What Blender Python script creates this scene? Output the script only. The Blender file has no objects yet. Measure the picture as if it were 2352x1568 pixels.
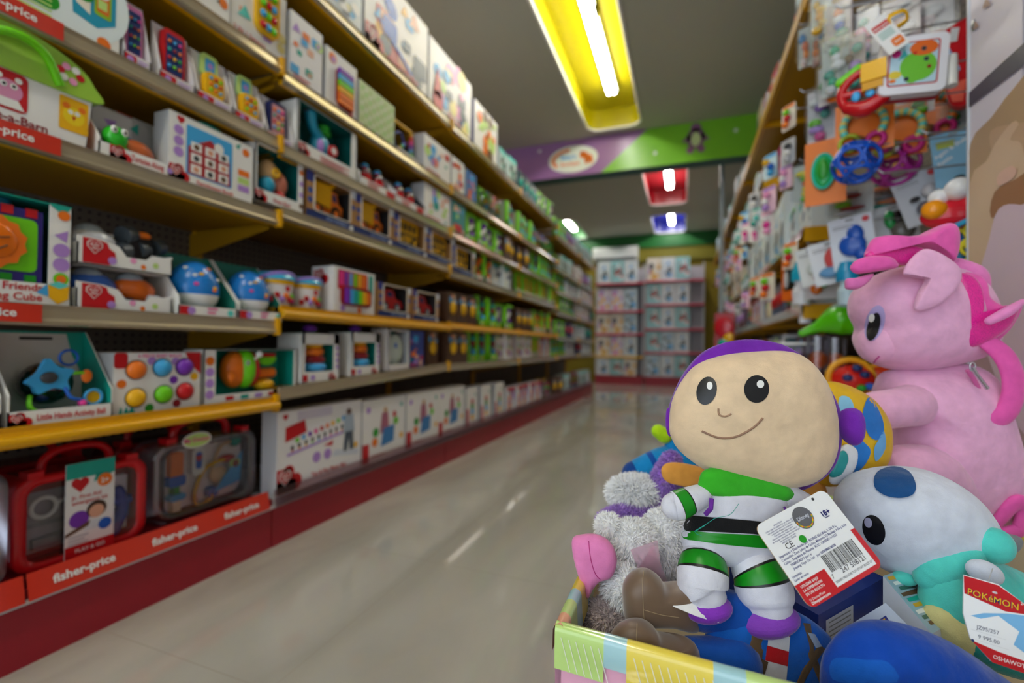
import bpy, bmesh, math, random
from mathutils import Vector, Matrix
from mathutils.bvhtree import BVHTree
PI = math.pi
V = Vector
COL = bpy.context.scene.collection
random.seed(7)

# ------------------------------------------------------------------ camera
F = 1060.0; CX, CY = 1176.0, 784.0
CAM = V((0, 0, .69))
yaw = math.atan(397/F); pitch = math.radians(.6); roll = .012
fw = V((-math.sin(yaw)*math.cos(pitch), math.cos(yaw)*math.cos(pitch), math.sin(pitch)))
r0 = V((math.cos(yaw), math.sin(yaw), 0)); u0 = r0.cross(fw)
RT = (r0*math.cos(roll)+u0*math.sin(roll)).normalized()
UP = (-r0*math.sin(roll)+u0*math.cos(roll)).normalized()
def ray(x, y): return fw + RT*((x-CX)/F) - UP*((y-CY)/F)
def P(x, y, dep): return CAM + ray(x, y)*dep
def onX(x, y, X): d = ray(x, y); return CAM + d*(X/d.x)
def onY(x, y, Y): d = ray(x, y); return CAM + d*(Y/d.y)
def pxY(x, X=-1.30, y=720): return onX(x, y, X).y

cd = bpy.data.cameras.new('camera'); cam = bpy.data.objects.new('camera', cd); COL.objects.link(cam)
cd.sensor_width = 36; cd.lens = F*36/2352; cd.clip_start = .01; cd.clip_end = 60
mx = Matrix((RT, UP, -fw)).transposed().to_4x4(); mx.translation = CAM
cam.matrix_world = mx
cd.dof.use_dof = True; cd.dof.focus_distance = .49; cd.dof.aperture_fstop = 2.6
bpy.context.scene.camera = cam
vs = bpy.context.scene.view_settings
vs.view_transform = 'Standard'; vs.look = 'None'; vs.gamma = 1; vs.use_curve_mapping = False
vs.exposure = 0.85

# --------------------------------------------------------------- materials
def lin(c):
    c = c/255
    return c/12.92 if c <= .04045 else ((c+.055)/1.055)**2.4
def rgb(h):
    if isinstance(h, str): h = tuple(int(h[i:i+2], 16) for i in (0, 2, 4))
    return tuple(lin(c) for c in h)+(1,)
PAL = dict(white='F0F0EE', cream='F2E6C4', red='C8101C', dred='8E0E1E', orange='F07814', yellow='F2B705', gold='E0AC00',
 lime='6FD20A', green='1E9A22', teal='12A594', aqua='5FD8D0', sky='3FA9E6', blue='0F5FC8', navy='14306E', purple='7A2FB4',
 lilac='B48AD8', pink='F0A0CE', hot='E8389A', magenta='C8107E', brown='6A4A30', kraft='B5854E', black='101012', grey='8A8C90',
 lgrey='C4C6CA', dgrey='3C3E42', tan='E2BE92', skin='D8A078', pale='DDE6EA', paqua='A8DCE0', ppink='F2CBDD', plime='BFE080', steel='4A5666')
_m = {}
def nm(name):
    m = bpy.data.materials.new(name); m.use_nodes = True
    return m, m.node_tree.nodes, m.node_tree.links, m.node_tree.nodes['Principled BSDF']
def mat(c, kind='p'):
    """kind: p print/satin, g glossy plastic, f plush fabric, c card, m metal, s satin cloth, e smooth knitted"""
    k = (c, kind)
    if k in _m: return _m[k]
    m, n, l, b = nm('%s_%s' % (c, kind)); col = rgb(PAL.get(c, c))
    b.inputs['Base Color'].default_value = col
    b.inputs['Roughness'].default_value = {'p': .38, 'g': .22, 'f': .95, 'c': .42, 'm': .3, 's': .42, 'e': .85}[kind]
    if kind == 'm': b.inputs['Metallic'].default_value = .9
    if kind in 'fse':
        tc = n.new('ShaderNodeTexCoord'); t = n.new('ShaderNodeTexNoise'); l.new(tc.outputs['Object'], t.inputs['Vector'])
        t.inputs['Scale'].default_value = {'f': 900, 's': 60, 'e': 1500}[kind]; t.inputs['Detail'].default_value = 3
        bp = n.new('ShaderNodeBump'); bp.inputs['Strength'].default_value = .35 if kind != 's' else .12
        bp.inputs['Distance'].default_value = .0015 if kind != 's' else .003
        l.new(t.outputs['Fac'], bp.inputs['Height'])
        t3 = n.new('ShaderNodeTexNoise'); l.new(tc.outputs['Object'], t3.inputs['Vector']); t3.inputs['Scale'].default_value = 38; t3.inputs['Detail'].default_value = 2
        bp2 = n.new('ShaderNodeBump'); bp2.inputs['Strength'].default_value = .6; bp2.inputs['Distance'].default_value = .006
        l.new(t3.outputs['Fac'], bp2.inputs['Height']); l.new(bp.outputs['Normal'], bp2.inputs['Normal'])
        l.new(bp2.outputs['Normal'], b.inputs['Normal'])
        mixr = n.new('ShaderNodeMixRGB'); t2 = n.new('ShaderNodeTexNoise'); l.new(tc.outputs['Object'], t2.inputs['Vector'])
        t2.inputs['Scale'].default_value = 60; t2.inputs['Detail'].default_value = 4
        mixr.inputs[1].default_value = tuple(x*.80 for x in col[:3])+(1,); mixr.inputs[2].default_value = tuple(min(1, x*1.12+.01) for x in col[:3])+(1,)
        l.new(t2.outputs['Fac'], mixr.inputs[0]); l.new(mixr.outputs[0], b.inputs['Base Color'])
        if kind in 'fe':
            b.inputs['Sheen Weight'].default_value = .35; b.inputs['Sheen Roughness'].default_value = .4
            b.inputs['Specular IOR Level'].default_value = .15
    _m[k] = m; return m
def clearmat(name, tint, a, rough=.08):
    k = ('clear', name)
    if k in _m: return _m[k]
    m, n, l, b = nm(name)
    tr = n.new('ShaderNodeBsdfTransparent'); tr.inputs[0].default_value = rgb(tint)
    gl = n.new('ShaderNodeBsdfGlossy'); gl.inputs['Roughness'].default_value = rough; gl.inputs[0].default_value = (1, 1, 1, 1)
    mx_ = n.new('ShaderNodeMixShader'); fr = n.new('ShaderNodeFresnel'); fr.inputs[0].default_value = 1.45
    ad = n.new('ShaderNodeMath'); ad.operation = 'ADD'; ad.inputs[1].default_value = a; ad.use_clamp = True
    l.new(fr.outputs[0], ad.inputs[0]); l.new(ad.outputs[0], mx_.inputs[0]); l.new(tr.outputs[0], mx_.inputs[1]); l.new(gl.outputs[0], mx_.inputs[2])
    l.new(mx_.outputs[0], n['Material Output'].inputs[0]); _m[k] = m; return m
CLEAR = clearmat('clear_plastic', 'F4F6F8', .03)
POUCH = clearmat('pouch_film', 'F0F2F4', .0, .22)
FROST = clearmat('cloudy_plastic', 'D8D8E0', .10, .25)
def emis(name, c, s):
    m, n, l, b = nm(name); b.inputs['Base Color'].default_value = (0, 0, 0, 1)
    b.inputs['Emission Color'].default_value = rgb(c); b.inputs['Emission Strength'].default_value = s; return m
def special(name, c, rough=.4, **kw):
    m, n, l, b = nm(name); b.inputs['Base Color'].default_value = rgb(c); b.inputs['Roughness'].default_value = rough
    for k, v in kw.items(): b.inputs[k.replace('_', ' ')].default_value = v
    return m
YEL = special('yellow_powder_coat', 'E0A400', .3)
YELD = special('yellow_shelf_board', 'A87C00', .42)
STRIP = special('price_channel_plastic', 'B8A98E', .18, Metallic=.5, Coat_Weight=.8, Coat_Roughness=.08)
KICK = special('red_kick_plate', '9A1226', .42)
CEIL = special('ceiling_paint', 'B8B8AC', .85)
WALLM = special('wall_paint', 'A8A498', .8)
def pegmat():
    m, n, l, b = nm('pegboard_panel'); tc = n.new('ShaderNodeTexCoord'); sp = n.new('ShaderNodeSeparateXYZ'); l.new(tc.outputs['Object'], sp.inputs[0])
    def fr(o):
        a = n.new('ShaderNodeMath'); a.operation = 'MULTIPLY'; a.inputs[1].default_value = 40; l.new(o, a.inputs[0])
        f = n.new('ShaderNodeMath'); f.operation = 'FRACT'; l.new(a.outputs[0], f.inputs[0])
        s = n.new('ShaderNodeMath'); s.operation = 'SUBTRACT'; s.inputs[1].default_value = .5; l.new(f.outputs[0], s.inputs[0])
        p = n.new('ShaderNodeMath'); p.operation = 'POWER'; p.inputs[1].default_value = 2; l.new(s.outputs[0], p.inputs[0]); return p
    a, c = fr(sp.outputs[1]), fr(sp.outputs[2]); ad = n.new('ShaderNodeMath'); l.new(a.outputs[0], ad.inputs[0]); l.new(c.outputs[0], ad.inputs[1])
    lt = n.new('ShaderNodeMath'); lt.operation = 'LESS_THAN'; lt.inputs[1].default_value = .03; l.new(ad.outputs[0], lt.inputs[0])
    mr = n.new('ShaderNodeMixRGB'); mr.inputs[1].default_value = rgb('6E665E'); mr.inputs[2].default_value = rgb('0A0A0A'); l.new(lt.outputs[0], mr.inputs[0])
    l.new(mr.outputs[0], b.inputs['Base Color']); b.inputs['Roughness'].default_value = .6; return m
PEG = pegmat()
def floormat():
    m, n, l, b = nm('polished_floor_tile'); tc = n.new('ShaderNodeTexCoord'); br = n.new('ShaderNodeTexBrick'); mp = n.new('ShaderNodeMapping')
    l.new(tc.outputs['Object'], mp.inputs[0]); l.new(mp.outputs[0], br.inputs[0]); mp.inputs['Location'].default_value = (.22, .1, 0)
    br.offset = 0; br.inputs['Scale'].default_value = 1; br.inputs['Brick Width'].default_value = .6; br.inputs['Row Height'].default_value = .6; br.inputs['Mortar Size'].default_value = .0012
    br.inputs['Mortar'].default_value = rgb('ADA698')
    no = n.new('ShaderNodeTexNoise'); no.inputs['Scale'].default_value = 2.2; no.inputs['Detail'].default_value = 8; no.inputs['Distortion'].default_value = 1.4
    mp2 = n.new('ShaderNodeMapping'); mp2.inputs['Scale'].default_value = (1, .35, 1); l.new(tc.outputs['Object'], mp2.inputs[0]); l.new(mp2.outputs[0], no.inputs['Vector'])
    cr = n.new('ShaderNodeValToRGB'); cr.color_ramp.elements[0].color = rgb('A9A69D'); cr.color_ramp.elements[0].position = .3; cr.color_ramp.elements[1].color = rgb('C6C3B9'); cr.color_ramp.elements[1].position = .7
    l.new(no.outputs['Fac'], cr.inputs[0]); l.new(cr.outputs[0], br.inputs['Color1']); l.new(cr.outputs[0], br.inputs['Color2'])
    l.new(br.outputs['Color'], b.inputs['Base Color']); b.inputs['Roughness'].default_value = .07; b.inputs['IOR'].default_value = 1.8; return m
FLOOR = floormat()

# ------------------------------------------------------------- mesh builder
_tc = {}
def textmesh(s, bold=0.0):
    k = (s, bold)
    if k not in _tc:
        cu = bpy.data.curves.new('t', 'FONT'); cu.body = s; cu.size = 1; cu.resolution_u = 2; cu.offset = bold
        o = bpy.data.objects.new('t', cu); me = bpy.data.meshes.new_from_object(o)
        vs_ = [(v.co.x, v.co.y) for v in me.vertices]; fs = [tuple(p.vertices) for p in me.polygons]
        w = max([v[0] for v in vs_] or [0]); bpy.data.objects.remove(o); bpy.data.curves.remove(cu); bpy.data.meshes.remove(me)
        _tc[k] = (vs_, fs, w)
    return _tc[k]
def circ(cx, cz, rx, rz=None, n=20, rot=0, a0=0, a1=2*PI):
    rz = rx if rz is None else rz; c, s = math.cos(rot), math.sin(rot); r = []
    for i in range(n):
        a = a0+(a1-a0)*i/n; x, z = rx*math.cos(a), rz*math.sin(a); r.append((cx+x*c-z*s, cz+x*s+z*c))
    return r
def rrect(x0, z0, x1, z1, r, n=5):
    p = []
    for (cx, cz, a) in ((x1-r, z0+r, -PI/2), (x1-r, z1-r, 0), (x0+r, z1-r, PI/2), (x0+r, z0+r, PI)):
        for i in range(n+1): b = a+PI/2*i/n; p.append((cx+r*math.cos(b), cz+r*math.sin(b)))
    return p
def catmull(pts, n=6, closed=True):
    pts = [V(p) for p in pts]; out = []; N = len(pts)
    rng = range(N) if closed else range(N-1)
    for i in rng:
        g = (lambda j: pts[j % N]) if closed else (lambda j: pts[max(0, min(N-1, j))])
        a, b, c, d = g(i-1), g(i), g(i+1), g(i+2)
        for k in range(n):
            t = k/n; out.append(.5*((2*b)+(c-a)*t+(2*a-5*b+4*c-d)*t*t+(3*b-a-3*c+d)*t**3))
    if not closed: out.append(pts[-1].copy())
    return out
class MB:
    def __init__(s): s.v = []; s.f = []; s.m = []; s.sm = []; s.mats = []; s.X = Matrix.Identity(4)
    def mi(s, m):
        if isinstance(m, str): m = mat(m)
        if m not in s.mats: s.mats.append(m)
        return s.mats.index(m)
    def add(s, vs_, fs, m, smooth=False):
        b = len(s.v); X = s.X; i = s.mi(m)
        s.v += [X @ V(v) for v in vs_]; s.f += [tuple(b+j for j in f) for f in fs]; s.m += [i]*len(fs); s.sm += [smooth]*len(fs); return s
    def box(s, x0, x1, y0, y1, z0, z1, m, fm=None):
        v = [(x, y, z) for x in (x0, x1) for y in (y0, y1) for z in (z0, z1)]
        fs = [(0, 1, 3, 2), (4, 6, 7, 5), (0, 4, 5, 1), (2, 3, 7, 6), (0, 2, 6, 4), (1, 5, 7, 3)]  # -x +x -y +y -z +z
        if fm:
            for i, f in enumerate(fs): s.add([v[j] for j in f], [(0, 1, 2, 3)], fm.get(i, m))
        else: s.add(v, fs, m)
        return s
    def poly(s, pts, m, y=0):
        s.add([(p[0], y, p[1]) for p in pts], [tuple(range(len(pts)))], m); return s
    def rect(s, x0, z0, x1, z1, m, y=0): return s.poly([(x0, z0), (x1, z0), (x1, z1), (x0, z1)], m, y)
    def circ(s, cx, cz, r, m, y=0, rz=None, rot=0, n=20): return s.poly(circ(cx, cz, r, rz, n, rot), m, y)
    def prism(s, pts, y0, y1, m, side=None, smooth=False):
        n = len(pts); vs_ = [(p[0], y0, p[1]) for p in pts]+[(p[0], y1, p[1]) for p in pts]
        s.add(vs_, [tuple(range(n)), tuple(range(2*n-1, n-1, -1))], m)
        s.add(vs_, [(i, i+n, (i+1) % n+n, (i+1) % n) for i in range(n)], side or m, smooth); return s
    def text(s, t, x, z, h, m, y=0, al='l', rot=0, bold=0.0, maxw=None):
        vs_, fs, w = textmesh(t, bold)
        k = h*1.35
        kx = k if not maxw or w*k <= maxw else maxw/w
        ox = {'l': 0, 'c': -w*kx/2, 'r': -w*kx}[al]; c, sn = math.cos(rot), math.sin(rot)
        s.add([(x+(a*kx+ox)*c-b*k*sn, y, z+(a*kx+ox)*sn+b*k*c) for a, b in vs_], fs, m); return s
    def tube(s, pts, r, m, n=8, closed=False, caps=True, flat=1, smooth=True, mf=None, up=None):
        pts = [V(p) for p in pts]; N = len(pts); rs = r if isinstance(r, (list, tuple)) else [r]*N
        rings = []; pu = None
        for i, p in enumerate(pts):
            t = (pts[(i+1) % N]-pts[i-1]) if closed else (pts[min(i+1, N-1)]-pts[max(i-1, 0)])
            t = t.normalized() if t.length > 1e-9 else V((0, 0, 1))
            if pu is None:
                pu = V(up) if up is not None else (V((0, 0, 1)) if abs(t.z) < .9 else V((1, 0, 0)))
            a = (pu-t*pu.dot(t)).normalized(); b = t.cross(a); pu = a
            rings.append([p+(a*math.cos(2*PI*k/n)*flat+b*math.sin(2*PI*k/n))*rs[i] for k in range(n)])
        vs_ = [q for rg in rings for q in rg]
        for i in range(N if closed else N-1):
            j = (i+1) % N; mm = mf(i/max(1, N-1)) if mf else m
            s.add([vs_[i*n+k] for k in range(n)]+[vs_[j*n+k] for k in range(n)], [(k, (k+1) % n, n+(k+1) % n, n+k) for k in range(n)], mm, smooth)
        if caps and not closed:
            s.add(vs_[:n], [tuple(range(n-1, -1, -1))], mf(0) if mf else m); s.add(vs_[-n:], [tuple(range(n))], mf(1) if mf else m)
        return s
    def limb(s, pts, rs, m, n=16, flat=1, mf=None, sub=6, up=None):
        """round-ended tapering stuffed limb"""
        P4 = [Vector((*p, r)) for p, r in zip([tuple(p) for p in pts], rs)]
        out = []; N = len(P4)
        for i in range(N-1):
            a, b, c, d = P4[max(0, i-1)], P4[i], P4[i+1], P4[min(N-1, i+2)]
            for k in range(sub):
                t = k/sub; out.append(.5*((2*b)+(c-a)*t+(2*a-5*b+4*c-d)*t*t+(3*b-a-3*c+d)*t**3))
        out.append(P4[-1]); c3 = [V(o[:3]) for o in out]; rr = [o[3] for o in out]
        d0 = (c3[0]-c3[1]).normalized(); d1 = (c3[-1]-c3[-2]).normalized(); A, B = [], []
        for k in range(1, 5):
            a = PI/2*k/4; A.append((c3[0]+d0*rr[0]*math.sin(a), max(rr[0]*math.cos(a), 1e-5))); B.append((c3[-1]+d1*rr[-1]*math.sin(a), max(rr[-1]*math.cos(a), 1e-5)))
        allp = [a[0] for a in A[::-1]]+c3+[b[0] for b in B]; allr = [a[1] for a in A[::-1]]+rr+[b[1] for b in B]
        s.tube(allp, allr, m, n=n, flat=flat, mf=mf, up=up); return s
    def lathe(s, prof, m, n=20, c=(0, 0, 0), mf=None, smooth=True):
        for i in range(len(prof)-1):
            (r0_, z0), (r1, z1) = prof[i], prof[i+1]; mm = mf(i) if mf else m
            vs_ = [(c[0]+r0_*math.cos(2*PI*k/n), c[1]+r0_*math.sin(2*PI*k/n), c[2]+z0) for k in range(n)]+[(c[0]+r1*math.cos(2*PI*k/n), c[1]+r1*math.sin(2*PI*k/n), c[2]+z1) for k in range(n)]
            s.add(vs_, [(k, (k+1) % n, n+(k+1) % n, n+k) for k in range(n)], mm, smooth)
        return s
    def ell(s, c, r, m, n=16, k=10, mf=None):
        if not isinstance(r, (tuple, list)): r = (r, r, r)
        for i in range(k):
            a0, a1 = -PI/2+PI*i/k, -PI/2+PI*(i+1)/k; vs_ = []
            for a in (a0, a1): vs_ += [(c[0]+r[0]*math.cos(a)*math.cos(2*PI*j/n), c[1]+r[1]*math.cos(a)*math.sin(2*PI*j/n), c[2]+r[2]*math.sin(a)) for j in range(n)]
            s.add(vs_, [(j, (j+1) % n, n+(j+1) % n, n+j) for j in range(n)], mf(i/k) if mf else m, True)
        return s
    def torus(s, c, R, r, m, ax='y', n=20, k=8):
        pts = []
        for i in range(n):
            a = 2*PI*i/n; u, w = R*math.cos(a), R*math.sin(a)
            pts.append({'y': (c[0]+u, c[1], c[2]+w), 'x': (c[0], c[1]+u, c[2]+w), 'z': (c[0]+u, c[1]+w, c[2])}[ax])
        return s.tube(pts, r, m, n=k, closed=True)
    def build(s, name, parent=None, off=(0, 0, 0), weld=False):
        me = bpy.data.meshes.new(name); off = V(off)
        me.from_pydata([v-off for v in s.v], [], s.f)
        for m in s.mats: me.materials.append(m)
        me.polygons.foreach_set('material_index', s.m); me.polygons.foreach_set('use_smooth', s.sm)
        if weld:
            bm = bmesh.new(); bm.from_mesh(me); bmesh.ops.remove_doubles(bm, verts=bm.verts, dist=2e-5)
            bmesh.ops.recalc_face_normals(bm, faces=bm.faces); bm.to_mesh(me); bm.free()
        me.update(); o = bpy.data.objects.new(name, me); COL.objects.link(o)
        if parent: o.parent = parent; KIDS.setdefault(parent.name, []).append(o)
        return o
KIDS = {}
def tag(o, label, cat, group=None, kind=None):
    if label: o['label'] = label
    if cat: o['category'] = cat
    if group: o['group'] = group
    if kind: o['kind'] = kind
    return o
def thing(name, label, cat, loc=(0, 0, 0), rz=0, group=None):
    o = bpy.data.objects.new(name, None); COL.objects.link(o); o.empty_display_size = .05
    o.location = loc; o.rotation_euler = (0, 0, rz); return tag(o, label, cat, group)
def struct(o): o['kind'] = 'structure'; return o
def dup(o, parent=None):
    c = o.copy(); COL.objects.link(c)
    if parent: c.parent = parent; KIDS.setdefault(parent.name, []).append(c)
    for k in KIDS.get(o.name, []): dup(k, c)
    return c
def box_obj(name, b, m, **k):
    mb = MB(); c = ((b[0]+b[1])/2, (b[2]+b[3])/2, b[4]); mb.box(*b, m); o = mb.build(name, off=c); o.location = c; return o
# ------------------------------------------------------------------- shell
def slab(name, b, m): o = box_obj(name, b, m); struct(o); return o
slab('floor', (-3.6, 1.3, -3.2, 9.6, -.1, 0), FLOOR)
slab('wall_left', (-3.7, -3.6, -3.2, 9.6, 0, 2.92), WALLM)
slab('wall_right', (.86, 1.3, -3.2, 9.6, 0, 2.92), WALLM)
slab('wall_back', (-3.6, .86, 9.5, 9.6, 0, 2.92), special('ochre_wall', '8F7A08', .7))
# recess rectangles: x0,x1,y0,y1,colour
REC = [(-.95, -.415, 2.0, 4.72, 'B8AC00', 'yellow', [(2.15, 2), (3.5-.33, 2)]), (-.53, .02, 5.55, 7.5, 'A01020', 'red', [(6.0, 1)]),
       (-.56, .0, 8.05, 9.35, '0A1480', 'blue', [(8.1, 1)]), (-2.42, -1.84, 7.9, 9.3, '108A20', 'green', [(8.0, 2)]),
       (-.95, -.415, -2.2, .5, 'B8AC00', 'yellow', [(-2.05, 2), (-.85, 2)]), (-2.9, -2.35, 1.0, 3.6, 'A01020', 'red', [(1.2, 2), (2.3, 2)])]  # yellow recess: out of view, added for extra light from behind the camera
def ceiling():
    bm = bmesh.new(); es = []
    def loop(p):
        v = [bm.verts.new((x, y, 2.92)) for x, y in p]
        for i in range(len(v)): es.append(bm.edges.new((v[i], v[(i+1) % len(v)])))
    loop([(-3.6, -3.2), (1.3, -3.2), (1.3, 9.6), (-3.6, 9.6)])
    for r in REC: loop(rrect(r[0], r[2], r[1], r[3], .13))
    bmesh.ops.triangle_fill(bm, use_beauty=True, edges=es, normal=(0, 0, -1))
    me = bpy.data.meshes.new('ceiling'); bm.to_mesh(me); bm.free(); me.materials.append(CEIL)
    o = bpy.data.objects.new('ceiling', me); COL.objects.link(o); struct(o)
    slab('trim_1', (-3.6, 1.3, -3.2, 9.6, 3.3, 3.35), CEIL)   # roof deck above the recesses
ceiling()
TUBE = emis('fluorescent_tube', 'FFFCF4', 22)
labs = ['yellow ceiling recess with white rim and two rows of tubes, nearest the camera', 'red ceiling recess with a lit tube beyond the banner beam',
        'blue ceiling recess with a lit tube near the back wall', 'green ceiling recess with lit tubes above the end of the left shelves',
        'unseen yellow ceiling recess added behind the camera for extra light', 'red ceiling recess over the neighbouring aisle']
for (x0, x1, y0, y1, c, cn, tb), lb in zip(REC, labs):
    root = thing('ceiling_light', lb, 'ceiling light', ((x0+x1)/2, (y0+y1)/2, 2.92)); off = root.location.copy()
    cm = special(cn+'_recess_paint', c, .35); mb = MB(); p = rrect(x0, y0, x1, y1, .13); n = len(p)
    mb.add([(a, b, 2.92) for a, b in p]+[(a, b, 3.12) for a, b in p], [(i, (i+1) % n, (i+1) % n+n, i+n) for i in range(n)]+[tuple(range(2*n-1, n-1, -1))], cm)
    mb.build('recess_pan', root, off)
    mb = MB(); mb.tube([(a, b, 2.914) for a, b in p], .014, 'white', n=6, closed=True); mb.build('rim', root, off)
    for (ty, k) in tb:
        mx_ = (x0+x1)/2+.03
        mb = MB(); mb.box(mx_-.05, mx_+.05, ty, ty+1.15, 3.07, 3.12, 'white'); fx = mb.build('lamp_fixture', root, off)
        for d in ((-.024, .024)):
            mb = MB(); mb.tube([(mx_+d, ty+.03, 3.045), (mx_+d, ty+1.12, 3.045)], .0165, TUBE, n=10); mb.build('lamp_tube', root, off)
# ---- banner beam
def beam():
    Y0, Y1, zb = 4.86, 5.04, 2.53
    root = thing('banner_beam', 'purple and green banner beam with an oval shop logo under the ceiling', 'sign beam', (-.6, 4.95, zb)); off = root.location.copy()
    mb = MB()
    pur, gr, dg = special('banner_purple', '9A6FA4', .28), special('banner_green', '79BE2A', .28), special('beam_teal', '1F5A5A', .5)
    mb.box(-3.6, .86, Y0, Y1, zb, 2.92, dg); mb.build('beam_body', root, off)
    a = onY(1380, 395, Y0).x; b = onY(1480, 300, Y0).x
    mb = MB(); y = Y0-.004
    mb.add([(-3.6, y, zb), (a, y, zb), (b+.03, y, 2.92), (-3.6, y, 2.92)], [(0, 1, 2, 3)], pur)
    mb.add([(a, y, zb), (.86, y, zb), (.86, y, 2.92), (b+.03, y, 2.92)], [(0, 1, 2, 3)], gr)
    bn = mb.build('banner', root, off)
    mb = MB(); c = onY(1316, 366, Y0); y = Y0-.008
    mb.circ(c.x, c.z, .27, 'E8ECDD', y, rz=.145, n=36)
    mb.poly(circ(c.x, c.z, .235, .118, 20, 0, PI*.55, PI*1.25)+circ(c.x, c.z, .20, .09, 20, 0, PI*.55, PI*1.25)[::-1], 'orange', y-.002)
    mb.text("Baby's", c.x-.05, c.z+.005, .05, 'sky', y-.002, 'c', bold=.02); mb.text('Boutique', c.x-.03, c.z-.065, .042, 'orange', y-.002, 'c', bold=.02)
    for q in ((.12, .03, .045, .035), (.17, -.01, .045, .04), (.1, .055, .02, .02), (.15, -.045, .02, .025), (.2, -.045, .018, .025)):
        mb.circ(c.x+q[0], c.z+q[1], q[2], 'orange', y-.003, rz=q[3])
    mb.build('shop_logo', root, off)
    mb = MB(); c = onY(1598, 318, Y0)
    mb.circ(c.x, c.z, .085, '8A5A86', y, rz=.1); mb.circ(c.x, c.z+.1, .05, '8A5A86', y, rz=.05); mb.poly([(c.x-.13, c.z-.03), (c.x-.05, c.z+.07), (c.x-.04, c.z-.02)], '8A5A86', y)
    mb.poly([(c.x+.13, c.z-.03), (c.x+.05, c.z+.07), (c.x+.04, c.z-.02)], '8A5A86', y)
    for d in (-.05, .05): mb.circ(c.x+d, c.z-.11, .035, '8A5A86', y)
    mb.circ(c.x, c.z-.01, .045, 'C8D8A0', y-.002, rz=.07); mb.build('penguin_print', root, off)
    mb = MB()
    for px, py in ((1240, 348), (1505, 352), (1690, 300)):
        c = onY(px, py, Y0)
        for k in range(6): mb.poly(circ(c.x+.012*math.cos(k*PI/3), c.z+.012*math.sin(k*PI/3), .012, .005, 8, k*PI/3), 'white', y)
    mb.build('star_prints', root, off)
beam()
# valence + air conditioner on back wall
o = box_obj('trim_2', (-3.6, .86, 9.38, 9.5, 2.66, 2.92), special('green_valance', '0A6620', .45)); struct(o)
o = box_obj('trim_3', (-3.6, .86, 9.42, 9.5, 2.40, 2.66), special('olive_band', '7C7208', .6)); struct(o)
root = thing('air_conditioner', 'white split air conditioner high on the back wall', 'air conditioner', (-1.3, 9.2, 2.42))
mb = MB(); pr = catmull([(0, .0), (.14, .0), (.2, .05), (.21, .2), (.18, .26), (0, .27)], 4)
mb.add([(-1.75, 9.418-p[0], 2.42+p[1]) for p in pr]+[(-.87, 9.418-p[0], 2.42+p[1]) for p in pr], [tuple(range(len(pr))), tuple(range(2*len(pr)-1, len(pr)-1, -1))]+[(i, (i+1) % len(pr), (i+1) % len(pr)+len(pr), i+len(pr)) for i in range(len(pr))], mat('white', 'g'))
mb.build('housing', root, root.location)
mb = MB(); mb.box(-1.7, -.92, 9.2, 9.22, 2.43, 2.46, 'dgrey'); mb.build('air_louver', root, root.location)

# ----------------------------------------------------------- left shelving
BY = [-.02, 1.184, 2.39, 3.6, 4.8, 5.9, 6.95]
LIP = .042
ZB = [dict(zip(range(2, 8), v)) for v in (
 (.47, .726, 1.09, 1.342, 1.605, 1.96), (.5, .778, 1.115, 1.33, 1.58, 1.96), (.545, .785, 1.09, 1.325, 1.58, 1.955),
 (.55, .785, 1.09, 1.32, 1.575, 1.95), (.56, .76, 1.03, 1.26, 1.50, 1.86), (.56, .76, 1.03, 1.26, 1.50, 1.86))]
ZE = [dict(z) for z in ZB]; ZE[1][2] = .55
XF = -1.28; XB = -1.72
def bay(y):
    for i in range(6):
        if y < BY[i+1]: return i
    return 5
def shz(L, y):
    if L == 1: return .165
    i = bay(y); t = (y-BY[i])/(BY[i+1]-BY[i]); return ZB[i][L]*(1-t)+ZE[i][L]*t+LIP-.006
ordn = ['first', 'second', 'third', 'fourth', 'fifth', 'sixth', 'seventh', 'eighth']
ORANGE = special('fisher_price_strip', 'D2341E', .3, Coat_Weight=.5)
def strip_text(mb, x, y0, y1, z0, z1, n, txt='fisher-price', slope=0):
    # printed card in the price channel: +x facing
    mb.X = Matrix.Translation((x, 0, 0)) @ Matrix.Rotation(PI/2, 4, 'Z')
    mb.rect(y0, z0, y1, z1, ORANGE, -.001)
    for k in range(n):
        c = y0+(k+.5)*(y1-y0)/n; mb.text(txt, c, z0+(z1-z0)*.3, (z1-z0)*.46, 'white', -.002, 'c', bold=.025)
    mb.X = Matrix.Identity(4)
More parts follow.
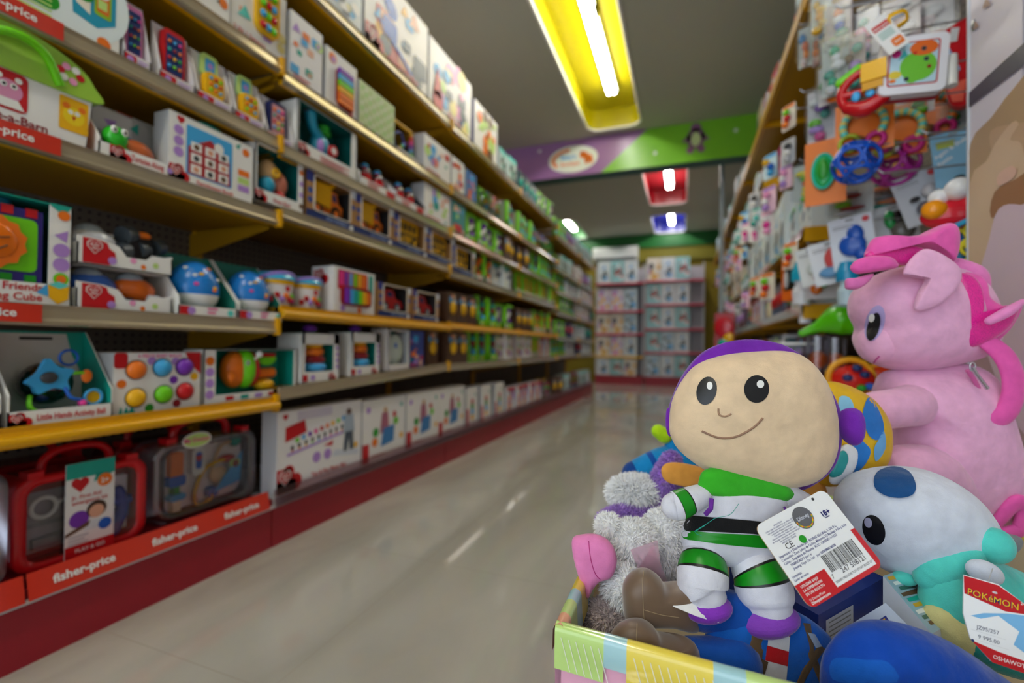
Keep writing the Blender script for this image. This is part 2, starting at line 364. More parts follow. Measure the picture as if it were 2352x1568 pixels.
for i in range(6):
    y0, y1 = BY[i], BY[i+1]
    root = thing('shelving_unit', '%s bay from the camera of the left yellow shelving with red kick plate' % ordn[i], 'shelving', ((XF+XB)/2, (y0+y1)/2, 0)); off = root.location.copy()
    mb = MB(); mb.box(XB-.02, XB, y0, y1, .1, 2.0 if i < 4 else 1.9, PEG); mb.build('back_panel', root, off)
    mb = MB()
    for yy in (y0,)+((y1-.03,) if i == 5 else ()): mb.box(XB-.03, XB+.02, yy+.001, yy+.029, 0, 2.05 if i < 4 else 1.95, YEL)
    mb.build('upright', root, off)
    mb = MB(); mb.box(-1.318, -1.303, y0+.002, y1-.002, 0, .132, KICK); mb.build('kick_panel', root, off)
    mb = MB(); mb.box(XB, -1.30, y0+.002, y1-.002, .132, .165, special('base_deck', '9A1226', .5) if i == 0 else mat('lgrey')); bd = mb.build('base_deck', root, off)
    mb = MB(); st = STRIP
    mb.tube([(-1.296, y0+.004, .138), (-1.296, y1-.004, .138)], .006, mat('lgrey', 'g'), n=8)
    if i == 0:
        for (a, b, n) in ((y0+.01, pxY(72)-.004, 2), (pxY(74), y1-.02, 3)):
            mb.add([(-1.288, a, .14), (-1.288, b, .14), (-1.300, b, .196), (-1.300, a, .196), (-1.345, b, .170), (-1.345, a, .170)], [(0, 1, 2, 3), (3, 2, 4, 5)], ORANGE)
            for k in range(n):
                c = a+(k+.5)*(b-a)/n
                mb.X = Matrix.Translation((-1.2865, c, .14)) @ Matrix.Rotation(PI/2, 4, 'Z') @ Matrix.Rotation(-.21, 4, 'X'); mb.text('fisher-price', 0, .02, .019, 'white', 0, 'c', bold=.03)
                mb.X = Matrix.Identity(4)
    else:
        mb.add([(-1.286, y0, .136), (-1.286, y1, .136), (-1.296, y1, .195), (-1.296, y0, .195)], [(0, 1, 2, 3)], clearmat('price_channel_clear', 'C8B0B8', .12, .2))
    mb.build('price_strip', bd, off)
    for L in range(2, 8):
        za, zb = ZB[i][L], ZE[i][L]
        mb = MB(); A, B = y0+.004, y1-.004
        def sh(x0, x1, d0, d1, m):
            v = [(x, y, z) for x in (x0, x1) for (y, q) in ((A, za), (B, zb)) for z in (q+d0, q+d1)]
            mb.add(v, [(0, 1, 3, 2), (4, 6, 7, 5), (0, 4, 5, 1), (2, 3, 7, 6), (0, 2, 6, 4), (1, 5, 7, 3)], m)
        sh(XB, XF-.012, LIP-.03, LIP-.006, YELD); sh(XF-.03, XF-.012, -.004, LIP-.006, YEL)
        for yy in (A, B-.004):
            q = za if yy == A else zb
            mb.add([(XB, yy, q-.09), (XB, yy, q), (XF-.05, yy, q), (XF-.05, yy, q-.01), (XB, yy+.003, q-.09), (XB, yy+.003, q), (XF-.05, yy+.003, q), (XF-.05, yy+.003, q-.01)], [(0, 1, 2, 3), (7, 6, 5, 4), (0, 3, 7, 4)], YELD)
        s_ = mb.build('shelf', root, off)
        mb = MB(); yel = (i == 0 and L == 2) or (i in (1, 2, 3) and L == 3) or (i in (1, 2) and L == 6 and False)
        prof = [(XF-.012, LIP), (XF-.004, LIP), (XF-.006, LIP*.75), (XF-.002, LIP*.3), (XF+.002, .006), (XF, -.002), (XF-.012, -.004)]
        m_ = YEL if yel else STRIP; n = len(prof)
        mb.add([(p[0], A, za+p[1]) for p in prof]+[(p[0], B, zb+p[1]) for p in prof], [(k, k+1, k+1+n, k+n) for k in range(n-1)]+[tuple(range(n)), tuple(range(2*n-1, n-1, -1))], m_)
        if yel: mb.tube([(XF+.002, A, za+.012), (XF+.002, B, zb+.012)], .013, YEL, n=10)
        if i == 0 and L in (3, 4, 5):
            e = {3: pxY(82), 4: pxY(117), 5: pxY(117)}[L]
            strip_text(mb, XF+.003, y0+.02, e, za+.002, za+LIP-.002, 3)
        mb.build('price_strip', s_, off)
        mb = MB(); mb.box(XF-.014, XF+.006, y1-.016, y1-.002, zb-.008, zb+LIP+.008, YEL); mb.build('end_clip', s_, off)
# -------------------------------------------------------- product printing
def heart(mb, x, z, s, m, y):
    pts = [(0, -.55), (.5, .0), (.5, .3), (.3, .48), (.08, .42), (0, .3), (-.08, .42), (-.3, .48), (-.5, .3), (-.5, 0)]
    mb.poly([(x+a*s, z+b*s) for a, b in pts], m, y)
def playgo(mb, x, z, s, y=-.001, cloud=True):
    if cloud:
        mb.rect(x, z, x+s*.75, z+s, 'red', y); mb.circ(x+s*.6, z+s*.8, s*.3, 'red', y); mb.circ(x+s*.95, z+s*.35, s*.36, 'red', y); mb.rect(x, z, x+s, z+s*.5, 'red', y)
    hs = s*.62; cx, cz = x+s*.42, z+s*.62
    heart(mb, cx, cz, hs, 'white', y-.0006); heart(mb, cx, cz, hs*.86, 'red', y-.0012)
    mb.text('PLAY', cx, cz+hs*.05, hs*.2, 'white', y-.0018, 'c', bold=.03); mb.text('GO', cx, cz-hs*.2, hs*.2, 'white', y-.0018, 'c', bold=.03)
def prect(mb, pts, m, y=-.001): mb.poly(pts, m, y)
def artwork(mb, x0, z0, x1, z1, rnd, cols, y=-.001, n=9):
    w, h = x1-x0, z1-z0
    for i in range(n):
        c = rnd.choice(cols); cx = x0+w*rnd.uniform(.12, .88); cz = z0+h*rnd.uniform(.12, .88); s = min(w, h)*rnd.uniform(.06, .16)
        k = rnd.random()
        yy = y-.0002*i
        if k < .4: mb.circ(cx, cz, s, c, yy, rz=s*rnd.uniform(.7, 1.2), n=14)
        elif k < .7: mb.poly(rrect(cx-s, cz-s*.8, cx+s, cz+s*.8, s*.3, 3), c, yy)
        else: mb.poly([(cx-s, cz-s*.8), (cx+s*1.1, cz-s*.5), (cx+s*.1, cz+s)], c, yy)
def carton(w, h, d, body='white', side=None, lid=None, back=None):
    mb = MB(); mb.box(-w/2, w/2, 0, d, 0, h, body, {0: side or body, 1: side or body, 5: lid or body}); return mb
def openbox(w, h, d, outer, inner, lip, slope=1.0, wf=.0, t=.003, frame=None):
    """open-fronted display box: back card, floor, side walls (sloping when slope<1), front lip"""
    mb = MB(); mb.box(-w/2, w/2, d-t, d, 0, h, outer, {2: inner}); mb.box(-w/2, w/2, 0, d, 0, t, outer, {5: inner})
    zf = lip+(h-lip)*(1 if slope >= 1 else slope*.25)
    for sx in (-1, 1):
        a, b = (-w/2, -w/2+t) if sx < 0 else (w/2-t, w/2)
        pr = [(0, 0), (d, 0), (d, h), (d*.9 if slope < 1 else 0, h), (0, zf)] if slope < 1 else [(0, 0), (d, 0), (d, h), (0, h)]
        n = len(pr); v = [(a, p, q) for p, q in pr]+[(b, p, q) for p, q in pr]
        mb.add(v, [tuple(range(n))], inner if sx > 0 else outer); mb.add(v, [tuple(range(2*n-1, n-1, -1))], outer if sx > 0 else inner)
        mb.add(v, [(i, i+n, (i+1) % n+n, (i+1) % n) for i in range(n)], outer)
    if slope >= 1: mb.box(-w/2, w/2, 0, d, h-t, h, inner if inner != 'dgrey' else outer)
    mb.box(-w/2, w/2, 0, t, 0, lip, outer)
    if frame:
        mb.box(-w/2, -w/2+frame[0], 0, t, lip, h, outer); mb.box(w/2-frame[1], w/2, 0, t, lip, h, outer); mb.box(-w/2, w/2, 0, t, h-frame[2], h, outer)
    return mb
# ------------------------------------------------------------ toy builders
RB = ['red', 'orange', 'yellow', 'lime', 'sky', 'purple', 'hot']
def toy_phone(mb, w, h, y, z, body, scr='navy'):
    mb.prism(rrect(-w/2, z, w/2, z+h, w*.2), y-.02, y, body); mb.poly(rrect(-w*.38, z+h*.1, w*.38, z+h*.9, w*.08), scr, y-.021)
    cs = ['orange', 'sky', 'hot', 'teal', 'dred', 'orange', 'red', 'yellow', 'green', 'sky', 'lime', 'orange']
    for i in range(12): mb.ell((-w*.24+w*.24*(i % 3), y-.022, z+h*(.76-.17*(i//3))), (w*.085, .004, w*.085), cs[i], 10, 6)
def toy_flip(mb, w, h, y, z):
    mb.prism(rrect(-w*.42, z+h*.5, w*.42, z+h, w*.2), y+.005, y+.025, 'aqua'); mb.prism(rrect(-w*.45, z+h*.5, w*.4, z+h, w*.2), y-.004, y+.005, 'plime')
    mb.poly(rrect(-w*.26, z+h*.6, w*.24, z+h*.9, w*.08), 'sky', y-.005); mb.circ(0, z+h*.75, w*.14, 'lilac', y-.006); mb.prism(rrect(-w*.5, z, w*.45, z+h*.52, w*.2), y-.03, y-.008, 'yellow')
    for i in range(9): mb.ell((-w*.25+w*.25*(i % 3), y-.031, z+h*(.4-.13*(i//3))), (w*.09, .005, w*.08), ['sky', 'red', 'lime', 'orange'][i % 4], 8, 6)
def toy_truck(mb, w, y, z, bed='yellow', cab='orange'):
    for x in (-w*.27, w*.27): mb.X0 = None; mb.tube([(x, y-w*.18, z+w*.14), (x, y-w*.05, z+w*.14)], w*.15, 'black', 16); mb.tube([(x, y-w*.19, z+w*.14), (x, y-w*.18, z+w*.14)], w*.07, 'orange', 12)
    mb.prism([(-w*.48, z+w*.26), (w*.08, z+w*.2), (w*.1, z+w*.62), (w*.22, z+w*.72), (w*.2, z+w*.78), (w*.02, z+w*.7), (-w*.5, z+w*.66)], y-w*.2, y+w*.2, bed)
    mb.prism([(w*.1, z+w*.12), (w*.46, z+w*.12), (w*.48, z+w*.3), (w*.34, z+w*.38), (w*.3, z+w*.58), (w*.12, z+w*.6)], y-w*.17, y+w*.17, cab)
    mb.poly([(w*.16, z+w*.4), (w*.3, z+w*.38), (w*.27, z+w*.54), (w*.16, z+w*.55)], 'navy', y-w*.172); mb.box(-w*.45, w*.46, y-w*.12, y+w*.12, z+w*.12, z+w*.22, cab)
def toy_bus(mb, w, y, z, c='yellow'):
    mb.prism(rrect(-w*.46, z+w*.12, w*.46, z+w*.62, w*.1), y-w*.16, y+w*.16, c)
    for i in range(4): mb.poly(rrect(-w*.38+w*.2*i, z+w*.38, -w*.24+w*.2*i, z+w*.55, w*.02, 2), 'black', y-w*.161)
    mb.rect(-w*.46, z+w*.27, w*.46, z+w*.31, 'black', y-w*.162)
    for x in (-w*.27, w*.27): mb.tube([(x, y-w*.19, z+w*.13), (x, y-w*.05, z+w*.13)], w*.12, 'black', 16); mb.tube([(x, y-w*.2, z+w*.13), (x, y-w*.19, z+w*.13)], w*.06, c, 12)
def toy_car(mb, w, y, z, c='red'):
    mb.prism(catmull2([(-w*.47, z+w*.1), (w*.47, z+w*.1), (w*.46, z+w*.3), (w*.22, z+w*.36), (w*.1, z+w*.56), (-w*.2, z+w*.58), (-w*.3, z+w*.4), (-w*.46, z+w*.36)]), y-w*.2, y+w*.2, c, smooth=True)
    mb.poly([(-w*.2, z+w*.4), (w*.1, z+w*.4), (w*.04, z+w*.52), (-w*.16, z+w*.53)], 'navy', y-w*.202)
    for x in (-w*.27, w*.27): mb.tube([(x, y-w*.22, z+w*.12), (x, y-w*.05, z+w*.12)], w*.13, 'dgrey', 14); mb.tube([(x, y-w*.23, z+w*.12), (x, y-w*.22, z+w*.12)], w*.06, 'lgrey', 10)
def catmull2(p, n=4): return [(v.x, v.y) for v in catmull([(a, b, 0) for a, b in p], n)]
def toy_rings(mb, R, y, z):
    for i, c in enumerate(['sky', 'dred', 'orange', 'yellow', 'lime']): mb.torus((0, y, z+R*.3+i*R*.46), R*(.72-.07*i), R*.27, c, 'z', 18, 8)
    mb.ell((0, y, z+R*2.6), (R*.42, R*.42, R*.3), 'purple')
def toy_egg(mb, r, y, z):
    mb.lathe([(r*math.sin(a)*(1 if a < 1.6 else 1), r*1.12-r*math.cos(a)*(1.12 if a < 1.57 else 1.3)) for a in [PI*i/16 for i in range(17)]], 'sky', 24, (0, y, z), lambda i: mat('F2F2F2', 'g') if i < 7 else mat('1E7FD6', 'g'))
    rn = random.Random(3)
    for i in range(9):
        a = rn.uniform(-2.6, -.5); t = rn.uniform(1.5, 2.5); X = r*math.sin(t)*math.cos(a); Y = r*math.sin(t)*math.sin(a); Z = r*1.12-r*math.cos(t)*1.3
        mb.ell((X*.98, y+Y*.98, z+Z), (r*.14, r*.06, r*.08), ['white', 'yellow', 'orange', 'white', 'hot', 'lime'][i % 6], 8, 5)
def toy_xylo(mb, w, h, y, z, n=6):
    mb.prism(rrect(-w*.5, z, w*.5, z+h, w*.12), y-.012, y, 'dred')
    for i in range(n): mb.box(-w*.42+i*w*.84/n, -w*.42+(i+.8)*w*.84/n, y-.02, y-.012, z+h*.1+i*h*.012, z+h*.9-i*h*.02, ['purple', 'sky', 'teal', 'lime', 'yellow', 'orange', 'red'][i % 7])
def toy_bird(mb, w, y, z):
    mb.ell((-w*.2, y, z+w*.32), (w*.2, w*.17, w*.28), 'orange'); mb.ell((-w*.05, y-w*.03, z+w*.33), (w*.15, w*.2, w*.3), 'lime'); mb.ell((w*.06, y-w*.02, z+w*.32), (w*.1, w*.19, w*.28), 'red')
    mb.ell((-w*.34, y-w*.14, z+w*.22), (w*.07, w*.05, w*.09), 'orange'); mb.ell((w*.08, y-w*.2, z+w*.55), (w*.05, w*.05, w*.05), 'white'); mb.tube([(0, y-w*.16, z+w*.44), (w*.08, y-w*.2, z+w*.54)], w*.018, 'white')
    mb.prism(circ(w*.3, z+w*.56, w*.17, w*.16, 14, 0, PI, 2*PI)+[(w*.47, z+w*.56)], y-w*.1, y+w*.1, 'red'); mb.prism(circ(w*.3, z+w*.5, w*.17, w*.13, 14, 0, PI, 2*PI)+[(w*.47, z+w*.5)], y-w*.12, y+w*.08, 'lime')
    mb.tube([(w*.16, y-w*.05, z+w*.25), (w*.46, y-w*.05, z+w*.25)], w*.08, 'orange', 12); mb.ell((w*.3, y-w*.04, z+w*.07), (w*.18, w*.13, w*.09), 'yellow')
    mb.circ(-w*.12, z+w*.42, w*.035, 'white', y-w*.21); mb.circ(-w*.12, z+w*.42, w*.018, 'navy', y-w*.212)
def toy_ball(mb, r, y, z):
    c = (0, y, z+r)
    mb.ell(c, r*.62, clearmat('smoke_plastic', '6A6068', .12, .1)); 
    for i, q in enumerate([(-.3, -.25, .1), (.25, -.3, -.25), (.1, -.2, .3), (-.2, -.3, -.35)]): mb.ell((c[0]+q[0]*r, c[1]+q[1]*r, c[2]+q[2]*r), r*.17, ['red', 'dred', 'orange', 'navy'][i])
    mb.prism(catmull2([(-.75*r, c[2]+.1*r), (-.5*r, c[2]+.35*r), (-.3*r, c[2]+.75*r), (-.05*r, c[2]+.5*r), (.3*r, c[2]+.4*r), (.15*r, c[2]+.1*r), (.2*r, c[2]-.2*r), (-.15*r, c[2]-.1*r), (-.5*r, c[2]-.25*r), (-.6*r, c[2]-.05*r)]), y-r*.78, y-r*.6, mat('sky', 'g'), smooth=True)
    mb.ell((-.28*r, y-.8*r, c[2]+.2*r), (.2*r, .08*r, .17*r), mat('dgrey', 'g'))
    mb.tube(catmull([(.2*r, y-.7*r, c[2]+.3*r), (.5*r, y-.75*r, c[2]+.3*r), (.75*r, y-.7*r, c[2]+.25*r)], 4, False), .05*r, 'lime'); mb.ell((.62*r, y-.75*r, c[2]+.2*r), (.14*r, .06*r, .2*r), 'orange')
    mb.tube(catmull([(.1*r, y-.75*r, c[2]-.1*r), (.2*r, y-.85*r, c[2]-.4*r), (.5*r, y-.8*r, c[2]-.5*r)], 4, False), .05*r, 'blue')
    mb.torus((.8*r, y-.75*r, c[2]-.45*r), .22*r, .045*r, 'sky', 'y'); mb.circ(.8*r, c[2]-.45*r, .2*r, 'gold', y-.74*r); mb.ell((.5*r, y-.8*r, c[2]-.6*r), .11*r, 'hot')
    mb.tube(catmull([(-.6*r, y-.6*r, c[2]-.3*r), (-.65*r, y-.75*r, c[2]-.6*r), (-.3*r, y-.7*r, c[2]-.85*r), (.1*r, y-.7*r, c[2]-.85*r)], 5, False), .06*r, 'lime'); mb.torus((.35*r, y-.4*r, c[2]+.75*r), .22*r, .04*r, 'blue', 'y')
def toy_elephant(mb, w, y, z):
    mb.ell((0, y, z+w*.35), (w*.27, w*.2, w*.32), '1E9CC0'); mb.limb([(-w*.1, y-w*.05, z+w*.55), (-w*.3, y-w*.08, z+w*.7), (-w*.38, y-w*.08, z+w*.95)], [w*.12, w*.11, w*.13], '1E9CC0'); mb.tube([(-w*.4, y-w*.08, z+w*1.0), (-w*.41, y-w*.08, z+w*1.08)], w*.135, 'dred', 14)
    mb.ell((w*.12, y, z+w*.72), (w*.2, w*.18, w*.1), 'green'); mb.tube([(w*.12, y, z+w*.78), (w*.12, y, z+w*.88)], w*.15, 'green', 14); mb.circ(w*.2, z+w*.3, w*.13, 'red', y-w*.26); mb.circ(w*.2, z+w*.3, w*.08, 'white', y-w*.262); mb.ell((w*.2, y-w*.16, z+w*.3), (w*.14, w*.09, w*.14), 'red')
    mb.ell((-w*.12, y-w*.15, z+w*.3), (w*.1, w*.06, w*.18), 'lilac')
# each product kind: function -> root Empty (local frame: width x, front at y=0 facing -y, up z)
def part(mb, name, root): return mb.build(name, root)
def p_window(w, h, d, outer, inner, lip, name, label, cat, toyname, toyfn, frame=None, front=None, slope=1.0, group=None, pane=False):
    root = thing(name, label, cat, group=group)
    mb = openbox(w, h, d, outer, inner, lip, slope, frame=frame)
    if front: front(mb)
    part(mb, 'display_box', root)
    mb = MB(); toyfn(mb); part(mb, toyname, root)
    if pane:
        mb = MB(); mb.rect(-w/2+.004, lip, w/2-.004, h-.004, CLEAR, -.0005); part(mb, 'window_film', root)
    return root
def p_carton(w, h, d, body, name, label, cat, front, side=None, lid=None, group=None):
    root = thing(name, label, cat, group=group); mb = carton(w, h, d, body, side, lid); front(mb); part(mb, 'carton', root); return root
def putL(root, L, x0, x1, inset=.02, dz=0, yaw_=0, y=None):
    if y is None: y = (pxY(x0)+pxY(x1))/2
    root.location = (XF-inset, y, shz(L, y)+.001+dz); root.rotation_euler = (0, 0, PI/2+yaw_); return root
def W(x0, x1, g=.006): return pxY(x1)-pxY(x0)-g
# ------------------------------------------ first bay of the left aisle
def lines(mb, x, z, w, n, m, h=.004, gap=.008, y=-.0012):
    for i in range(n): mb.rect(x, z-i*gap, x+w*(1 if i % 2 == 0 else .8), z-i*gap+h, m, y)
# base deck: clear instrument case, red doctor case, clear doctor case
def case(w, h, d, body, name, label, fill, card=None, clear=True):
    root = thing(name, label, 'toy case')
    mb = MB(); o = rrect(-w/2, 0, w/2, h*.82, w*.14, 6); i_ = rrect(-w/2+w*.09, w*.07, w/2-w*.09, h*.82-w*.07, w*.1, 6); n = len(o)
    for y, s in ((0, 1),):
        mb.add([(a, 0, b) for a, b in o]+[(a, -.008, b) for a, b in [(p[0]*.97, p[1]*.97+.004) for p in o]]+[(a, -.004, b) for a, b in i_]+[(a, .02, b) for a, b in i_],
               [(k, (k+1) % n, (k+1) % n+n, k+n) for k in range(n)]+[(k+n, (k+1) % n+n, (k+1) % n+2*n, k+2*n) for k in range(n)]+[(k+2*n, (k+1) % n+2*n, (k+1) % n+3*n, k+3*n) for k in range(n)], mat(body, 'g') if isinstance(body, str) else body, True)
    bk = mat('red', 'g') if clear else mat(body, 'g')
    mb.add([(a, 0, b) for a, b in o]+[(a, d, b) for a, b in o], [(k, k+n, (k+1) % n+n, (k+1) % n) for k in range(n)]+[tuple(range(2*n-1, n-1, -1))], FROST if clear else bk, True)
    mb.poly(i_, mat('dred' if not clear else 'E8E4E8'), .034 if clear else .034)
    part(mb, 'shell', root)
    mb = MB(); hh = h*.82
    mb.tube(catmull([(-w*.26, d*.4, hh-.01), (-w*.24, d*.4, hh+h*.1), (-w*.12, d*.4, h), (w*.12, d*.4, h), (w*.24, d*.4, hh+h*.1), (w*.26, d*.4, hh-.01)], 5, False), w*.035, mat('red', 'g'), 10); part(mb, 'handle', root)
    mb = MB(); fill(mb, w, hh); part(mb, 'instruments', root)
    for sx in (-1, 1):
        mb = MB(); mb.box(sx*w*.36-.014, sx*w*.36+.014, -.006, .03, hh-.012, hh+.012, mat('red', 'g')); part(mb, 'latch', root)
    mb = MB(); mb.poly(i_, CLEAR, -.003); part(mb, 'clear_window', root)
    if card: mb = MB(); card(mb, w, h); part(mb, 'printed_card', root)
    return root
def fill_clear(mb, w, h):
    mb.rect(-w*.36, h*.12, w*.36, h*.86, 'EAE4E2', .0335)
    mb.prism(rrect(-w*.33, h*.5, -w*.22, h*.85, .01), .01, .03, 'orange'); mb.prism(rrect(-w*.35, h*.42, -w*.2, h*.55, .008), .008, .03, 'blue'); mb.box(-w*.3, -w*.25, .01, .03, h*.25, h*.45, 'green'); mb.prism(rrect(-w*.34, h*.24, -w*.2, h*.32, .008), .006, .03, 'sky'); mb.box(-w*.31, -w*.24, .01, .03, h*.1, h*.24, 'cream')
    mb.prism(rrect(-w*.14, h*.5, -w*.02, h*.85, .012), .01, .03, 'white'); mb.poly(rrect(-w*.11, h*.58, -w*.05, h*.8, .008), 'blue', .009); heart(mb, -w*.08, h*.72, .02, 'red', .0085)
    mb.tube(catmull([(w*.3, .02, h*.85), (w*.16, .02, h*.8), (w*.08, .02, h*.55), (w*.06, .02, h*.4)], 5, False), .005, 'tan'); mb.ell((w*.31, .02, h*.84), .018, 'teal')
    mb.tube(catmull([(w*.2, .015, h*.62), (0, .015, h*.56), (-w*.1, .015, h*.3), (-w*.08, .015, h*.1), (w*.04, .015, h*.12), (w*.06, .015, h*.18)], 5, False), .0065, mat('gold', 'g')); mb.ell((w*.22, .02, h*.62), (.03, .012, .012), 'red')
    mb.prism([(w*.05, h*.2), (w*.34, h*.28), (w*.36, h*.7), (w*.2, h*.45)], .004, .006, 'sky'); mb.prism(rrect(w*.22, h*.5, w*.33, h*.6, .008), .002, .004, 'plime'); mb.circ(w*.28, h*.54, .012, 'dred', .001); mb.prism(rrect(w*.02, h*.15, w*.12, h*.28, .01), .01, .03, 'blue')
    mb.ell((w*.14, .02, h*.42), (.03, .01, .025), 'tan')
def fill_red(mb, w, h):
    mb.rect(-w*.38, h*.15, w*.38, h*.8, 'A8A0A8', .0335); mb.torus((-w*.27, .015, h*.64), w*.085, .005, 'white', 'y'); mb.tube([(-w*.18, .015, h*.66), (-w*.08, .015, h*.7)], .005, 'white')
    mb.rect(-w*.36, h*.42, -w*.1, h*.47, 'grey', .03); mb.box(-w*.33, -w*.06, .02, .04, h*.2, h*.3, 'grey'); mb.rect(w*.12, h*.12, w*.4, h*.78, 'E8E0F0', .033)
    mb.limb([(w*.17, .02, h*.25), (w*.19, .02, h*.7)], [.014, .012], mat('blue', 'g')); mb.limb([(w*.26, .02, h*.15), (w*.34, .02, h*.4), (w*.3, .02, h*.62)], [.016, .015, .012], mat('2038B0', 'g')); mb.limb([(w*.24, .02, h*.5), (w*.38, .02, h*.48)], [.012, .012], mat('2038B0', 'g'))
def card_red(mb, w, h):
    x0, x1, z0, z1 = -w*.17, w*.2, .0, h*.88; y = -.012
    mb.box(x0, x1, y, y+.002, z0, z1, 'white'); y -= .0006
    mb.rect(x0, z1-h*.14, x1, z1, 'teal', y); mb.poly([(x0+(x1-x0)*.55, z1-h*.2), (x1, z1-h*.14), (x0+(x1-x0)*.6, z1-h*.13)], 'teal', y); heart(mb, x0+.028, z1-h*.2, .034, 'red', y-.0004); mb.circ(x1-.022, z1-h*.2, .016, 'orange', y-.0008); mb.text('2+', x1-.022, z1-h*.225, .012, 'white', y-.0012, 'c', bold=.03)
    mb.text('Jr. First Aid', x0+.012, z1-h*.33, .0095, 'red', y, bold=.02); mb.text('emergency kit', x0+.012, z1-h*.38, .0095, 'red', y, bold=.02)
    mb.circ(x0+.027, z1-h*.52, .02, 'purple', y); mb.circ(x1-.038, z1-h*.46, .021, '4A3020', y-.0004); mb.circ(x1-.038, z1-h*.48, .016, 'E8B090', y-.0008); mb.poly([(x1-.065, z0+h*.24), (x1-.012, z0+h*.24), (x1-.02, z1-h*.56), (x1-.052, z1-h*.56)], 'pale', y-.0002)
    mb.poly([(x0, h*.25), (x0+.05, h*.33), (x0+.045, h*.28), (x0, h*.22)], 'brown', y-.0004); lines(mb, x0+.006, h*.2, .04, 3, 'lgrey', y=y-.0006)
    mb.rect(x0, z0, x1, z0+h*.13, 'red', y-.0002); mb.text('PLAY & GO', (x0+x1)/2, z0+h*.06, .009, 'white', y-.0006, 'c', bold=.02); mb.circ(x1-.02, h*.26, .014, 'blue', y-.0006)
def fill_part(mb, w, h):
    mb.rect(-w*.38, h*.1, w*.38, h*.9, 'E4E4E8', .033); mb.circ(-w*.1, h*.66, w*.12, 'green', .03); mb.circ(w*.2, h*.7, w*.08, 'white', .03)
    mb.prism([(-w*.3, h*.1), (w*.36, h*.16), (w*.4, h*.5), (w*.1, h*.38)], .004, .008, 'sky'); mb.circ(w*.08, h*.24, w*.1, 'white', .002); mb.circ(w*.08, h*.24, w*.085, 'dred', .001); mb.poly(rrect(-.02, h*.25, w*.14, h*.3, .01), 'yellow', .0005); mb.text('Doctor Set', -w*.15, h*.12, .012, 'red', .003, bold=.02)
bz = shz(1, .5)
a = case(.24, .30, .10, FROST, 'medical_toy_case', 'clear plastic toy doctor case cut by the left frame edge, blue card inside', fill_part); a.location = (-1.36, pxY(72)-.125, bz); a.rotation_euler = (0, 0, PI/2)
b = case(.27, .262, .10, 'red', 'medical_toy_case', 'red toy doctor case with a white and teal card hanging over its front', fill_red, card_red, False); b.location = (-1.38, (pxY(84)+pxY(388))/2, bz); b.rotation_euler = (0, 0, PI/2)
c = case(.33, .285, .10, FROST, 'medical_toy_case', 'clear toy doctor case showing a yellow stethoscope and an oval sticker', fill_clear); c.location = (-1.395, (pxY(392)+pxY(640))/2+.01, bz); c.rotation_euler = (0, 0, PI/2)
mb = MB(); mb.circ(-.05, .23, .045, 'white', -.014, rz=.024); mb.circ(-.05, .23, .04, 'plime', -.0146, rz=.02); mb.text('My Doctor', -.05, .226, .013, 'hot', -.015, 'c', bold=.03); part(mb, 'oval_sticker', c)
for k, (yy, lb) in enumerate(((.66, 'dark red toy case standing behind the red doctor case'), (.96, 'dark red toy case standing behind the clear doctor case with the oval sticker'))):
    r = case(.25, .27, .09, 'dred', 'medical_toy_case', lb, fill_red, None, False); r.location = (-1.53, yy, bz); r.rotation_euler = (0, 0, PI/2)

# level 2
def actball(lb, x0, x1, txt=True):
    w = W(x0, x1)
    def fr(mb):
        playgo(mb, -w/2+.002, .001, .028, -.0012, True); mb.text('Little Hands Activity Ball', -w/2+.045, .012, .0135, 'red', -.0012, bold=.02, maxw=w-.06)
        mb.rect(-w/2+.004, .004, w/2-.004, .2, 'D8D4D0', .1165); mb.poly([(w*.3, .2), (w/2-.004, .2), (w/2-.004, .1), (w*.36, .15)], 'teal', .116); mb.poly(rrect(-.03, .185, .03, .192, .003), 'black', .116)
    return p_window(w, .205, .12, 'white', '14A090', .034, 'activity_ball_box', lb, 'boxed toy', 'activity_ball', lambda mb: toy_ball(mb, w*.42, .075, .008), None, fr, .8)
r = actball('open tray box with a blue and green baby activity ball, sold as Little Hands', 18, 266); putL(r, 2, 18, 266)
r = actball('open activity ball tray cut off by the left frame edge', -190, 12); putL(r, 2, -190, 12)
def rainbow(w, h):
    def f(mb):
        cs = [('orange', -.27, .72), ('sky', .02, .74), ('purple', .29, .74), ('yellow', -.27, .26), ('lime', .04, .28), ('dred', .3, .3)]
        mb.poly(rrect(-w/2, h*.75, -w/2+.03, h, .008), 'red', -.001); mb.poly([(w*.3, h), (w/2, h), (w/2, h*.6), (w*.36, h*.8)], 'red', -.001)
        mb.text('6 PIECE BABY BALLS', -w*.25, h*.92, .009, 'hot', -.001, bold=.02)
        for c, x, z in [('orange', -.42, .5), ('purple', .16, .52), ('yellow', .42, .56), ('green', -.12, .07), ('dred', .2, .1), ('lilac', -.1, .86), ('lilac', .18, .84)]: mb.circ(w*x, h*z, h*.07, c, -.001)
        for i in range(3): mb.poly([(-w*.45+i*.01, 0), (-w*.42+i*.012, h*.14), (-w*.4+i*.014, 0)], 'teal', -.0014)
        for c, x, z in cs: mb.circ(w*x, h*z, h*.165, 'dgrey', -.0016)
    def t(r):
        for c, x, z in [('orange', -.27, .72), ('sky', .02, .74), ('purple', .29, .74), ('yellow', -.27, .26), ('lime', .04, .28), ('red', .3, .3)]: mb = MB(); mb.ell((w*x, 0, h*z), (h*.15, .018, h*.15), c); part(mb, 'textured_ball', r)
    return f, t
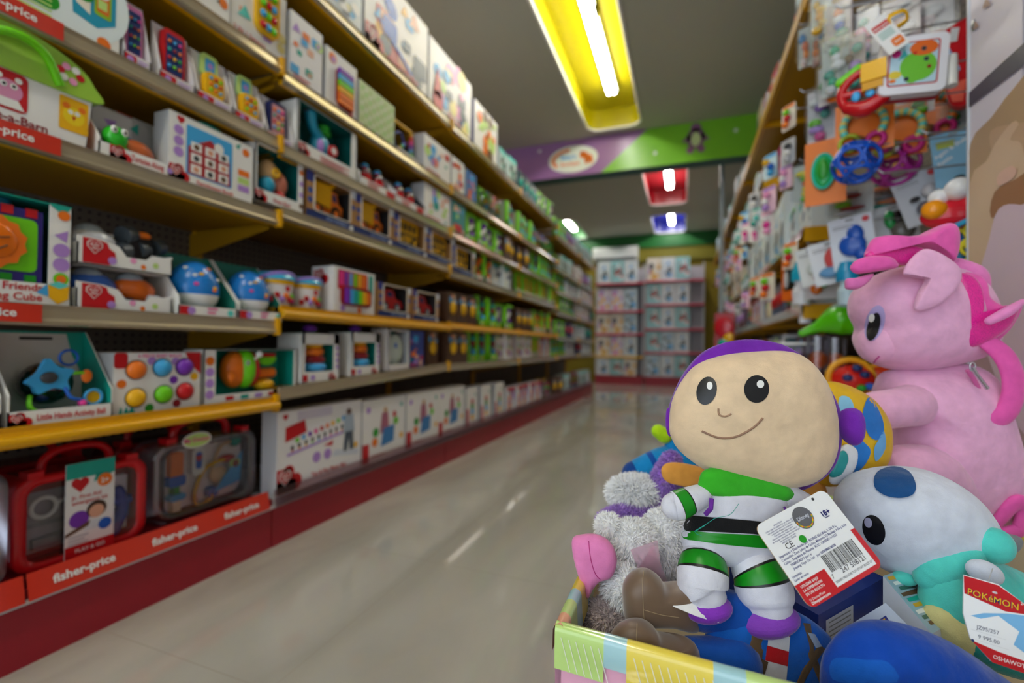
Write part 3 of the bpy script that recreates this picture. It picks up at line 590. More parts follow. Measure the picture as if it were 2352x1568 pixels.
for (x0, x1, lb, ins) in ((266, 470, 'white box of six round textured baby balls, front row on the yellow rail shelf', .03), (214, 420, 'white box of baby balls pushed back behind the other ball box', .16)):
    w = W(x0, x1); f, t = rainbow(w, .155); r = p_carton(w, .155, .07, 'white', 'baby_ball_box', lb, 'boxed toy', f, 'lgrey', 'white'); t(r); putL(r, 2, x0, x1, ins)
w = W(474, 690)
def fr(mb):
    for i in range(4): mb.circ(-w/2+.018, .03+.033*i, .013, 'lilac' if i < 3 else 'orange', -.001)
    for i in range(5): mb.rect(-w*.3+i*w*.15, .008, -w*.22+i*w*.15, .02, ['red', 'teal', 'lilac', 'red', 'orange'][i], -.001)
r = p_window(w, .165, .09, 'white', 'teal', .026, 'bath_toy_box', 'teal lined window box holding a green and orange bird toy with a red boat', 'boxed toy', 'bird_and_boat', lambda mb: toy_bird(mb, w*.62, .045, .03), (.036, .012, .004), fr); putL(r, 2, 474, 690, .03)

# level 3
w = W(-150, 166); h = .228
def fr(mb):
    x = w/2-.04
    mb.poly([(x, h*.98), (x+.025, h*.9), (x+.038, h), (x, h)], 'teal', -.0012); mb.circ(x+.024, h*.9, .011, 'orange', -.0016)
    mb.poly([(x+.008, h*.7), (x+.032, h*.76), (x+.03, h*.64)], 'lilac', -.0012)
    for z in (.56, .42): mb.circ(x+.021, h*z, .015, 'lilac', -.0012)
    mb.circ(x+.021, h*.28, .014, 'lime', -.0012); mb.circ(x+.021, h*.28, .009, 'orange', -.0016)
    mb.text('Animal Friends', x-.01, .033, .016, 'red', -.0012, 'r', bold=.02); mb.text('Discovering Cube', x-.01, .012, .016, 'red', -.0012, 'r', bold=.02)
    mb.poly([(x-.003, .05), (x+.012, .02), (x-.02, .03)], 'sky', -.0014); mb.poly([(x-.002, .05), (x+.018, .058), (x+.036, .05), (x+.034, .02), (x+.016, .008), (x, .022)], 'yellow', -.002); mb.poly([(x-.002, .05), (x+.018, .058), (x+.036, .05), (x+.018, .042)], 'aqua', -.0024)
def cube(mb):
    s = .155; x0 = w/2-.04-s-.006; z0 = .05
    mb.box(x0, x0+s, .012, .012+s, z0, z0+s, '3A2E96')
    for i in range(4):
        for z in (z0-.002, z0+s-.016): mb.box(x0+.012+i*.038, x0+.03+i*.038, .008, .02, z, z+.018, 'red' if z > z0 else 'green')
    mb.prism(rrect(x0+.012, z0+.022, x0+s-.012, z0+s-.022, .012), .004, .012, 'lime'); cx, cz = x0+s*.45, z0+s*.5
    mb.prism([(cx+(.05+.006*(i % 2))*math.cos(2*PI*i/24), cz+(.05+.006*(i % 2))*math.sin(2*PI*i/24)) for i in range(24)], -.004, .004, 'orange'); mb.ell((cx, -.004, cz), (.04, .008, .038), mat('orange', 'g'))
    mb.circ(cx-.012, cz+.012, .01, 'white', -.014); mb.circ(cx-.011, cz+.011, .006, 'navy', -.0146); mb.tube([(cx+.008, -.014, cz+.006), (cx+.024, -.011, cz+.01)], .0015, 'brown'); mb.tube(catmull([(cx-.015, -.013, cz-.012), (cx, -.014, cz-.02), (cx+.02, -.012, cz-.008)], 4, False), .0018, 'brown'); mb.circ(cx-.004, cz-.02, .007, 'white', -.0142)
    mb.lathe([(.028, 0), (.03, .02), (.024, .028), (0, .03)], mat('1E9CC0', 'g'), 16, (x0+s*.62, .07, z0+s)); mb.lathe([(.02, 0), (.02, .02), (0, .03)], 'green', 12, (x0+s*.25, .06, z0+s))
r = p_window(w, h, .17, 'white', 'teal', .05, 'activity_cube_box', 'white box with a purple and green activity cube, orange smiling sun face', 'boxed toy', 'activity_cube', cube, (.01, .04, 0.001), fr); putL(r, 3, -150, 166, .02)
def tray(lb, cars, x0=170, x1=396, dz=0, up=False):
    w = W(x0, x1); h = .062; d = .13; root = thing('vehicle_tray', lb, 'boxed toy')
    mb = MB(); mb.box(-w/2, w/2, 0, d, 0, .003, 'white'); mb.box(-w/2, w/2, d-.003, d, 0, .105, 'white')
    fpr = [(-w/2, 0), (w/2, 0), (w/2, h*.72), (w*.26, h*.72), (w*.2, h*.5), (-w*.02, h*.5), (-w*.1, h*.86), (-w*.25, h), (-w/2, h*1.05)]
    mb.prism(fpr, 0, .003, 'white')
    for sx in (-1, 1): mb.box(sx*w/2-(.003 if sx > 0 else 0), sx*w/2+(.003 if sx < 0 else 0), 0, d, 0, h*.8, 'white')
    for q in ((0, .36), (.12, .3)): pass
    mb.poly([(-w/2+.01, .004), (-w*.2, .004), (-w*.13, .018), (-w*.14, .036), (-w*.2, .044), (-w*.22, .056), (-w*.28, .06), (-w/2+.01, .062)], 'red', -.001)
    playgo(mb, -w/2+.012, .012, .05, -.0012, False); mb.circ(-w*.17, .016, .009, 'lilac', -.0018); mb.circ(w*.3, .02, .007, 'plime', -.001); mb.circ(w*.05, .024, .007, 'pink', -.001); mb.circ(w*.16, .012, .006, 'orange', -.001)
    part(mb, 'printed_tray', root)
    for (cx, c1, k) in cars:
        mb = MB(); s = .085
        if k == 'up':
            for q in ((-.035, .035, .09), (.0, .04, .06), (-.05, .03, .045), (.045, .05, .075)): mb.tube([(cx+q[0], q[1], q[2]), (cx+q[0]+.026, q[1]+.012, q[2]+.008)], .022, '39424A', 14)
            mb.box(cx-.03, cx+.03, .03, .08, .04, .09, 'black'); mb.ell((cx+.015, .04, .1), (.02, .01, .01), 'orange')
        else:
            mb.ell((cx, .05, .06), (.05, .036, .034), mat(c1, 'g')); mb.ell((cx-.005, .055, .084), (.03, .028, .022), mat('9AA8B4', 'g')); mb.prism(rrect(cx+.015, .03, cx+.045, .05, .005), .015, .03, mat('D0D4DC', 'g'))
            for q in (-.03, .03): mb.tube([(cx+q, .012, .022), (cx+q, .03, .022)], .017, '2A3036', 14)
        part(mb, 'toy_vehicle', root)
    putL(root, 3, x0, x1, .02, dz); return root
tray('lower vehicle display tray holding a blue and an orange toy vehicle', [(-.05, '3A6AC0', 'c'), (.04, 'E06A1A', 'c')])
tray('upper vehicle display tray, stacked on the other, with a black tumbled truck', [(-.05, 'C8CCD4', 'c'), (.04, 'black', 'up')], dz=.106)
for (x0, x1, lb) in ((401, 538, 'left of two boxes holding a shiny blue and white toy egg'), (541, 645, 'right of two boxes holding a shiny blue and white toy egg')):
    w = W(x0, x1, .004)
    def fr(mb):
        mb.rect(-w/2+.003, .003, -w/2+.03, .028, 'red', -.001); mb.circ(-w/2+.035, .016, .011, 'lilac', -.0014)
        lines(mb, -.005, .022, .03, 2, 'hot', .005, .011); mb.circ(w/2-.02, .016, .01, 'aqua', -.001)
    r = p_window(w, .19, .135, 'white', '1E7A6A', .03, 'egg_toy_box', lb, 'boxed toy', 'toy_egg', lambda mb: toy_egg(mb, min(w*.46, .066), .068, .006), None, fr, .5); putL(r, 3, x0, x1, .008)

# level 4
w = W(-140, 205); root = thing('shape_sorter_barn', 'toy barn carry box with green roof and handle, printed Shape-a-Barn', 'toy barn')
mb = MB(); hb = .125; mb.prism([(-w/2+.012, 0), (w/2-.012, 0), (w/2, hb), (-w/2, hb)], 0, .15, 'F0F0F0', 'orange')
mb.poly(rrect(-.06, .035, .0, .115, .012), 'red', -.001); mb.circ(-.03, .075, .022, 'D890B8', -.0015); mb.circ(-.038, .085, .006, 'white', -.002); mb.circ(-.022, .085, .006, 'white', -.002); mb.circ(-.037, .085, .003, 'black', -.0025); mb.circ(-.022, .085, .003, 'black', -.0025); mb.circ(-.045, .1, .006, 'white', -.0018); mb.circ(-.015, .1, .006, 'white', -.0018); mb.poly([(-.055, .04), (-.005, .04), (-.015, .058), (-.045, .058)], 'white', -.002)
mb.poly(rrect(.052, .035, .105, .11, .004), 'yellow', -.001); mb.circ(.078, .07, .02, 'F4D418', -.0015); mb.circ(.072, .078, .005, 'white', -.002); mb.circ(.084, .078, .005, 'white', -.002); mb.poly([(.074, .07), (.082, .07), (.078, .06)], 'red', -.002); mb.circ(.064, .09, .007, 'orange', -.0016); mb.circ(.093, .09, .007, 'orange', -.0016)
mb.text('Shape-a-Barn', -.095, .012, .018, 'dred', -.001, bold=.02); mb.rect(-w/2+.02, .04, -.075, .11, 'sky', -.001)
part(mb, 'barn_body', root)
mb = MB(); rf = catmull2([(-w*.5, hb-.004), (w*.52, hb-.006), (w*.5, hb+.03), (w*.36, hb+.062), (0, hb+.085), (-w*.36, hb+.075), (-w*.5, hb+.03)]); mb.prism(rf, -.006, .156, mat('A0CE4A', 'g'), smooth=True)
for i in range(6): mb.circ(w*.3+.018*math.cos(i), hb+.035+.015*math.sin(i), .008, ['red', 'white', 'pink'][i % 3], -.0075)
part(mb, 'green_roof', root)
mb = MB(); mb.tube(catmull([(-.075, -.008, hb+.02), (-.06, -.02, hb+.05), (-.02, -.026, hb+.06), (.02, -.02, hb+.045), (.05, -.008, hb+.0)], 5, False), .0085, mat('lime', 'g'), 10); part(mb, 'handle', root)
putL(root, 4, -140, 205, .02)
w = W(210, 396)
def fr(mb):
    playgo(mb, -w/2+.022, .0, .036, -.0012); mb.text('Tortoise Along', -w/2+.068, .014, .0155, 'red', -.0012, bold=.02, maxw=w-.1); mb.circ(w/2-.016, .02, .007, 'lilac', -.0012)
    mb.rect(-w*.3, .1, w*.2, .155, 'D8D8D8', .096); mb.poly([(-.03, .13), (.0, .135), (-.012, .11)], 'lilac', .0955); mb.poly([(.03, .13), (.05, .15), (.05, .12)], 'teal', .0955)
def tort(mb):
    mb.ell((-.045, .02, .062), (.026, .026, .028), mat('2FC02A', 'g')); mb.limb([(-.04, .03, .05), (-.01, .045, .03)], [.018, .02], mat('2FC02A', 'g')); mb.ell((.015, .05, .048), (.046, .036, .036), mat('D06A3A', 'g')); mb.ell((.01, .045, .03), (.042, .034, .016), 'yellow')
    for q in (-.012, .01): mb.ell((-.047+q, -.003, .074), (.0075, .004, .009), 'white'); mb.ell((-.047+q, -.007, .073), (.003, .002, .004), 'black')
    for q in (-.01, .045): mb.ell((q, .03, .018), (.014, .016, .012), 'lime')
    mb.ell((-.01, .06, .082), (.03, .02, .006), 'blue')
r = p_window(w, .16, .1, 'white', 'B8B8B8', .036, 'tortoise_toy_box', 'open tray with a green tortoise toy, printed Tortoise Along', 'boxed toy', 'tortoise_toy', tort, None, fr, .3); putL(r, 4, 210, 396, .012)
w = W(372, 572); h = .185
def fr(mb):
    mb.rect(-w/2, h*.75, -w/2+.0, h, 'red', -.001); heart(mb, -w*.38, h*.92, .02, 'red', -.001)
    for i in range(3): mb.circ(-w*.4, h*(.76-.16*i), .013, 'lilac', -.001)
    mb.poly(rrect(-w*.32, h*.16, w*.22, h*.9, .006), 'sky', -.001); mb.poly([(-w*.3, h*.18), (-w*.3, h*.58), (-w*.05, h*.8), (w*.18, h*.6), (w*.2, h*.18)], 'B02028', -.0014)
    for i in range(3):
        for j in range(3): mb.rect(-w*.27+i*w*.16, h*(.2+.17*j), -w*.15+i*w*.16, h*(.33+.17*j), 'white', -.0018); mb.circ(-w*.21+i*w*.16, h*(.26+.17*j), .008, ['E0A080', 'dgrey', 'brown'][(i+j) % 3], -.0022)
    mb.circ(w*.05, h*.72, .015, 'white', -.0022); mb.circ(w*.4, h*.85, .012, 'orange', -.001); mb.poly([(w*.26, h*.9), (w*.33, h*.96), (w*.3, h*.85)], 'teal', -.001)
    for i in range(3): mb.rect(w*.3, h*(.18+.13*i), w*.45, h*(.28+.13*i), ['lilac', 'plime', 'orange'][i], -.001)
    playgo(mb, -w/2+.002, .002, .042, -.001); mb.text('Farmhouse Book', -w*.2, h*.05, .012, 'red', -.001, bold=.02)
r = p_carton(w, h, .06, 'white', 'picture_toy_box', 'white box with a red farmhouse picture of square photo panels', 'boxed toy', fr, 'lgrey'); mb = MB(); mb.tube(catmull([(-.03, .03, h), (-.02, .03, h+.016), (.03, .03, h+.016), (.04, .03, h)], 4, False), .005, 'teal'); part(mb, 'carry_handle', r); putL(r, 4, 372, 572, .012)
w2 = W(332, 520); r = p_carton(w2, h, .05, 'white', 'picture_toy_box', 'white toy box with a red corner standing behind the farmhouse box', 'boxed toy', lambda mb: (mb.poly([(-w2/2, h), (-w2/2+.04, h), (-w2/2+.03, h*.8), (-w2/2, h*.72)], 'red', -.001), artwork(mb, -w2*.3, 0, w2/2, h, random.Random(4), ['lilac', 'sky', 'red'])), 'lgrey'); putL(r, 4, 332, 520, .16)
w = W(574, 690); h = .19
def fr(mb):
    playgo(mb, -w/2+.002, .001, .034, -.001); mb.text('Shape Bear', -w*.15, .012, .012, 'red', -.001, bold=.02)
    for i in range(4): mb.circ(w/2-.011, .03+.04*i, .009, ['brown', 'lilac', 'lilac', 'orange'][i], -.001)
def bear(mb):
    mb.ell((-.02, .04, .12), (.034, .03, .04), 'C8A070'); mb.ell((-.03, .03, .07), (.026, .026, .03), '1E9CC0'); mb.ell((.025, .04, .09), (.03, .03, .045), 'C07058'); mb.torus((-.01, .012, .115), .011, .006, 'gold', 'y'); mb.ell((.02, .03, .045), (.024, .02, .02), 'red'); mb.ell((.0, .05, .035), (.03, .03, .014), 'green')
r = p_window(w, h, .1, 'white', '0E7A78', .04, 'shape_toy_box', 'white window box with teal lining and a tan and blue animal toy inside', 'boxed toy', 'animal_toy', bear, (.008, .024, .008), fr); putL(r, 4, 574, 690, .012)

# level 5
w = W(-60, 262); h = .22
def fr(mb):
    mb.circ(.02, h*.5, h*.52, 'E8F4F8', -.0008, n=30); mb.poly(rrect(-w*.35, .03, w*.0, h*.32, .02), 'green', -.001)
    for i in range(5): mb.rect(-w*.33, h*.26-i*.011, -w*.06, h*.26-i*.011+.004, 'plime', -.0014)
    mb.poly([(w*.1, h*.24), (w*.3, h*.2), (w*.46, h*.32), (w*.46, h), (w*.05, h)], '1E9CC0', -.0014); mb.poly([(w*.12, h*.36), (w*.24, h*.3), (w*.24, h), (w*.12, h)], 'F4EEDC', -.0018); mb.poly(rrect(w*.27, h*.34, w*.42, h*.98, .006), '8EBE28', -.002); mb.poly(rrect(w*.29, h*.38, w*.4, h*.7, .004), 'E07020', -.0024); mb.circ(w*.34, h*.6, .014, 'white', -.0028); mb.circ(w*.36, .016, .014, 'orange', -.001); mb.rect(w*.3, h*.42, w*.38, h*.52, 'plime', -.0028); mb.circ(w*.18, h*.5, .02, 'green', -.0022)
r = p_carton(w, h, .06, 'white', 'soft_book_box', 'large white soft activity book box at the top left corner', 'boxed toy', fr, 'lgrey'); putL(r, 5, -60, 262, .016)
def phonecard(x0, x1, lb, body, h, kind='p', scr='navy', txtc='red', ht=.13):
    w = W(x0, x1)
    def fr(mb):
        heart(mb, -w*.36, h*.93, .016, 'red', .0395); mb.circ(-w*.32, h*.66, .012, 'lilac', .0395); mb.poly(rrect(-.012, h-.014, .012, h-.009, .002), 'black', .0395)
        mb.rect(-w/2+.001, .001, -w*.05, .024, 'red', -.001); mb.circ(-w*.28, .013, .008, 'lilac', -.0014); lines(mb, 0, .016, w*.38, 2, 'lilac', .003, .007)
    toy = (lambda mb: toy_phone(mb, w*.62, ht, .036, .026, body, scr)) if kind == 'p' else (lambda mb: toy_flip(mb, w*.55, ht, .03, .028))
    r = p_window(w, h, .042, 'E4E0E4', 'E4E0E4', .028, 'toy_phone_pack', lb, 'boxed toy', 'toy_phone', toy, None, fr, .2); return putL(r, 5, x0, x1, .014)
phonecard(266, 334, 'pink toy phone with navy number pad on its card', 'D078B0', .175); phonecard(350, 436, 'red toy phone with navy number pad on its card', 'red', .165)
phonecard(438, 524, 'green and yellow flip toy phone, nearer of the two', 'lime', .155, 'f'); phonecard(527, 600, 'green and yellow flip toy phone, farther of the two', 'lime', .155, 'f'); phonecard(602, 668, 'navy toy phone with pink screen on its card', '16205A', .155, 'p', 'D898A0', ht=.12)
# level 6
w = W(520, 652); h = .24
def fr(mb):
    artwork(mb, -w/2, .03, w*.3, h, random.Random(9), ['lilac', 'orange', 'aqua', 'E8B090', 'red'], n=8)
    mb.text('2 IN 1 Sensory', -w*.45, .022, .014, 'red', -.0012, bold=.02, maxw=w*.6); mb.circ(w*.4, .06, .016, 'D8C870', -.002); mb.circ(w*.4, .095, .018, 'D8C870', -.002)
r = p_carton(w, h, .09, 'white', 'popper_toy_box', 'white box with a yellow bead popper on the sixth shelf', 'boxed toy', fr, 'lgrey')
mb = MB(); mb.prism(rrect(-w*.12, .06, w*.3, .28, .03), -.018, 0, mat('gold', 'g'))
for i in range(12): mb.ell((-w*.02+(i % 3)*w*.1, -.02, .085+.036*(i//3)), (.0115, .008, .012), mat(['red', 'sky', 'lime'][(i+i//3) % 3], 'g'), 10, 6)
part(mb, 'bead_popper', r); putL(r, 6, 520, 652, .03)
for x0, x1, lb, cc in ((395, 517, 'white picture box left of the yellow bead popper', ['orange', 'E8B090', 'aqua', 'dgrey']), (240, 392, 'white picture box at the top edge, farthest left on the sixth shelf', ['red', 'sky', 'plime'])):
    w = W(x0, x1); r = p_carton(w, .22, .08, 'white', 'picture_toy_box', lb, 'boxed toy', (lambda cc: lambda mb: artwork(mb, -w/2, 0, w/2, .22, random.Random(x0), cc, n=14))(cc)); putL(r, 6, x0, x1, .02)
# ------------------------------------- second and third bay, nearest items
def run(fn, L, spans, inset=.02, dz=0):
    """first product is built, the rest are copies"""
    r0_ = fn(); out = []
    for k, (x0, x1) in enumerate(spans):
        r = r0_ if k == 0 else dup(r0_); putL(r, L, x0, x1, inset, dz); out.append(r)
    return out
def relabel(rs, labels):
    for r, l in zip(rs, labels): r['label'] = l
# base: music mat + blocks boxes
w = W(645, 838, .004); h = .285
def fr(mb):
    playgo(mb, -w/2+.001, .0, .085, -.001, True); mb.poly([(-w*.42, h*.62), (-w*.2, h*.7), (-w*.22, h*.86), (-w*.42, h*.8)], 'red', -.0014); heart(mb, -w*.42, h*.93, .022, 'red', -.001)
    mb.poly([(-w*.4, h*.46), (w*.26, h*.6), (w*.3, h*.72), (-w*.38, h*.58)], 'EFEFEF', -.0016); mb.poly([(-w*.4, h*.44), (w*.26, h*.57), (w*.26, h*.6), (-w*.4, h*.47)], 'lilac', -.0018)
    for i in range(9): mb.circ(-w*.35+i*w*.072, h*(.535+.016*i), .0075, 'black', -.002); mb.circ(-w*.35+i*w*.072, h*(.5+.014*i), .005, RB[i % 7], -.002); mb.circ(-w*.3+i*w*.068, h*(.62+.02*i), .009, RB[(i+3) % 7], -.002)
    mb.circ(w*.32, h*.86, .014, '6A4632', -.0022); mb.poly([(w*.24, h*.56), (w*.4, h*.56), (w*.38, h*.82), (w*.26, h*.82)], 'A8B8C8', -.002); mb.poly([(w*.25, h*.3), (w*.39, h*.3), (w*.38, h*.57), (w*.27, h*.57)], 'steel', -.002); mb.poly([(w*.3, h*.3), (w*.33, h*.3), (w*.32, h*.48)], 'white', -.0024)
    for q in (-.08, .05): mb.circ(w*q, h*.33, .02, 'lilac', -.001)
    mb.poly([(w*.1, h*.28), (w*.46, h*.2), (w*.46, h*.28), (w*.14, h*.36)], 'D8DEEA', -.0014); mb.circ(w*.42, h*.35, .012, 'yellow', -.002); mb.poly([(-w*.0, h*.46), (w*.12, h*.5), (w*.1, h*.43)], 'red', -.0014); mb.text('Tap & Play Music Mat', -w*.14, h*.09, .016, 'red', -.0012, bold=.02, rot=.0, maxw=w*.55)
    mb.rect(-w*.3, h*.86, w*.1, h*.98, 'D8D0E0', -.001)
r = p_carton(w, h, .07, 'F2F0F0', 'music_mat_box', 'large white music mat box with a child standing on the mat, base deck', 'boxed toy', fr, 'lgrey'); putL(r, 1, 645, 838, .03)
def blocks(w, h, lb):
    def fr(mb):
        mb.rect(-w/2, 0, -w*.36, h*.3, 'red', -.001); mb.circ(-w*.38, h*.84, .014, 'lilac', -.001); mb.circ(0, h*.8, .014, 'C8A070', -.001); mb.poly([(-w*.12, h*.42), (w*.1, h*.42), (w*.06, h*.76), (-w*.08, h*.76)], 'B06A80', -.0014)
        mb.poly([(-w*.1, h*.2), (w*.2, h*.24), (w*.22, h*.52), (-w*.04, h*.5)], '3A80C0', -.0018); mb.circ(-w*.22, h*.46, .02, 'green', -.002); mb.circ(-w*.24, h*.3, .02, 'orange', -.002); mb.circ(w*.26, h*.58, .018, 'lime', -.002); mb.circ(w*.22, h*.7, .014, 'red', -.002); mb.circ(w*.4, h*.3, .014, 'yellow', -.002); mb.circ(w*.4, h*.85, .01, 'teal', -.001)
        mb.text('Building Blocks', -w*.3, h*.06, .012, 'red', -.001, bold=.02)
    return p_carton(w, h, .09, 'F0EEEC', 'block_set_box', lb, 'boxed toy', fr, 'lgrey')
a, b_ = pxY(840), pxY(938)
rs = run(lambda: blocks(b_-a-.006, .275, ''), 1, [(840, 938), (941, 1014), (1017, 1070)], .03)
relabel(rs, ['white building block box right beside the music mat box', 'second white building block box from the music mat box', 'third white building block box from the music mat box'])
def stack_(w, h, lb):
    def fr(mb): mb.rect(-w/2, 0, -w*.3, h*.45, 'red', -.001); mb.circ(0, h*.62, .02, 'red', -.0014); mb.circ(0, h*.5, .022, 'green', -.0018); mb.circ(.0, h*.36, .022, 'sky', -.0022); mb.circ(0, h*.22, .02, 'yellow', -.0026); mb.circ(w*.3, h*.8, .01, 'teal', -.001)
    return p_carton(w, h, .1, 'F0EEEC', 'stacking_toy_box', lb, 'boxed toy', fr, 'lgrey')
rs = run(lambda: stack_(.17, .25, ''), 1, [(1076, 1104), (1107, 1136), (1140, 1164)], .03); relabel(rs, ['narrow white stacking toy box next to the third block box', 'middle narrow white stacking toy box on the base deck', 'narrow white stacking toy box farthest from the block boxes'])
# level 2, bay 2
w = W(694, 782)
def rfr(w, h):
    def fr(mb):
        playgo(mb, w*.2, .0, .03, -.0012); artwork(mb, -w/2, h*.8, w/2, h, random.Random(5), ['lilac', 'pink', 'white', 'lgrey'], n=5); mb.rect(-w*.48, .006, -w*.36, .03, 'red', -.001); mb.circ(-w*.22, .018, .01, 'lilac', -.001)
        for i in range(4): mb.circ(w*.44, h*(.3+.13*i), .008, 'lilac', -.001)
    return fr
h = .185
rs = run(lambda: p_window(w, h, .12, 'white', '18B0A0', .04, 'ring_stack_box', '', 'boxed toy', 'ring_stack', lambda mb: toy_rings(mb, w*.33, .06, .036), (.014, .03, .042), rfr(w, h)), 2, [(694, 782), (790, 888)], .02)
relabel(rs, ['rainbow ring stack in a teal lined window box, nearer of the two', 'rainbow ring stack in a teal lined window box, farther of the two'])
w = W(892, 944); r = p_window(w, .2, .1, 'E8E4E4', '0E6A5A', .03, 'baby_plate_box', 'pale box with a whitish green round dish in its window', 'boxed toy', 'round_dish', lambda mb: (mb.ell((0, .03, .1), (w*.36, .02, .075), 'D0DCD4'), mb.circ(-.02, .12, .012, 'blue', .008)), (.012, .016, .01)); putL(r, 2, 892, 944, .02)
def kraft(w, h, toy, nm_, lb, toycol=None):
    def fr(mb):
        mb.rect(-w/2, 0, w/2, h*.2, 'navy', -.001); mb.text('ECO WHEELS', -w*.12, h*.09, .014, '9AB0E0', -.0014, bold=.02, maxw=w*.55); mb.rect(w*.36, .008, w*.44, .026, 'white', -.0014)
        for z in (.4, .6): mb.circ(-w*.43, h*z, w*.045, '2A50A0', -.001)
        mb.rect(-w/2, h*.78, -w*.37, h, '2A3A90', -.001); mb.circ(w*.44, h*.6, w*.04, '2A50A0', -.001); mb.rect(w*.38, h*.8, w*.5, h, 'D8DEEA', -.001)
        mb.tube([(a, -.002, b) for a, b in rrect(-w*.36, h*.21, w*.37, h*.96, .012, 3)], .0025, 'E8E0D0', 6, True)
    return p_window(w, h, .13, 'kraft', 'dgrey', h*.2, 'wooden_vehicle_box', lb, 'boxed toy', nm_, toy, (w*.14, w*.13, h*.04), fr)
# level 4 bay 2: dump trucks and buses
w = W(694, 812); rs = run(lambda: kraft(w, .175, lambda mb: toy_truck(mb, w*.68, .06, .036), 'dump_truck', ''), 4, [(694, 812), (817, 893)], .014); relabel(rs, ['yellow dump truck in a kraft and navy window box, nearer of the two', 'yellow dump truck in a kraft and navy window box, farther of the two'])
w = W(898, 980); rs = run(lambda: kraft(w, .17, lambda mb: toy_bus(mb, w*.66, .06, .036), 'school_bus', ''), 4, [(898, 980), (983, 1035), (1038, 1085)], .014); relabel(rs, ['yellow bus in a kraft window box, right next to the dump trucks', 'yellow bus in a kraft window box, middle of three', 'yellow bus in a kraft window box, farthest of three'])
# level 3 bay 2
def bucket(lb):
    root = thing('toy_bucket', lb, 'bucket'); R = .062
    mb = MB(); mb.lathe([(0, 0), (R*.74, 0), (R*.76, .012), (R*.94, .082), (R, .084), (R*1.02, .1), (R*.9, .1)], 'white', 28, (0, .07, 0), lambda i: mat('yellow', 'g') if i in (0, 1, 3, 4) else mat('F0ECEC', 'g'))
    for i in range(7):
        a = -PI/2+(i-3)*.3; mb.ell((R*.86*math.cos(a), .07+R*.86*math.sin(a), .03+.014*(i % 2)), (.012, .006, .011), ['red', 'red', 'lilac', 'orange', 'red', 'lime', 'hot'][i])
    mb.circ(0, .068, .01, 'red', .07-R*.96); part(mb, 'bucket_body', root)
    mb = MB(); mb.lathe([(R*1.08, .098), (R*1.08, .106), (R*.9, .124), (0, .126)], mat('3AB4DC', 'g'), 28, (0, .07, 0)); part(mb, 'lid', root)
    mb = MB(); mb.tube([(R*1.1*math.cos(t), .07-R*1.0*math.sin(t)*.9, .1+.022*math.sin(t)) for t in [PI*k/14 for k in range(15)]], .007, 'A088E0', 8); part(mb, 'handle', root)
    return root
rs = run(lambda: bucket(''), 3, [(628, 700), (702, 756)], .02); relabel(rs, ['toy bucket with blue lid and lilac handle beside the egg boxes', 'toy bucket with blue lid beside the xylophone box'])
w = W(762, 858); h = .185
def fr(mb):

    mb.poly(rrect(-w*.42, h*.52, w*.3, h*.95, .008), 'red', -.001)
    for i in range(6): mb.rect(-w*.38+i*w*.11, h*.62, -w*.3+i*w*.11, h*.92, RB[-1-i], -.0014)
    mb.circ(-w*.3, h*.12, .014, 'lilac', -.001); mb.circ(w*.1, h*.1, .014, 'orange', -.001); mb.rect(w*.34, h*.5, w*.44, h*.95, 'teal', -.001)
r = p_carton(w, h, .11, 'white', 'xylophone_box', 'white box with a rainbow xylophone, red cloud logo on its side', 'boxed toy', fr, 'E8E6E6'); mb = MB(); toy_xylo(mb, w*.72, h*.42, 0, h*.18); part(mb, 'xylophone', r)
mb = MB(); mb.X = Matrix.Translation((-w/2, 0, 0)) @ Matrix.Rotation(-PI/2, 4, 'Z'); playgo(mb, -.1, h*.62, .055, -.001, True); part(mb, 'side_logo', r); putL(r, 3, 762, 858, .014)
w = W(864, 942); rs = run(lambda: kraft(w, .16, lambda mb: toy_car(mb, w*.66, .06, .034, 'red'), 'red_car', ''), 3, [(864, 942), (946, 1006)], .014); relabel(rs, ['red toy car in a kraft window box, nearer of the two', 'red toy car in a kraft window box, farther of the two'])
# level 5 bay 2
w = W(672, 812); r = p_window(w, .2, .12, 'white', '0E6A66', .05, 'elephant_toy_box', 'blue elephant toy with a red topped trunk in a teal lined box', 'boxed toy', 'elephant_toy', lambda mb: toy_elephant(mb, w*.52, .05, .035), (.006, .03, .004), lambda mb: (playgo(mb, -w/2+.005, .004, .04), lines(mb, -w*.15, .03, w*.5, 3, 'red', .004, .009))); putL(r, 5, 672, 812, .014)
def bells(mb):
    for x in (-.04, .05): mb.lathe([(.03, 0), (.028, .03), (.012, .045), (.014, .07), (0, .075)], mat('red', 'g'), 14, (x, .05, .05)); mb.ell((x, .05, .12), (.018, .018, .012), mat('sky', 'g')); mb.ell((x, .045, .085), .024, FROST)
w = W(818, 905); rs = run(lambda: p_window(w, .15, .11, 'F0EEEE', 'dgrey', .04, 'bell_toy_box', '', 'boxed toy', 'bell_toy', bells, None, lambda mb: (mb.rect(w*.2, .004, w*.44, .036, 'red', -.001), lines(mb, -w*.3, .03, w*.3, 3, 'red', .004, .009)), .6), 5, [(818, 905), (908, 965)], .014); relabel(rs, ['red and clear bell toys in a low open tray, nearer tray', 'red and clear bell toys in a low open tray, farther tray'])
def multi(w, h, d, body, seed, lb, nm_='picture_toy_box', cc=None, cat='boxed toy'):
    rn = random.Random(seed); cc = cc or ['lilac', 'red', 'orange', 'sky', 'plime', 'E8B090', 'teal']
    return p_carton(w, h, d, body, nm_, lb, cat, lambda mb: (artwork(mb, -w/2, 0, w/2, h, rn, cc, n=12), lines(mb, -w*.4, h*.1, w*.5, 2, 'red', .006, .012)), 'lgrey')
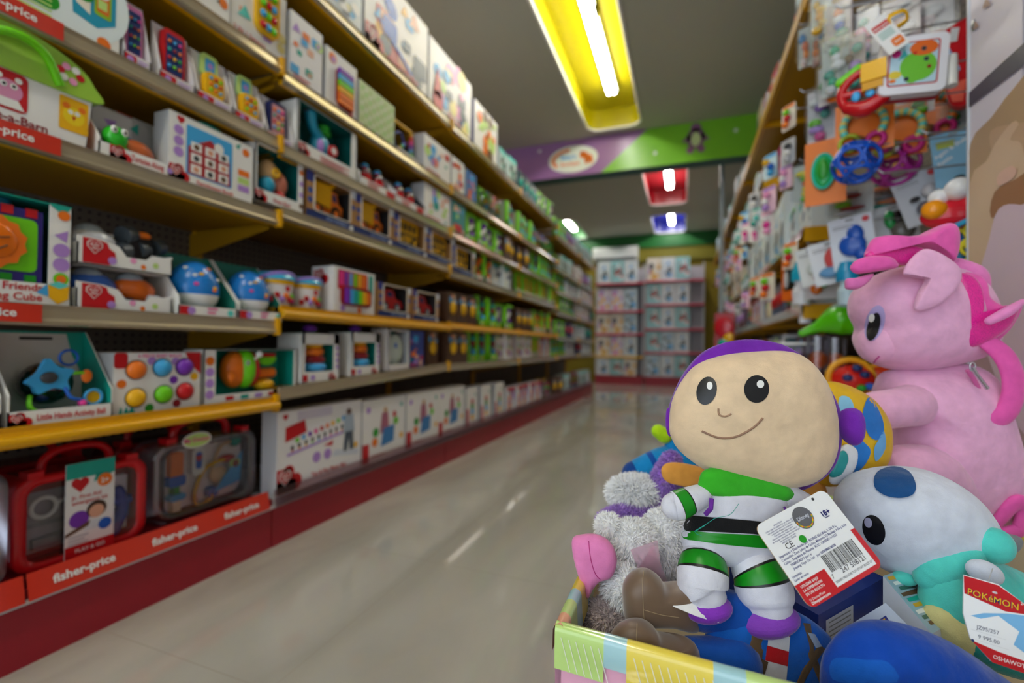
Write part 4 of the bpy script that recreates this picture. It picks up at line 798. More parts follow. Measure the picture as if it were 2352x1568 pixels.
for (x0, x1, L, h, b, sd, lb) in [(970, 1030, 5, .19, 'F0EEEE', 2, 'white calculator style toy box after the bell trays'), (1033, 1066, 5, .2, '2A8A8A', 3, 'teal edged picture box on the fifth shelf after the calculator box'),
    (655, 732, 6, .245, 'F2F0F4', 11, 'white box with letter shapes and a cut-out top, sixth shelf'), (968, 1030, 6, .2, 'F0EEEE', 12, 'white box with red top and blue figure on the sixth shelf'), (1033, 1062, 6, .2, 'F0F0F0', 13, 'narrow white and teal box beside the red topped box, sixth shelf'), (1065, 1090, 6, .19, '3A70B0', 14, 'narrow blue picture box on the sixth shelf'),
    (940, 975, 2, .19, '3A50A0', 15, 'narrow blue and white box right of the round dish box')]:
    w = W(x0, x1); r = multi(w, h, .08, b, sd, lb); putL(r, L, x0, x1, .02)
w = W(738, 812); h = .225
def fr(mb): mb.circ(-w*.3, h*.86, .02, 'orange', -.001); mb.circ(-w*.28, h*.84, .012, 'lilac', -.0014); mb.circ(w*.3, h*.1, .014, 'red', -.001)
def xyl(mb): mb.prism(rrect(-w*.2, .02, w*.38, h*.78, .03), -.006, 0, 'dred'); [mb.box(-w*.16, w*.3, -.016, -.006, .03+i*.024, .05+i*.024, ['orange', 'orange', 'yellow', 'lime', 'sky', 'purple'][i]) for i in range(6)]
r = p_carton(w, h, .07, 'F0EEEE', 'xylophone_box', 'white box with a rainbow xylophone window on the sixth shelf', 'boxed toy', fr, 'lgrey'); mb = MB(); xyl(mb); part(mb, 'xylophone', r); putL(r, 6, 738, 812, .02)
w = W(816, 900); h = .2
r = p_carton(w, h, .07, 'C4D8A0', 'marble_game_box', 'pale green patterned box with rows of round dots on the sixth shelf', 'boxed toy', lambda mb: [mb.circ(-w*.42+(i % 9)*w*.105, h*.1+(i//9)*h*.11, .006, ['white', 'lime', 'E8F0D8', '9AC040'][(i*7) % 4], -.001) for i in range(72)] and None, 'lgrey', 'teal'); putL(r, 6, 816, 900, .02)
w = W(906, 963)
def frame_toy(mb):
    for a, b in (((-w*.4, .05, .02), (-w*.4, .05, .18)), ((-w*.4, .05, .18), (w*.4, .05, .18)), ((w*.4, .05, .18), (w*.4, .05, .02))): mb.tube([a, b], .009, 'gold', 8)
    mb.tube(catmull([(-w*.2, .05, .03), (-w*.3, .05, .11), (0, .05, .14), (w*.1, .05, .06)], 5, False), .003, 'blue')
    for i in range(6): mb.ell((w*.1*(i-3)*.6, .05, .04+.012*i), .01, RB[i]); mb.tube([(w*.4, .05, .03+.022*i), (w*.4, .05, .045+.022*i)], .013, RB[(i+2) % 7], 10)
r = p_window(w, .03, .1, 'F0EEEE', 'F0EEEE', .03, 'bead_frame_toy', 'yellow framed bead toy standing on the sixth shelf', 'toy', 'bead_frame', frame_toy); putL(r, 6, 906, 963, .02)
# top shelf: big boxes
for (x0, x1, h, b, sd, lb, cc) in [(600, 728, .40, 'D8E4EE', 21, 'large pale blue picture box on the top shelf cut by the top edge', ['sky', 'yellow', 'white']), (734, 826, .40, 'D4DEE4', 22, 'large box with blue and yellow print on the top shelf, shiny film edge', ['steel', 'C8C080', 'sky', 'white']),
    (830, 978, .40, 'EDEAE6', 23, 'largest white box with red logo corners on the top shelf', ['sky', 'E8B090', 'steel', 'C03A40', 'blue', 'yellow']), (981, 1080, .385, 'ECEAEA', 24, 'large white box with a red guitar shape on the top shelf', ['pink', 'F0E090', 'sky', 'steel', 'plime']),
    (1086, 1140, .33, 'F0EEEE', 25, 'white faced box with a navy side on the top shelf', ['brown', 'plime', 'orange'])]:
    w = W(x0, x1)
    def fr(mb, w=w, h=h, sd=sd, cc=cc):
        rn = random.Random(sd); artwork(mb, -w/2, 0, w/2, h, rn, cc, n=22)
        if sd == 23: playgo(mb, -w/2+.002, .005, .1, -.006); mb.text('Activity Walker', -w*.18, .03, .03, 'red', -.006, bold=.02); mb.poly([(-w*.3, h*.4), (w*.2, h*.12), (w*.2, h*.17), (-w*.3, h*.46)], 'blue', -.0055)
        if sd == 24: mb.circ(-w*.32, .07, .055, 'red', -.006); mb.poly([(-w*.42, .09), (-w*.24, .09), (-w*.34, .26)], 'red', -.006); mb.text('Music Stand', -w*.1, .04, .025, 'red', -.006, bold=.02)
    r = p_carton(w, h, .14 if sd < 25 else .2, b, 'large_toy_box', lb, 'boxed toy', fr, '1A2A90' if sd == 25 else 'lgrey'); putL(r, 7, x0, x1, .03)
# back panels of goods behind, base bay items
# -------------------------------------------------- distant runs, by kind
def far_green(seed):
    rn = random.Random(seed); w, h, d = .15, .19+.02*rn.random(), .1; mb = MB(); g = '7EDB14'
    mb.box(-w/2, w/2, .02, d, 0, h, 'B8B4AC', {2: '2A3434'}); mb.box(-w/2, -w/2+.035, 0, .03, 0, h, g); mb.box(-w/2, w/2, 0, .03, 0, .05, g if seed % 3 else 'C8CCC0')
    if seed % 2: mb.box(-w/2, w/2, 0, .03, h-.02, h, g)
    if seed % 3 == 1: mb.rect(-w/2+.004, .0, -w/2+.032, .045, 'white', -.001)
    for i in range(4): mb.ell((rn.uniform(-.02, .055), .02, .065+.03*i), (.024, .02, .02), rn.choice([['red', 'orange', 'yellow'], ['purple', 'white', 'navy'], ['sky', 'teal', 'dred'], ['gold', 'gold', 'orange']][seed % 4]))
    for i in range(3): mb.ell((-.03+.03*i, 0, .025), (.01, .004, .008), ['black', 'white', 'orange'][i])
    return mb, w, h
def far_white(seed):
    rn = random.Random(seed+50); w, h, d = .16, .18+.03*rn.random(), .1; mb = MB(); mb.box(-w/2, w/2, 0, d, 0, h, ['E4E4E8', 'D8E2E6', 'F0ECEC', 'CFE0E0'][seed % 4])
    artwork(mb, -w/2, 0, w/2, h, rn, [['lilac', 'orange', 'steel', 'E8B090'], ['sky', 'teal', 'white', 'navy'], ['red', 'plime', 'sky', 'lilac'], ['steel', 'brown', 'teal']][seed % 4], n=12); mb.rect(-w/2, h*.85, w/2, h, ['red', '6FD20A', 'steel', 'aqua'][seed % 4], -.001); return mb, w, h
def far_dark(seed):
    rn = random.Random(seed+90); w, h, d = .13, .19, .08; mb = MB(); mb.box(-w/2, w/2, 0, d, 0, h, ['2A3A6A', '5A4030', '30505A', '502038'][seed % 4]); artwork(mb, -w/2, 0, w/2, h, rn, ['D8C0A0', 'sky', 'orange', 'lgrey', 'dred'], n=11)
    mb.ell((0, 0, h*.5), (.03, .02, .04), ['red', 'gold', 'teal', 'lilac'][seed % 4]); return mb, w, h
def far_clear(seed):
    rn = random.Random(seed+130); w, h, d = .12, .2, .07; mb = MB(); mb.box(-w/2, w/2, d-.004, d, 0, h, ['7EDB14', 'white', 'magenta', 'gold'][seed % 4]); mb.prism(rrect(-w*.4, .01, w*.4, h*.86, .02), .01, d-.006, CLEAR)
    for i in range(4): mb.ell((rn.uniform(-.025, .025), d-.035, .03+.036*i), (.024, .016, .02), rn.choice(['purple', 'white', 'lime', 'pink', 'red'] if seed % 2 else ['gold', 'orange', 'lime', 'sky']))
    return mb, w, h
def far_bottle(seed):
    mb = MB(); c = ['D8E8F0', 'pink', 'aqua', 'cream'][seed % 4]
    for x in (-.03, .03): mb.lathe([(.026, 0), (.027, .08), (.02, .1), (.02, .12), (.014, .15), (0, .155)], c, 12, (x, .04, 0), lambda i: mat(['teal', 'orange', 'hot', 'sky'][seed % 4], 'g') if i > 2 else mat(c, 'g'))
    return mb, .125, .155
def far_pastel(seed):
    rn = random.Random(seed+170); w, h, d = .24, .3, .16; mb = MB(); mb.box(-w/2, w/2, 0, d, 0, h, ['E6DCE8', '9AD2D6', 'F0D4E2', 'DDE6EA', 'EDE6D8', 'C8DCE6'][seed % 6])
    artwork(mb, -w/2, 0, w/2, h, rn, [['hot', 'lilac', 'yellow'], ['brown', 'white', 'red'], ['orange', 'lime', 'lilac'], ['steel', 'sky', 'white'], ['dgrey', 'lilac', 'gold'], ['white', 'steel', 'sky']][seed % 6], n=11); return mb, w, h
FK = {'green': (far_green, 'green_window_box', 'lime green window box', ['with orange toys', 'with purple toys', 'with teal toys', 'with golden toys']),
 'white': (far_white, 'picture_toy_box', 'pale picture box', ['with red band', 'with lime band', 'with slate band', 'with aqua band']),
 'dark': (far_dark, 'dark_toy_box', 'dark printed box', ['in navy with a red spot', 'in brown with a gold spot', 'in petrol blue', 'in plum']),
 'clear': (far_clear, 'blister_pack', 'clear blister pack', ['on a lime card', 'on a white card', 'on a magenta card', 'on a gold card']),
 'bottle': (far_bottle, 'bottle_pair', 'pair of baby bottles', ['with teal tops', 'with orange tops', 'with pink tops', 'with blue tops']),
 'pastel': (far_pastel, 'pastel_gift_box', 'large pastel gift box', ['in lilac', 'in turquoise', 'in light pink', 'in pale grey', 'in cream', 'in light blue'])}
FP = {}
def far(kind, seed, loc, rz, where, grp=None, sc=1):
    fn, nm_, base, var = FK[kind]; k = (kind, seed)
    if k not in FP:
        mb, w, h = fn(seed); o = mb.build(nm_); FP[k] = (o, w, h, True)
    o, w, h, first = FP[k]
    if first: FP[k] = (o, w, h, False); c = o
    else: c = o.copy(); COL.objects.link(c)
    c.location = loc; c.rotation_euler = (0, 0, rz); c['category'] = {'bottle': 'bottles', 'clear': 'blister pack'}.get(kind, 'boxed toy')
    c['label'] = '%s %s, %s' % (base, var[seed % len(var)], where); c['group'] = c['label']; return c
def farw(kind, seed):
    if (kind, seed) not in FP: mb, w, h = FK[kind][0](seed); FP[(kind, seed)] = (mb.build(FK[kind][1]), w, h, True)
    return FP[(kind, seed)][1]
START = {1: 1168, 2: 985, 3: 1012, 4: 1090, 5: 1070, 6: 1094, 7: 1144}
rn = random.Random(42)
for L in range(1, 8):
    y = pxY(START[L])+.02
    while y < 6.88:
        b = bay(y+.05)
        near = ['green']*6+['clear', 'dark', 'white', 'dark'] if b < 4 else ['white']*5+['dark']*3+['green']
        if L in (1,): near = ['white', 'dark', 'dark', 'green', 'clear']
        kind = rn.choice(near); sd = rn.randrange(4); n = rn.choice([2, 3, 3, 4])
        if L in (2, 3) and y < 2.4: kind, sd = 'dark', 1
        for k in range(n):
            w = farw(kind, sd)
            if y+w > BY[bay(y)+1]-.01: y = BY[bay(y)+1]+.02
            if y > 6.8: break
            bb = bay(y+w/2); yc = y+w/2+.004
            far(kind, sd, (XF-.02-rn.uniform(0, .03), yc, shz(L, yc)+.001), PI/2+rn.uniform(-.05, .05), '%s left bay, %s shelf up' % (ordn[bb], ordn[L-1])); y += w+.008
        y += .01
# ------------------------------------------------------------ back wall unit
BW = 8.9
for (x0, x1, zs, lb) in [(-1.62, -.72, [.53, .96, 1.39, 1.92], 'left shelving unit with red shelf rails against the back wall'), (-.70, .32, [.62, 1.05, 1.5, 1.94], 'right shelving unit with red shelf rails against the back wall')]:
    root = thing('wall_shelf_unit', lb, 'shelving', ((x0+x1)/2, BW+.25, 0)); off = root.location.copy()
    mb = MB(); mb.box(x0, x1, BW+.44, BW+.46, .1, 2.25, 'B8B0B8'); part_ = mb.build('back_panel', root, off)
    mb = MB(); mb.box(x0, x1, BW-.02, BW, 0, .16, KICK); mb.box(x0, x1, BW, BW+.44, .13, .16, KICK); mb.build('base_deck', root, off)
    for z in zs:
        mb = MB(); mb.box(x0, x1, BW+.01, BW+.44, z-.03, z, 'lgrey'); s_ = mb.build('shelf', root, off)
        mb = MB(); mb.tube([(x0, BW, z-.02), (x1, BW, z-.02)], .022, mat('C84058' if z != zs[0] else ('gold' if x0 < -1 else 'C84058'), 'g'), 10); mb.build('price_strip', s_, off)
    for xx in (x0+.012, x1-.012): mb = MB(); mb.box(xx-.012, xx+.012, BW+.02, BW+.05, 0, 2.25, 'lgrey'); mb.build('upright', root, off)
    side = 'left' if x0 < -1 else 'right'
    for li, z in enumerate([.16]+zs):
        x = x0+.03; hmax = ((zs+[2.42])[li] if li < len(zs) else 2.42)-z-.05
        while x < x1-.15:
            sd = rn.randrange(6) if side == 'left' else rn.choice([3, 5, 1, 3, 4]); w = farw('pastel', sd)
            if x+w > x1: break
            o = far('pastel', sd, (x+w/2, BW+.04, z+.001), 0, 'level %s of the %s back unit' % (['one', 'two', 'three', 'four', 'five'][li], side)); x += w+.012
            o.scale = (1, 1, min(1.4, hmax/.3))
# -------------------------------------------------------------- right side
XR = .45; XRB = .80
root = thing('pegboard_unit', 'pegboard wall bay beside the poster where soft toys and teethers hang', 'shelving', (.82, 1.6, 0)); off = root.location.copy()
mb = MB(); mb.box(.80, .84, 1.0, 2.2, 0, 2.6, PEG); mb.build('back_panel', root, off)
mb = MB(); mb.box(.60, .80, 1.28, 2.18, .0, .16, KICK); mb.build('base_deck', root, off)
mb = MB(); mb.box(.60, .80, 1.28, 2.18, .56, .585, YELD); mb.build('shelf', root, off); PU, PO = root, off
RY = [2.21, 3.3, 4.4, 5.5, 6.6, 7.7, 8.7]
RZ = {1: .165, 2: .56, 3: .88, 4: 1.2, 5: 1.78, 6: 2.16}
for i in range(6):
    y0, y1 = RY[i], RY[i+1]
    root = thing('shelving_unit', '%s bay from the camera of the right yellow shelving' % ordn[i], 'shelving', ((XR+XRB)/2, (y0+y1)/2, 0)); off = root.location.copy()
    mb = MB(); mb.box(XRB, XRB+.03, y0, y1, .1, 2.3, PEG); mb.build('back_panel', root, off)
    mb = MB(); mb.box(XR+.01, XRB, y0, y1, 0, .165, KICK); mb.build('base_deck', root, off)
    mb = MB(); mb.box(XRB-.03, XRB, y0+.001, y0+.03, 0, 2.35, YEL); mb.build('upright', root, off)
    for L in range(2, 7):
        if L == 5 and i == 0: continue
        z = RZ[L]; a = y0+.004; b = y1-.004
        mb = MB(); mb.box(XR+.01, XRB, a, b, z-.03, z-.004, YELD); mb.box(XR+.01, XRB, a-.002, a, z-.06, z, YEL); mb.box(XR+.01, XR+.02, a, b, z-.05, z-.004, YEL)
        s_ = mb.build('shelf', root, off)
        mb = MB()
        if L == 6: mb.box(XR-.002, XR+.008, a, b, z-.055, z, YELD)
        else: mb.add([(XR+.009, a, z), (XR+.009, b, z), (XR-.004, b, z-.045), (XR-.004, a, z-.045)], [(0, 1, 2, 3)], STRIP)
        mb.build('price_strip', s_, off)
# nearer top shelf over the pegboard
mb = MB(); mb.box(XR, XRB-.001, 1.3, 2.2, 2.13, 2.156, YELD); mb.box(XR, XR+.01, 1.3, 2.2, 2.1, 2.16, YEL); mb.build('overhead_shelf', PU, PO)
for yy in (1.32, 2.18): mb = MB(); mb.box(XR+.05, XRB, yy-.01, yy, 2.05, 2.13, YELD); mb.build('bracket', PU, PO)
rn = random.Random(77)
for L in range(1, 7):
    y = 2.24
    while y < 8.6:
        if L == 5 and y < 3.32: y = 3.34
        kind = rn.choice({6: ['white', 'white', 'pastel', 'clear'], 5: ['white', 'clear', 'bottle'], 4: ['white', 'bottle', 'clear', 'pastel'], 3: ['bottle', 'white', 'clear', 'dark'], 2: ['white', 'bottle', 'dark'], 1: ['white', 'dark']}[L]); sd = rn.randrange(4) if kind != 'pastel' else rn.choice([3, 4, 5]); n = rn.choice([1, 2, 3])
        if L in (3, 4) and y < 2.6: kind = 'white'; sd = 1
        for k in range(n):
            w = farw(kind, sd)
            if y+w > 8.65: y = 9; break
            far(kind, sd, (XR+.03+rn.uniform(0, .04), y+w/2, RZ[L]+.001 if L > 1 else .167), -PI/2+rn.uniform(-.08, .08), '%s right bay, %s shelf up' % (ordn[min(5, int((y-2.2)/1.1))], ordn[L-1])); y += w+.012
for k, (y, sd) in enumerate(((1.45, 3), (1.75, 5), (2.02, 2))): far('pastel', sd, (XR+.06, y, 2.158), -PI/2, 'on the overhead shelf above the pegboard')
mb = MB(); mb.tube([(.36, 5.4, 0), (.36, 5.4, 2.92)], .022, mat('9AA6AC', 'g'), 12); o = mb.build('metal_pole', off=(.36, 5.4, 0)); o.location = (.36, 5.4, 0); tag(o, 'thin grey metal pole rising along the right shelves to the ceiling', 'pole')

# poster panel
def poster():
    X = .55; y1 = 1.22; root = thing('poster_panel', 'large poster panel of a hand resting on a baby, at the right edge', 'poster', (X, .8, .1)); off = root.location.copy()
    mb = MB(); mb.box(X, X+.02, .2, y1, .05, 2.4, 'E4DEE6'); mb.build('panel_board', root, off)
    lx = X-.0015
    def pg(pts, m, k=0): mb.add([(lx-.0004*k,)+tuple(onX(px, py, X)[1:]) for px, py in pts], [tuple(range(len(pts)))], m)
    mb = MB()
    pg([(2233, 0), (2352, -60), (2352, 240), (2330, 210), (2232, 330)], 'DAD4E4', 1)
    pg(catmull2([(2232, 330), (2280, 270), (2330, 205), (2400, 150), (2400, 400), (2352, 470), (2300, 480), (2232, 470)], 3), 'B49676', 2)
    pg(catmull2([(2280, 300), (2330, 285), (2380, 290), (2400, 400), (2330, 400), (2285, 350)], 3), 'C4A284', 3)
    pg(catmull2([(2232, 420), (2270, 370), (2290, 330), (2330, 280), (2345, 285), (2325, 320), (2352, 330), (2360, 400), (2320, 420), (2290, 450), (2285, 560), (2270, 640), (2232, 640)], 3), 'D6B89C', 4)
    pg(catmull2([(2290, 440), (2340, 410), (2400, 380), (2400, 500), (2330, 480), (2282, 500)], 3), 'A06C48', 5)
    pg(catmull2([(2300, 400), (2330, 380), (2342, 392), (2330, 412), (2300, 425)], 3), 'E2B8A8', 7.5)
    pg(catmull2([(2275, 560), (2300, 480), (2352, 470), (2420, 500), (2420, 1000), (2330, 960), (2290, 860), (2260, 760), (2255, 640)], 4), 'DCC4D6', 6.5)
    pg([(2232, 640), (2268, 620), (2290, 860), (2335, 960), (2420, 1000), (2420, 1640), (2232, 1640)], 'B898A4', 1)
    pg(catmull2([(2300, 860), (2352, 850), (2420, 900), (2420, 1060), (2352, 1050), (2310, 1000)], 3), 'C0A0A8', 2)
    pg([(2232, 212), (2362, 95), (2362, 145), (2232, 245)], '4A4A5A', 7); pg([(2220, 1022), (2372, 1080), (2372, 1118), (2220, 1060)], '5A4A66', 7)
    for a, b in ((2245, 55), (2272, 5)): pg(catmull2([(a-8, b+12), (a, b-8), (a+10, b+4), (a, b+10)], 3), 'A88878', 8)
    mb.build('printed_picture', root, off)
    mb = MB(); c = onX(2241, 57, X); mb.ell((X-.003, c.y, c.z), (.004, .007, .012), mat('lgrey', 'm')); mb.build('screw_cap', root, off)
    mb = MB(); mb.box(X-.004, X+.024, y1, y1+.006, .05, 2.4, 'D0D4DE'); mb.build('edge_trim', root, off)
poster()
# helpers for hanging goods: frame at pixel, depth, turned by angle
def fr_at(x, y, dep, rz=0, tilt=0, roll_=0):
    return Matrix.Translation(P(x, y, dep)) @ Matrix.Rotation(rz, 4, 'Z') @ Matrix.Rotation(roll_, 4, 'Y') @ Matrix.Rotation(tilt, 4, 'X')
HOOKED = {'rattle_pouch': 62, 'teether_pack': 60, 'carded_toy': 58, 'grip_ball': 46, 'frog_teether': 72, 'cloth_bus': 96, 'steering_rattle': 46, 'bath_rattle': 60, 'hanging_pack': 38, 'baby_bottle': 40}
def hang(name, label, cat, x, y, dep, rz, parts, roll_=0, tilt=0, group=None):
    """parts: list of (part name, fn(mb, s)); s = metres per photo pixel at that depth"""
    rz = -rz-.05 if rz > 0 else rz
    X = fr_at(x, y, dep, rz, tilt, roll_); s = dep/F; base = X.translation
    if name in HOOKED and y < 700 and base.z > 1.0:
        q = base+V((.012, .012, (HOOKED[name]-8)*s)); e = V((.80, q.y, q.z)); hk = thing('peg_hook', 'wire hook of the '+' '.join(label.split()[:12]), 'hook', e)
        mh = MB(); mh.tube([q+V((-.03, 0, .008)), q+V((-.02, 0, 0)), e], .002, mat('lgrey', 'm'), 6); mh.build('wire', hk, e); mh = MB(); mh.box(.794, .80, e.y-.012, e.y+.012, e.z-.01, e.z+.01, mat('grey', 'm')); mh.build('back_plate', hk, e)
    if len(parts) == 1 and not parts[0][0]:
        mb = MB(); mb.X = X; parts[0][1](mb, s); o = mb.build(name, off=base); o.location = base; return tag(o, label, cat, group)
    root = thing(name, label, cat, base, group=group)
    for pn, fn in parts: mb = MB(); mb.X = X; fn(mb, s); mb.build(pn, root, base)
    return root
VW = yaw  # facing the camera roughly: local -y towards viewer
def rel(a): return a  # metres helper
# wire hooks
hooks = [(2130, 308, 2226, 303, 1.2, 'right below the crinkle book'), (2028, 398, 2150, 403, 1.3, 'below the magenta ball'), (1932, 20, 2225, 2, 1.25, 'across the top edge'), (1920, 18, 2010, 8, 1.5, 'at the top behind the yellow pouch'), (1846, 212, 1880, 205, 1.75, 'beside the tall blister pouches'), (1832, 250, 1880, 240, 1.85, 'below the tall blister pouches')]
for (a, b, c, d, dep, lb) in hooks:
    p0 = P(a, b, dep); p1 = V((.80, p0.y, p0.z+.004)); root = thing('peg_hook', 'chrome wire peg hook '+lb, 'hook', p1)
    mb = MB(); mb.tube([p0+V((-.012, 0, .012)), p0+V((0, 0, .001)), p0+V((.02, 0, 0)), p1], .0028, mat('lgrey', 'm'), 8); mb.build('wire', root, p1)
    mb = MB(); mb.box(p1.x-.006, p1.x, p1.y-.02, p1.y+.02, p1.z-.012, p1.z+.016, mat('grey', 'm')); mb.build('back_plate', root, p1)
# crinkle book
def cb(mb, s):
    mb.prism(rrect(-62*s, -66*s, 62*s, 66*s, 14*s), -.006, .022, 'F0EEF6', mat('F0EEF6', 'e'), True)
def cbp(mb, s):
    y = -.0068; mb.poly(rrect(-48*s, -48*s, 46*s, 52*s, 6*s), 'red', y); mb.poly(rrect(-45*s, -45*s, 43*s, 49*s, 5*s), 'BFE0F0', y-.0005); mb.circ(8*s, -6*s, 34*s, '74C838', y-.001); mb.circ(-2*s, -30*s, 14*s, '74C838', y-.0012)
    mb.circ(16*s, 34*s, 26*s, 'E86A20', y-.0015, rz=17*s); mb.poly([(-6*s, 24*s), (4*s, 28*s), (2*s, 18*s)], 'red', y-.0016)
    for a, b in ((22, 8), (-12, -34), (16, 32)): mb.circ(a*s, b*s, 5*s, 'steel', y-.002); mb.circ(a*s, b*s, 3*s, 'black', y-.0022)
    mb.circ(28*s, -10*s, 4*s, 'dred', y-.002); mb.circ(-34*s, -22*s, 12*s, 'E8D040', y-.0012, rz=9*s); mb.circ(-38*s, -36*s, 7*s, 'orange', y-.0013, rz=4*s); mb.circ(-34*s, 26*s, 9*s, 'magenta', y-.0012); mb.poly([(-20*s, 36*s), (-30*s, 10*s), (-12*s, 20*s)], '3AB0B0', y-.0011)
def cbt(mb, s):
    mb.X = mb.X @ Matrix.Translation((-62*s, -.03, 64*s)) @ Matrix.Rotation(-.62, 4, 'Y')
    mb.box(-22*s, 22*s, -.0012, 0, -46*s, 46*s, 'F4F2F0'); y = -.0018; mb.rect(-17*s, 16*s, 17*s, 30*s, 'red', y); mb.text('fisher-price', 0, 20*s, 5.5*s, 'white', y-.0004, 'c', bold=.03, maxw=30*s)
    for i in range(5): mb.rect(-15*s, (8-i*4)*s, 14*s, (9.3-i*4)*s, 'teal', y)
    mb.poly(rrect(-4*s, -38*s, 18*s, -17*s, 5*s), 'orange', y); mb.text('3m+', 7*s, -30*s, 6*s, 'white', y-.0004, 'c', bold=.03)
hang('crinkle_book', 'white padded cloth book with a round green frog face hanging from a peg', 'cloth book', 2096, 150, 1.14, -.02, [('padded_cover', cb), ('printed_page', cbp), ('hang_tag', cbt),
 ('yellow_loop', lambda mb, s: mb.tube(catmull([(-50*s, -.02, 74*s), (-62*s, -.03, 100*s), (-34*s, -.03, 112*s), (-24*s, -.02, 96*s), (-46*s, -.02, 78*s)], 5), 7*s, 'yellow', 8, True, flat=.4)),
 ('back_cover', lambda mb, s: mb.prism(rrect(-60*s, -72*s, 62*s, 56*s, 14*s), .024, .03, 'dred')), ('side_wheel', lambda mb, s: mb.tube([(78*s, .01, -52*s), (76*s, .02, 20*s)], 11*s, 'F0EEEA', 14))], roll_=.07)
def bus(mb, s):
    mb.prism(catmull2([(-36*s, 70*s), (-10*s, 96*s), (40*s, 110*s), (70*s, 90*s), (60*s, -60*s), (20*s, -92*s), (-10*s, -84*s), (-20*s, -20*s)], 4), 0, .03, mat('red', 'e'), smooth=True)
def busp(mb, s):
    mb.poly([(-14*s, 60*s), (0, 58*s), (4*s, 88*s), (-10*s, 92*s)], 'lgrey', -.001); mb.poly([(-30*s, 40*s), (-12*s, 46*s), (6*s, -8*s), (-4*s, -26*s), (-26*s, 0)], '7A9AC8', -.001); mb.poly([(30*s, -30*s), (44*s, -26*s), (44*s, 30*s), (24*s, 6*s)], 'yellow', -.001); mb.poly([(-16*s, -40*s), (16*s, -34*s), (10*s, -84*s), (-8*s, -80*s)], 'E84828', -.0008)
hang('cloth_bus', 'red padded cloth bus hanging beside the poster edge', 'cloth toy', 2198, 152, 1.26, .3, [('padded_body', bus), ('printed_windows', busp)])
def steer(mb, s):
    mb.torus((0, 0, 0), 44*s, 10*s, mat('red', 'g'), 'y', 24, 10); mb.tube([(-40*s, 0, 0), (40*s, 0, -4*s)], 9*s, mat('red', 'g'))
    mb.limb([(-30*s, .0, -30*s), (0, 0, -42*s), (36*s, 0, -26*s)], [14*s, 18*s, 14*s], mat('red', 'g'))
def steer2(mb, s): mb.box(-4*s, 42*s, -.03, .01, 8*s, 50*s, mat('yellow', 'g')); mb.box(-2*s, 36*s, -.026, .01, -10*s, 8*s, mat('D89A00', 'g'))
hang('steering_rattle', 'red steering rattle with a yellow block, hanging left of the cloth book', 'rattle', 1985, 208, 1.2, .35, [('red_ring', steer), ('yellow_block', steer2), ('blue_eyes', lambda mb, s: (mb.ell((-14*s, -.014, -14*s), (9*s, .006, 12*s), 'sky'), mb.ell((12*s, -.016, -16*s), (9*s, .006, 9*s), 'sky'))), ('green_leaf', lambda mb, s: mb.limb([(-46*s, 0, 34*s), (-10*s, 0, 56*s)], [10*s, 9*s], 'lime'))])
def card(mb, s, w, h, m): mb.box(-w*s, w*s, 0, .002, -h*s, h*s, m)
def teether(lb, x, y, dep, rz, cw=54, ch=60, ring=['aqua', 'D8D070']):
    def tr(mb, s):
        N = 20
        for i in range(N):
            a0, a1 = PI*1.15-PI*1.4*i/N, PI*1.15-PI*1.4*(i+1)/N; mb.tube([(38*s*math.cos(a0), -.012, 38*s*math.sin(a0)), (38*s*math.cos(a1), -.012, 38*s*math.sin(a1))], 8*s, ring[i % 2], 8)
        mb.torus((-26*s, -.012, -36*s), 18*s, 5*s, 'A8B818', 'y', 16); mb.torus((22*s, -.014, -40*s), 15*s, 6*s, 'magenta', 'y', 16); mb.ell((-8*s, -.014, -40*s), (15*s, .01, 16*s), FROST)
    return hang('teether_pack', lb, 'teether', x, y, dep, rz, [('orange_card', lambda mb, s: card(mb, s, cw, ch, 'E8780E')), ('teether_ring', tr), ('card_print', lambda mb, s: [mb.rect(-cw*.8*s, (ch*.8-6*i)*s, -cw*.1*s, (ch*.8-6*i-2.5)*s, 'F8C898', -.001) for i in range(5)])])
teether('orange carded ring teether with aqua striped arch, nearest of the row', 1984, 290, 1.3, .3); teether('orange carded ring teether right of the nearest one', 2068, 300, 1.36, .3, 46); teether('orange carded ring teether tucked near the poster edge', 2140, 262, 1.42, .3, 40, 50, ['orange', 'teal'])
def oball(c):
    def f(mb, s):
        t = (1+5**.5)/2
        for v in [(0, a, b*t) for a in (-1, 1) for b in (-1, 1)]+[(a, b*t, 0) for a in (-1, 1) for b in (-1, 1)]+[(b*t, 0, a) for a in (-1, 1) for b in (-1, 1)]:
            d = V(v).normalized(); R = 47*s; q = d.to_track_quat('Z', 'Y').to_matrix(); cc = d*R*.85
            mb.tube([cc+q @ V((R*.49*math.cos(k*PI/6), R*.49*math.sin(k*PI/6), 0)) for k in range(12)], 4.4*s, mat(c, 'g'), 6, True)
    return f
for (c, x, y, dep, lb, cn) in (('1456C8', 1966, 373, 1.28, 'royal blue open-holed grip ball hanging under the teethers', 'blue'), ('B02A98', 2054, 378, 1.4, 'magenta open-holed grip ball right of the blue one', 'm')): hang('grip_ball', lb, 'ball', x, y, dep, 0, [('', oball(c))])
hang('frog_teether', 'green oval frog teether on an orange card left of the blue ball', 'teether', 1895, 395, 1.45, .35, [('orange_card', lambda mb, s: card(mb, s, 40, 74, 'E8780E')), ('oval_toy', lambda mb, s: (mb.ell((-2*s, -.012, 0), (19*s, .012, 36*s), mat('22B060', 'g')), mb.ell((-2*s, -.02, 2*s), (12*s, .008, 24*s), 'green'))), ('aqua_rim', lambda mb, s: mb.tube([(p[0]*s, -.012, p[1]*s) for p in circ(-2, 0, 21, 39, 20)], 3.5*s, '18C0A8', 8, True))])
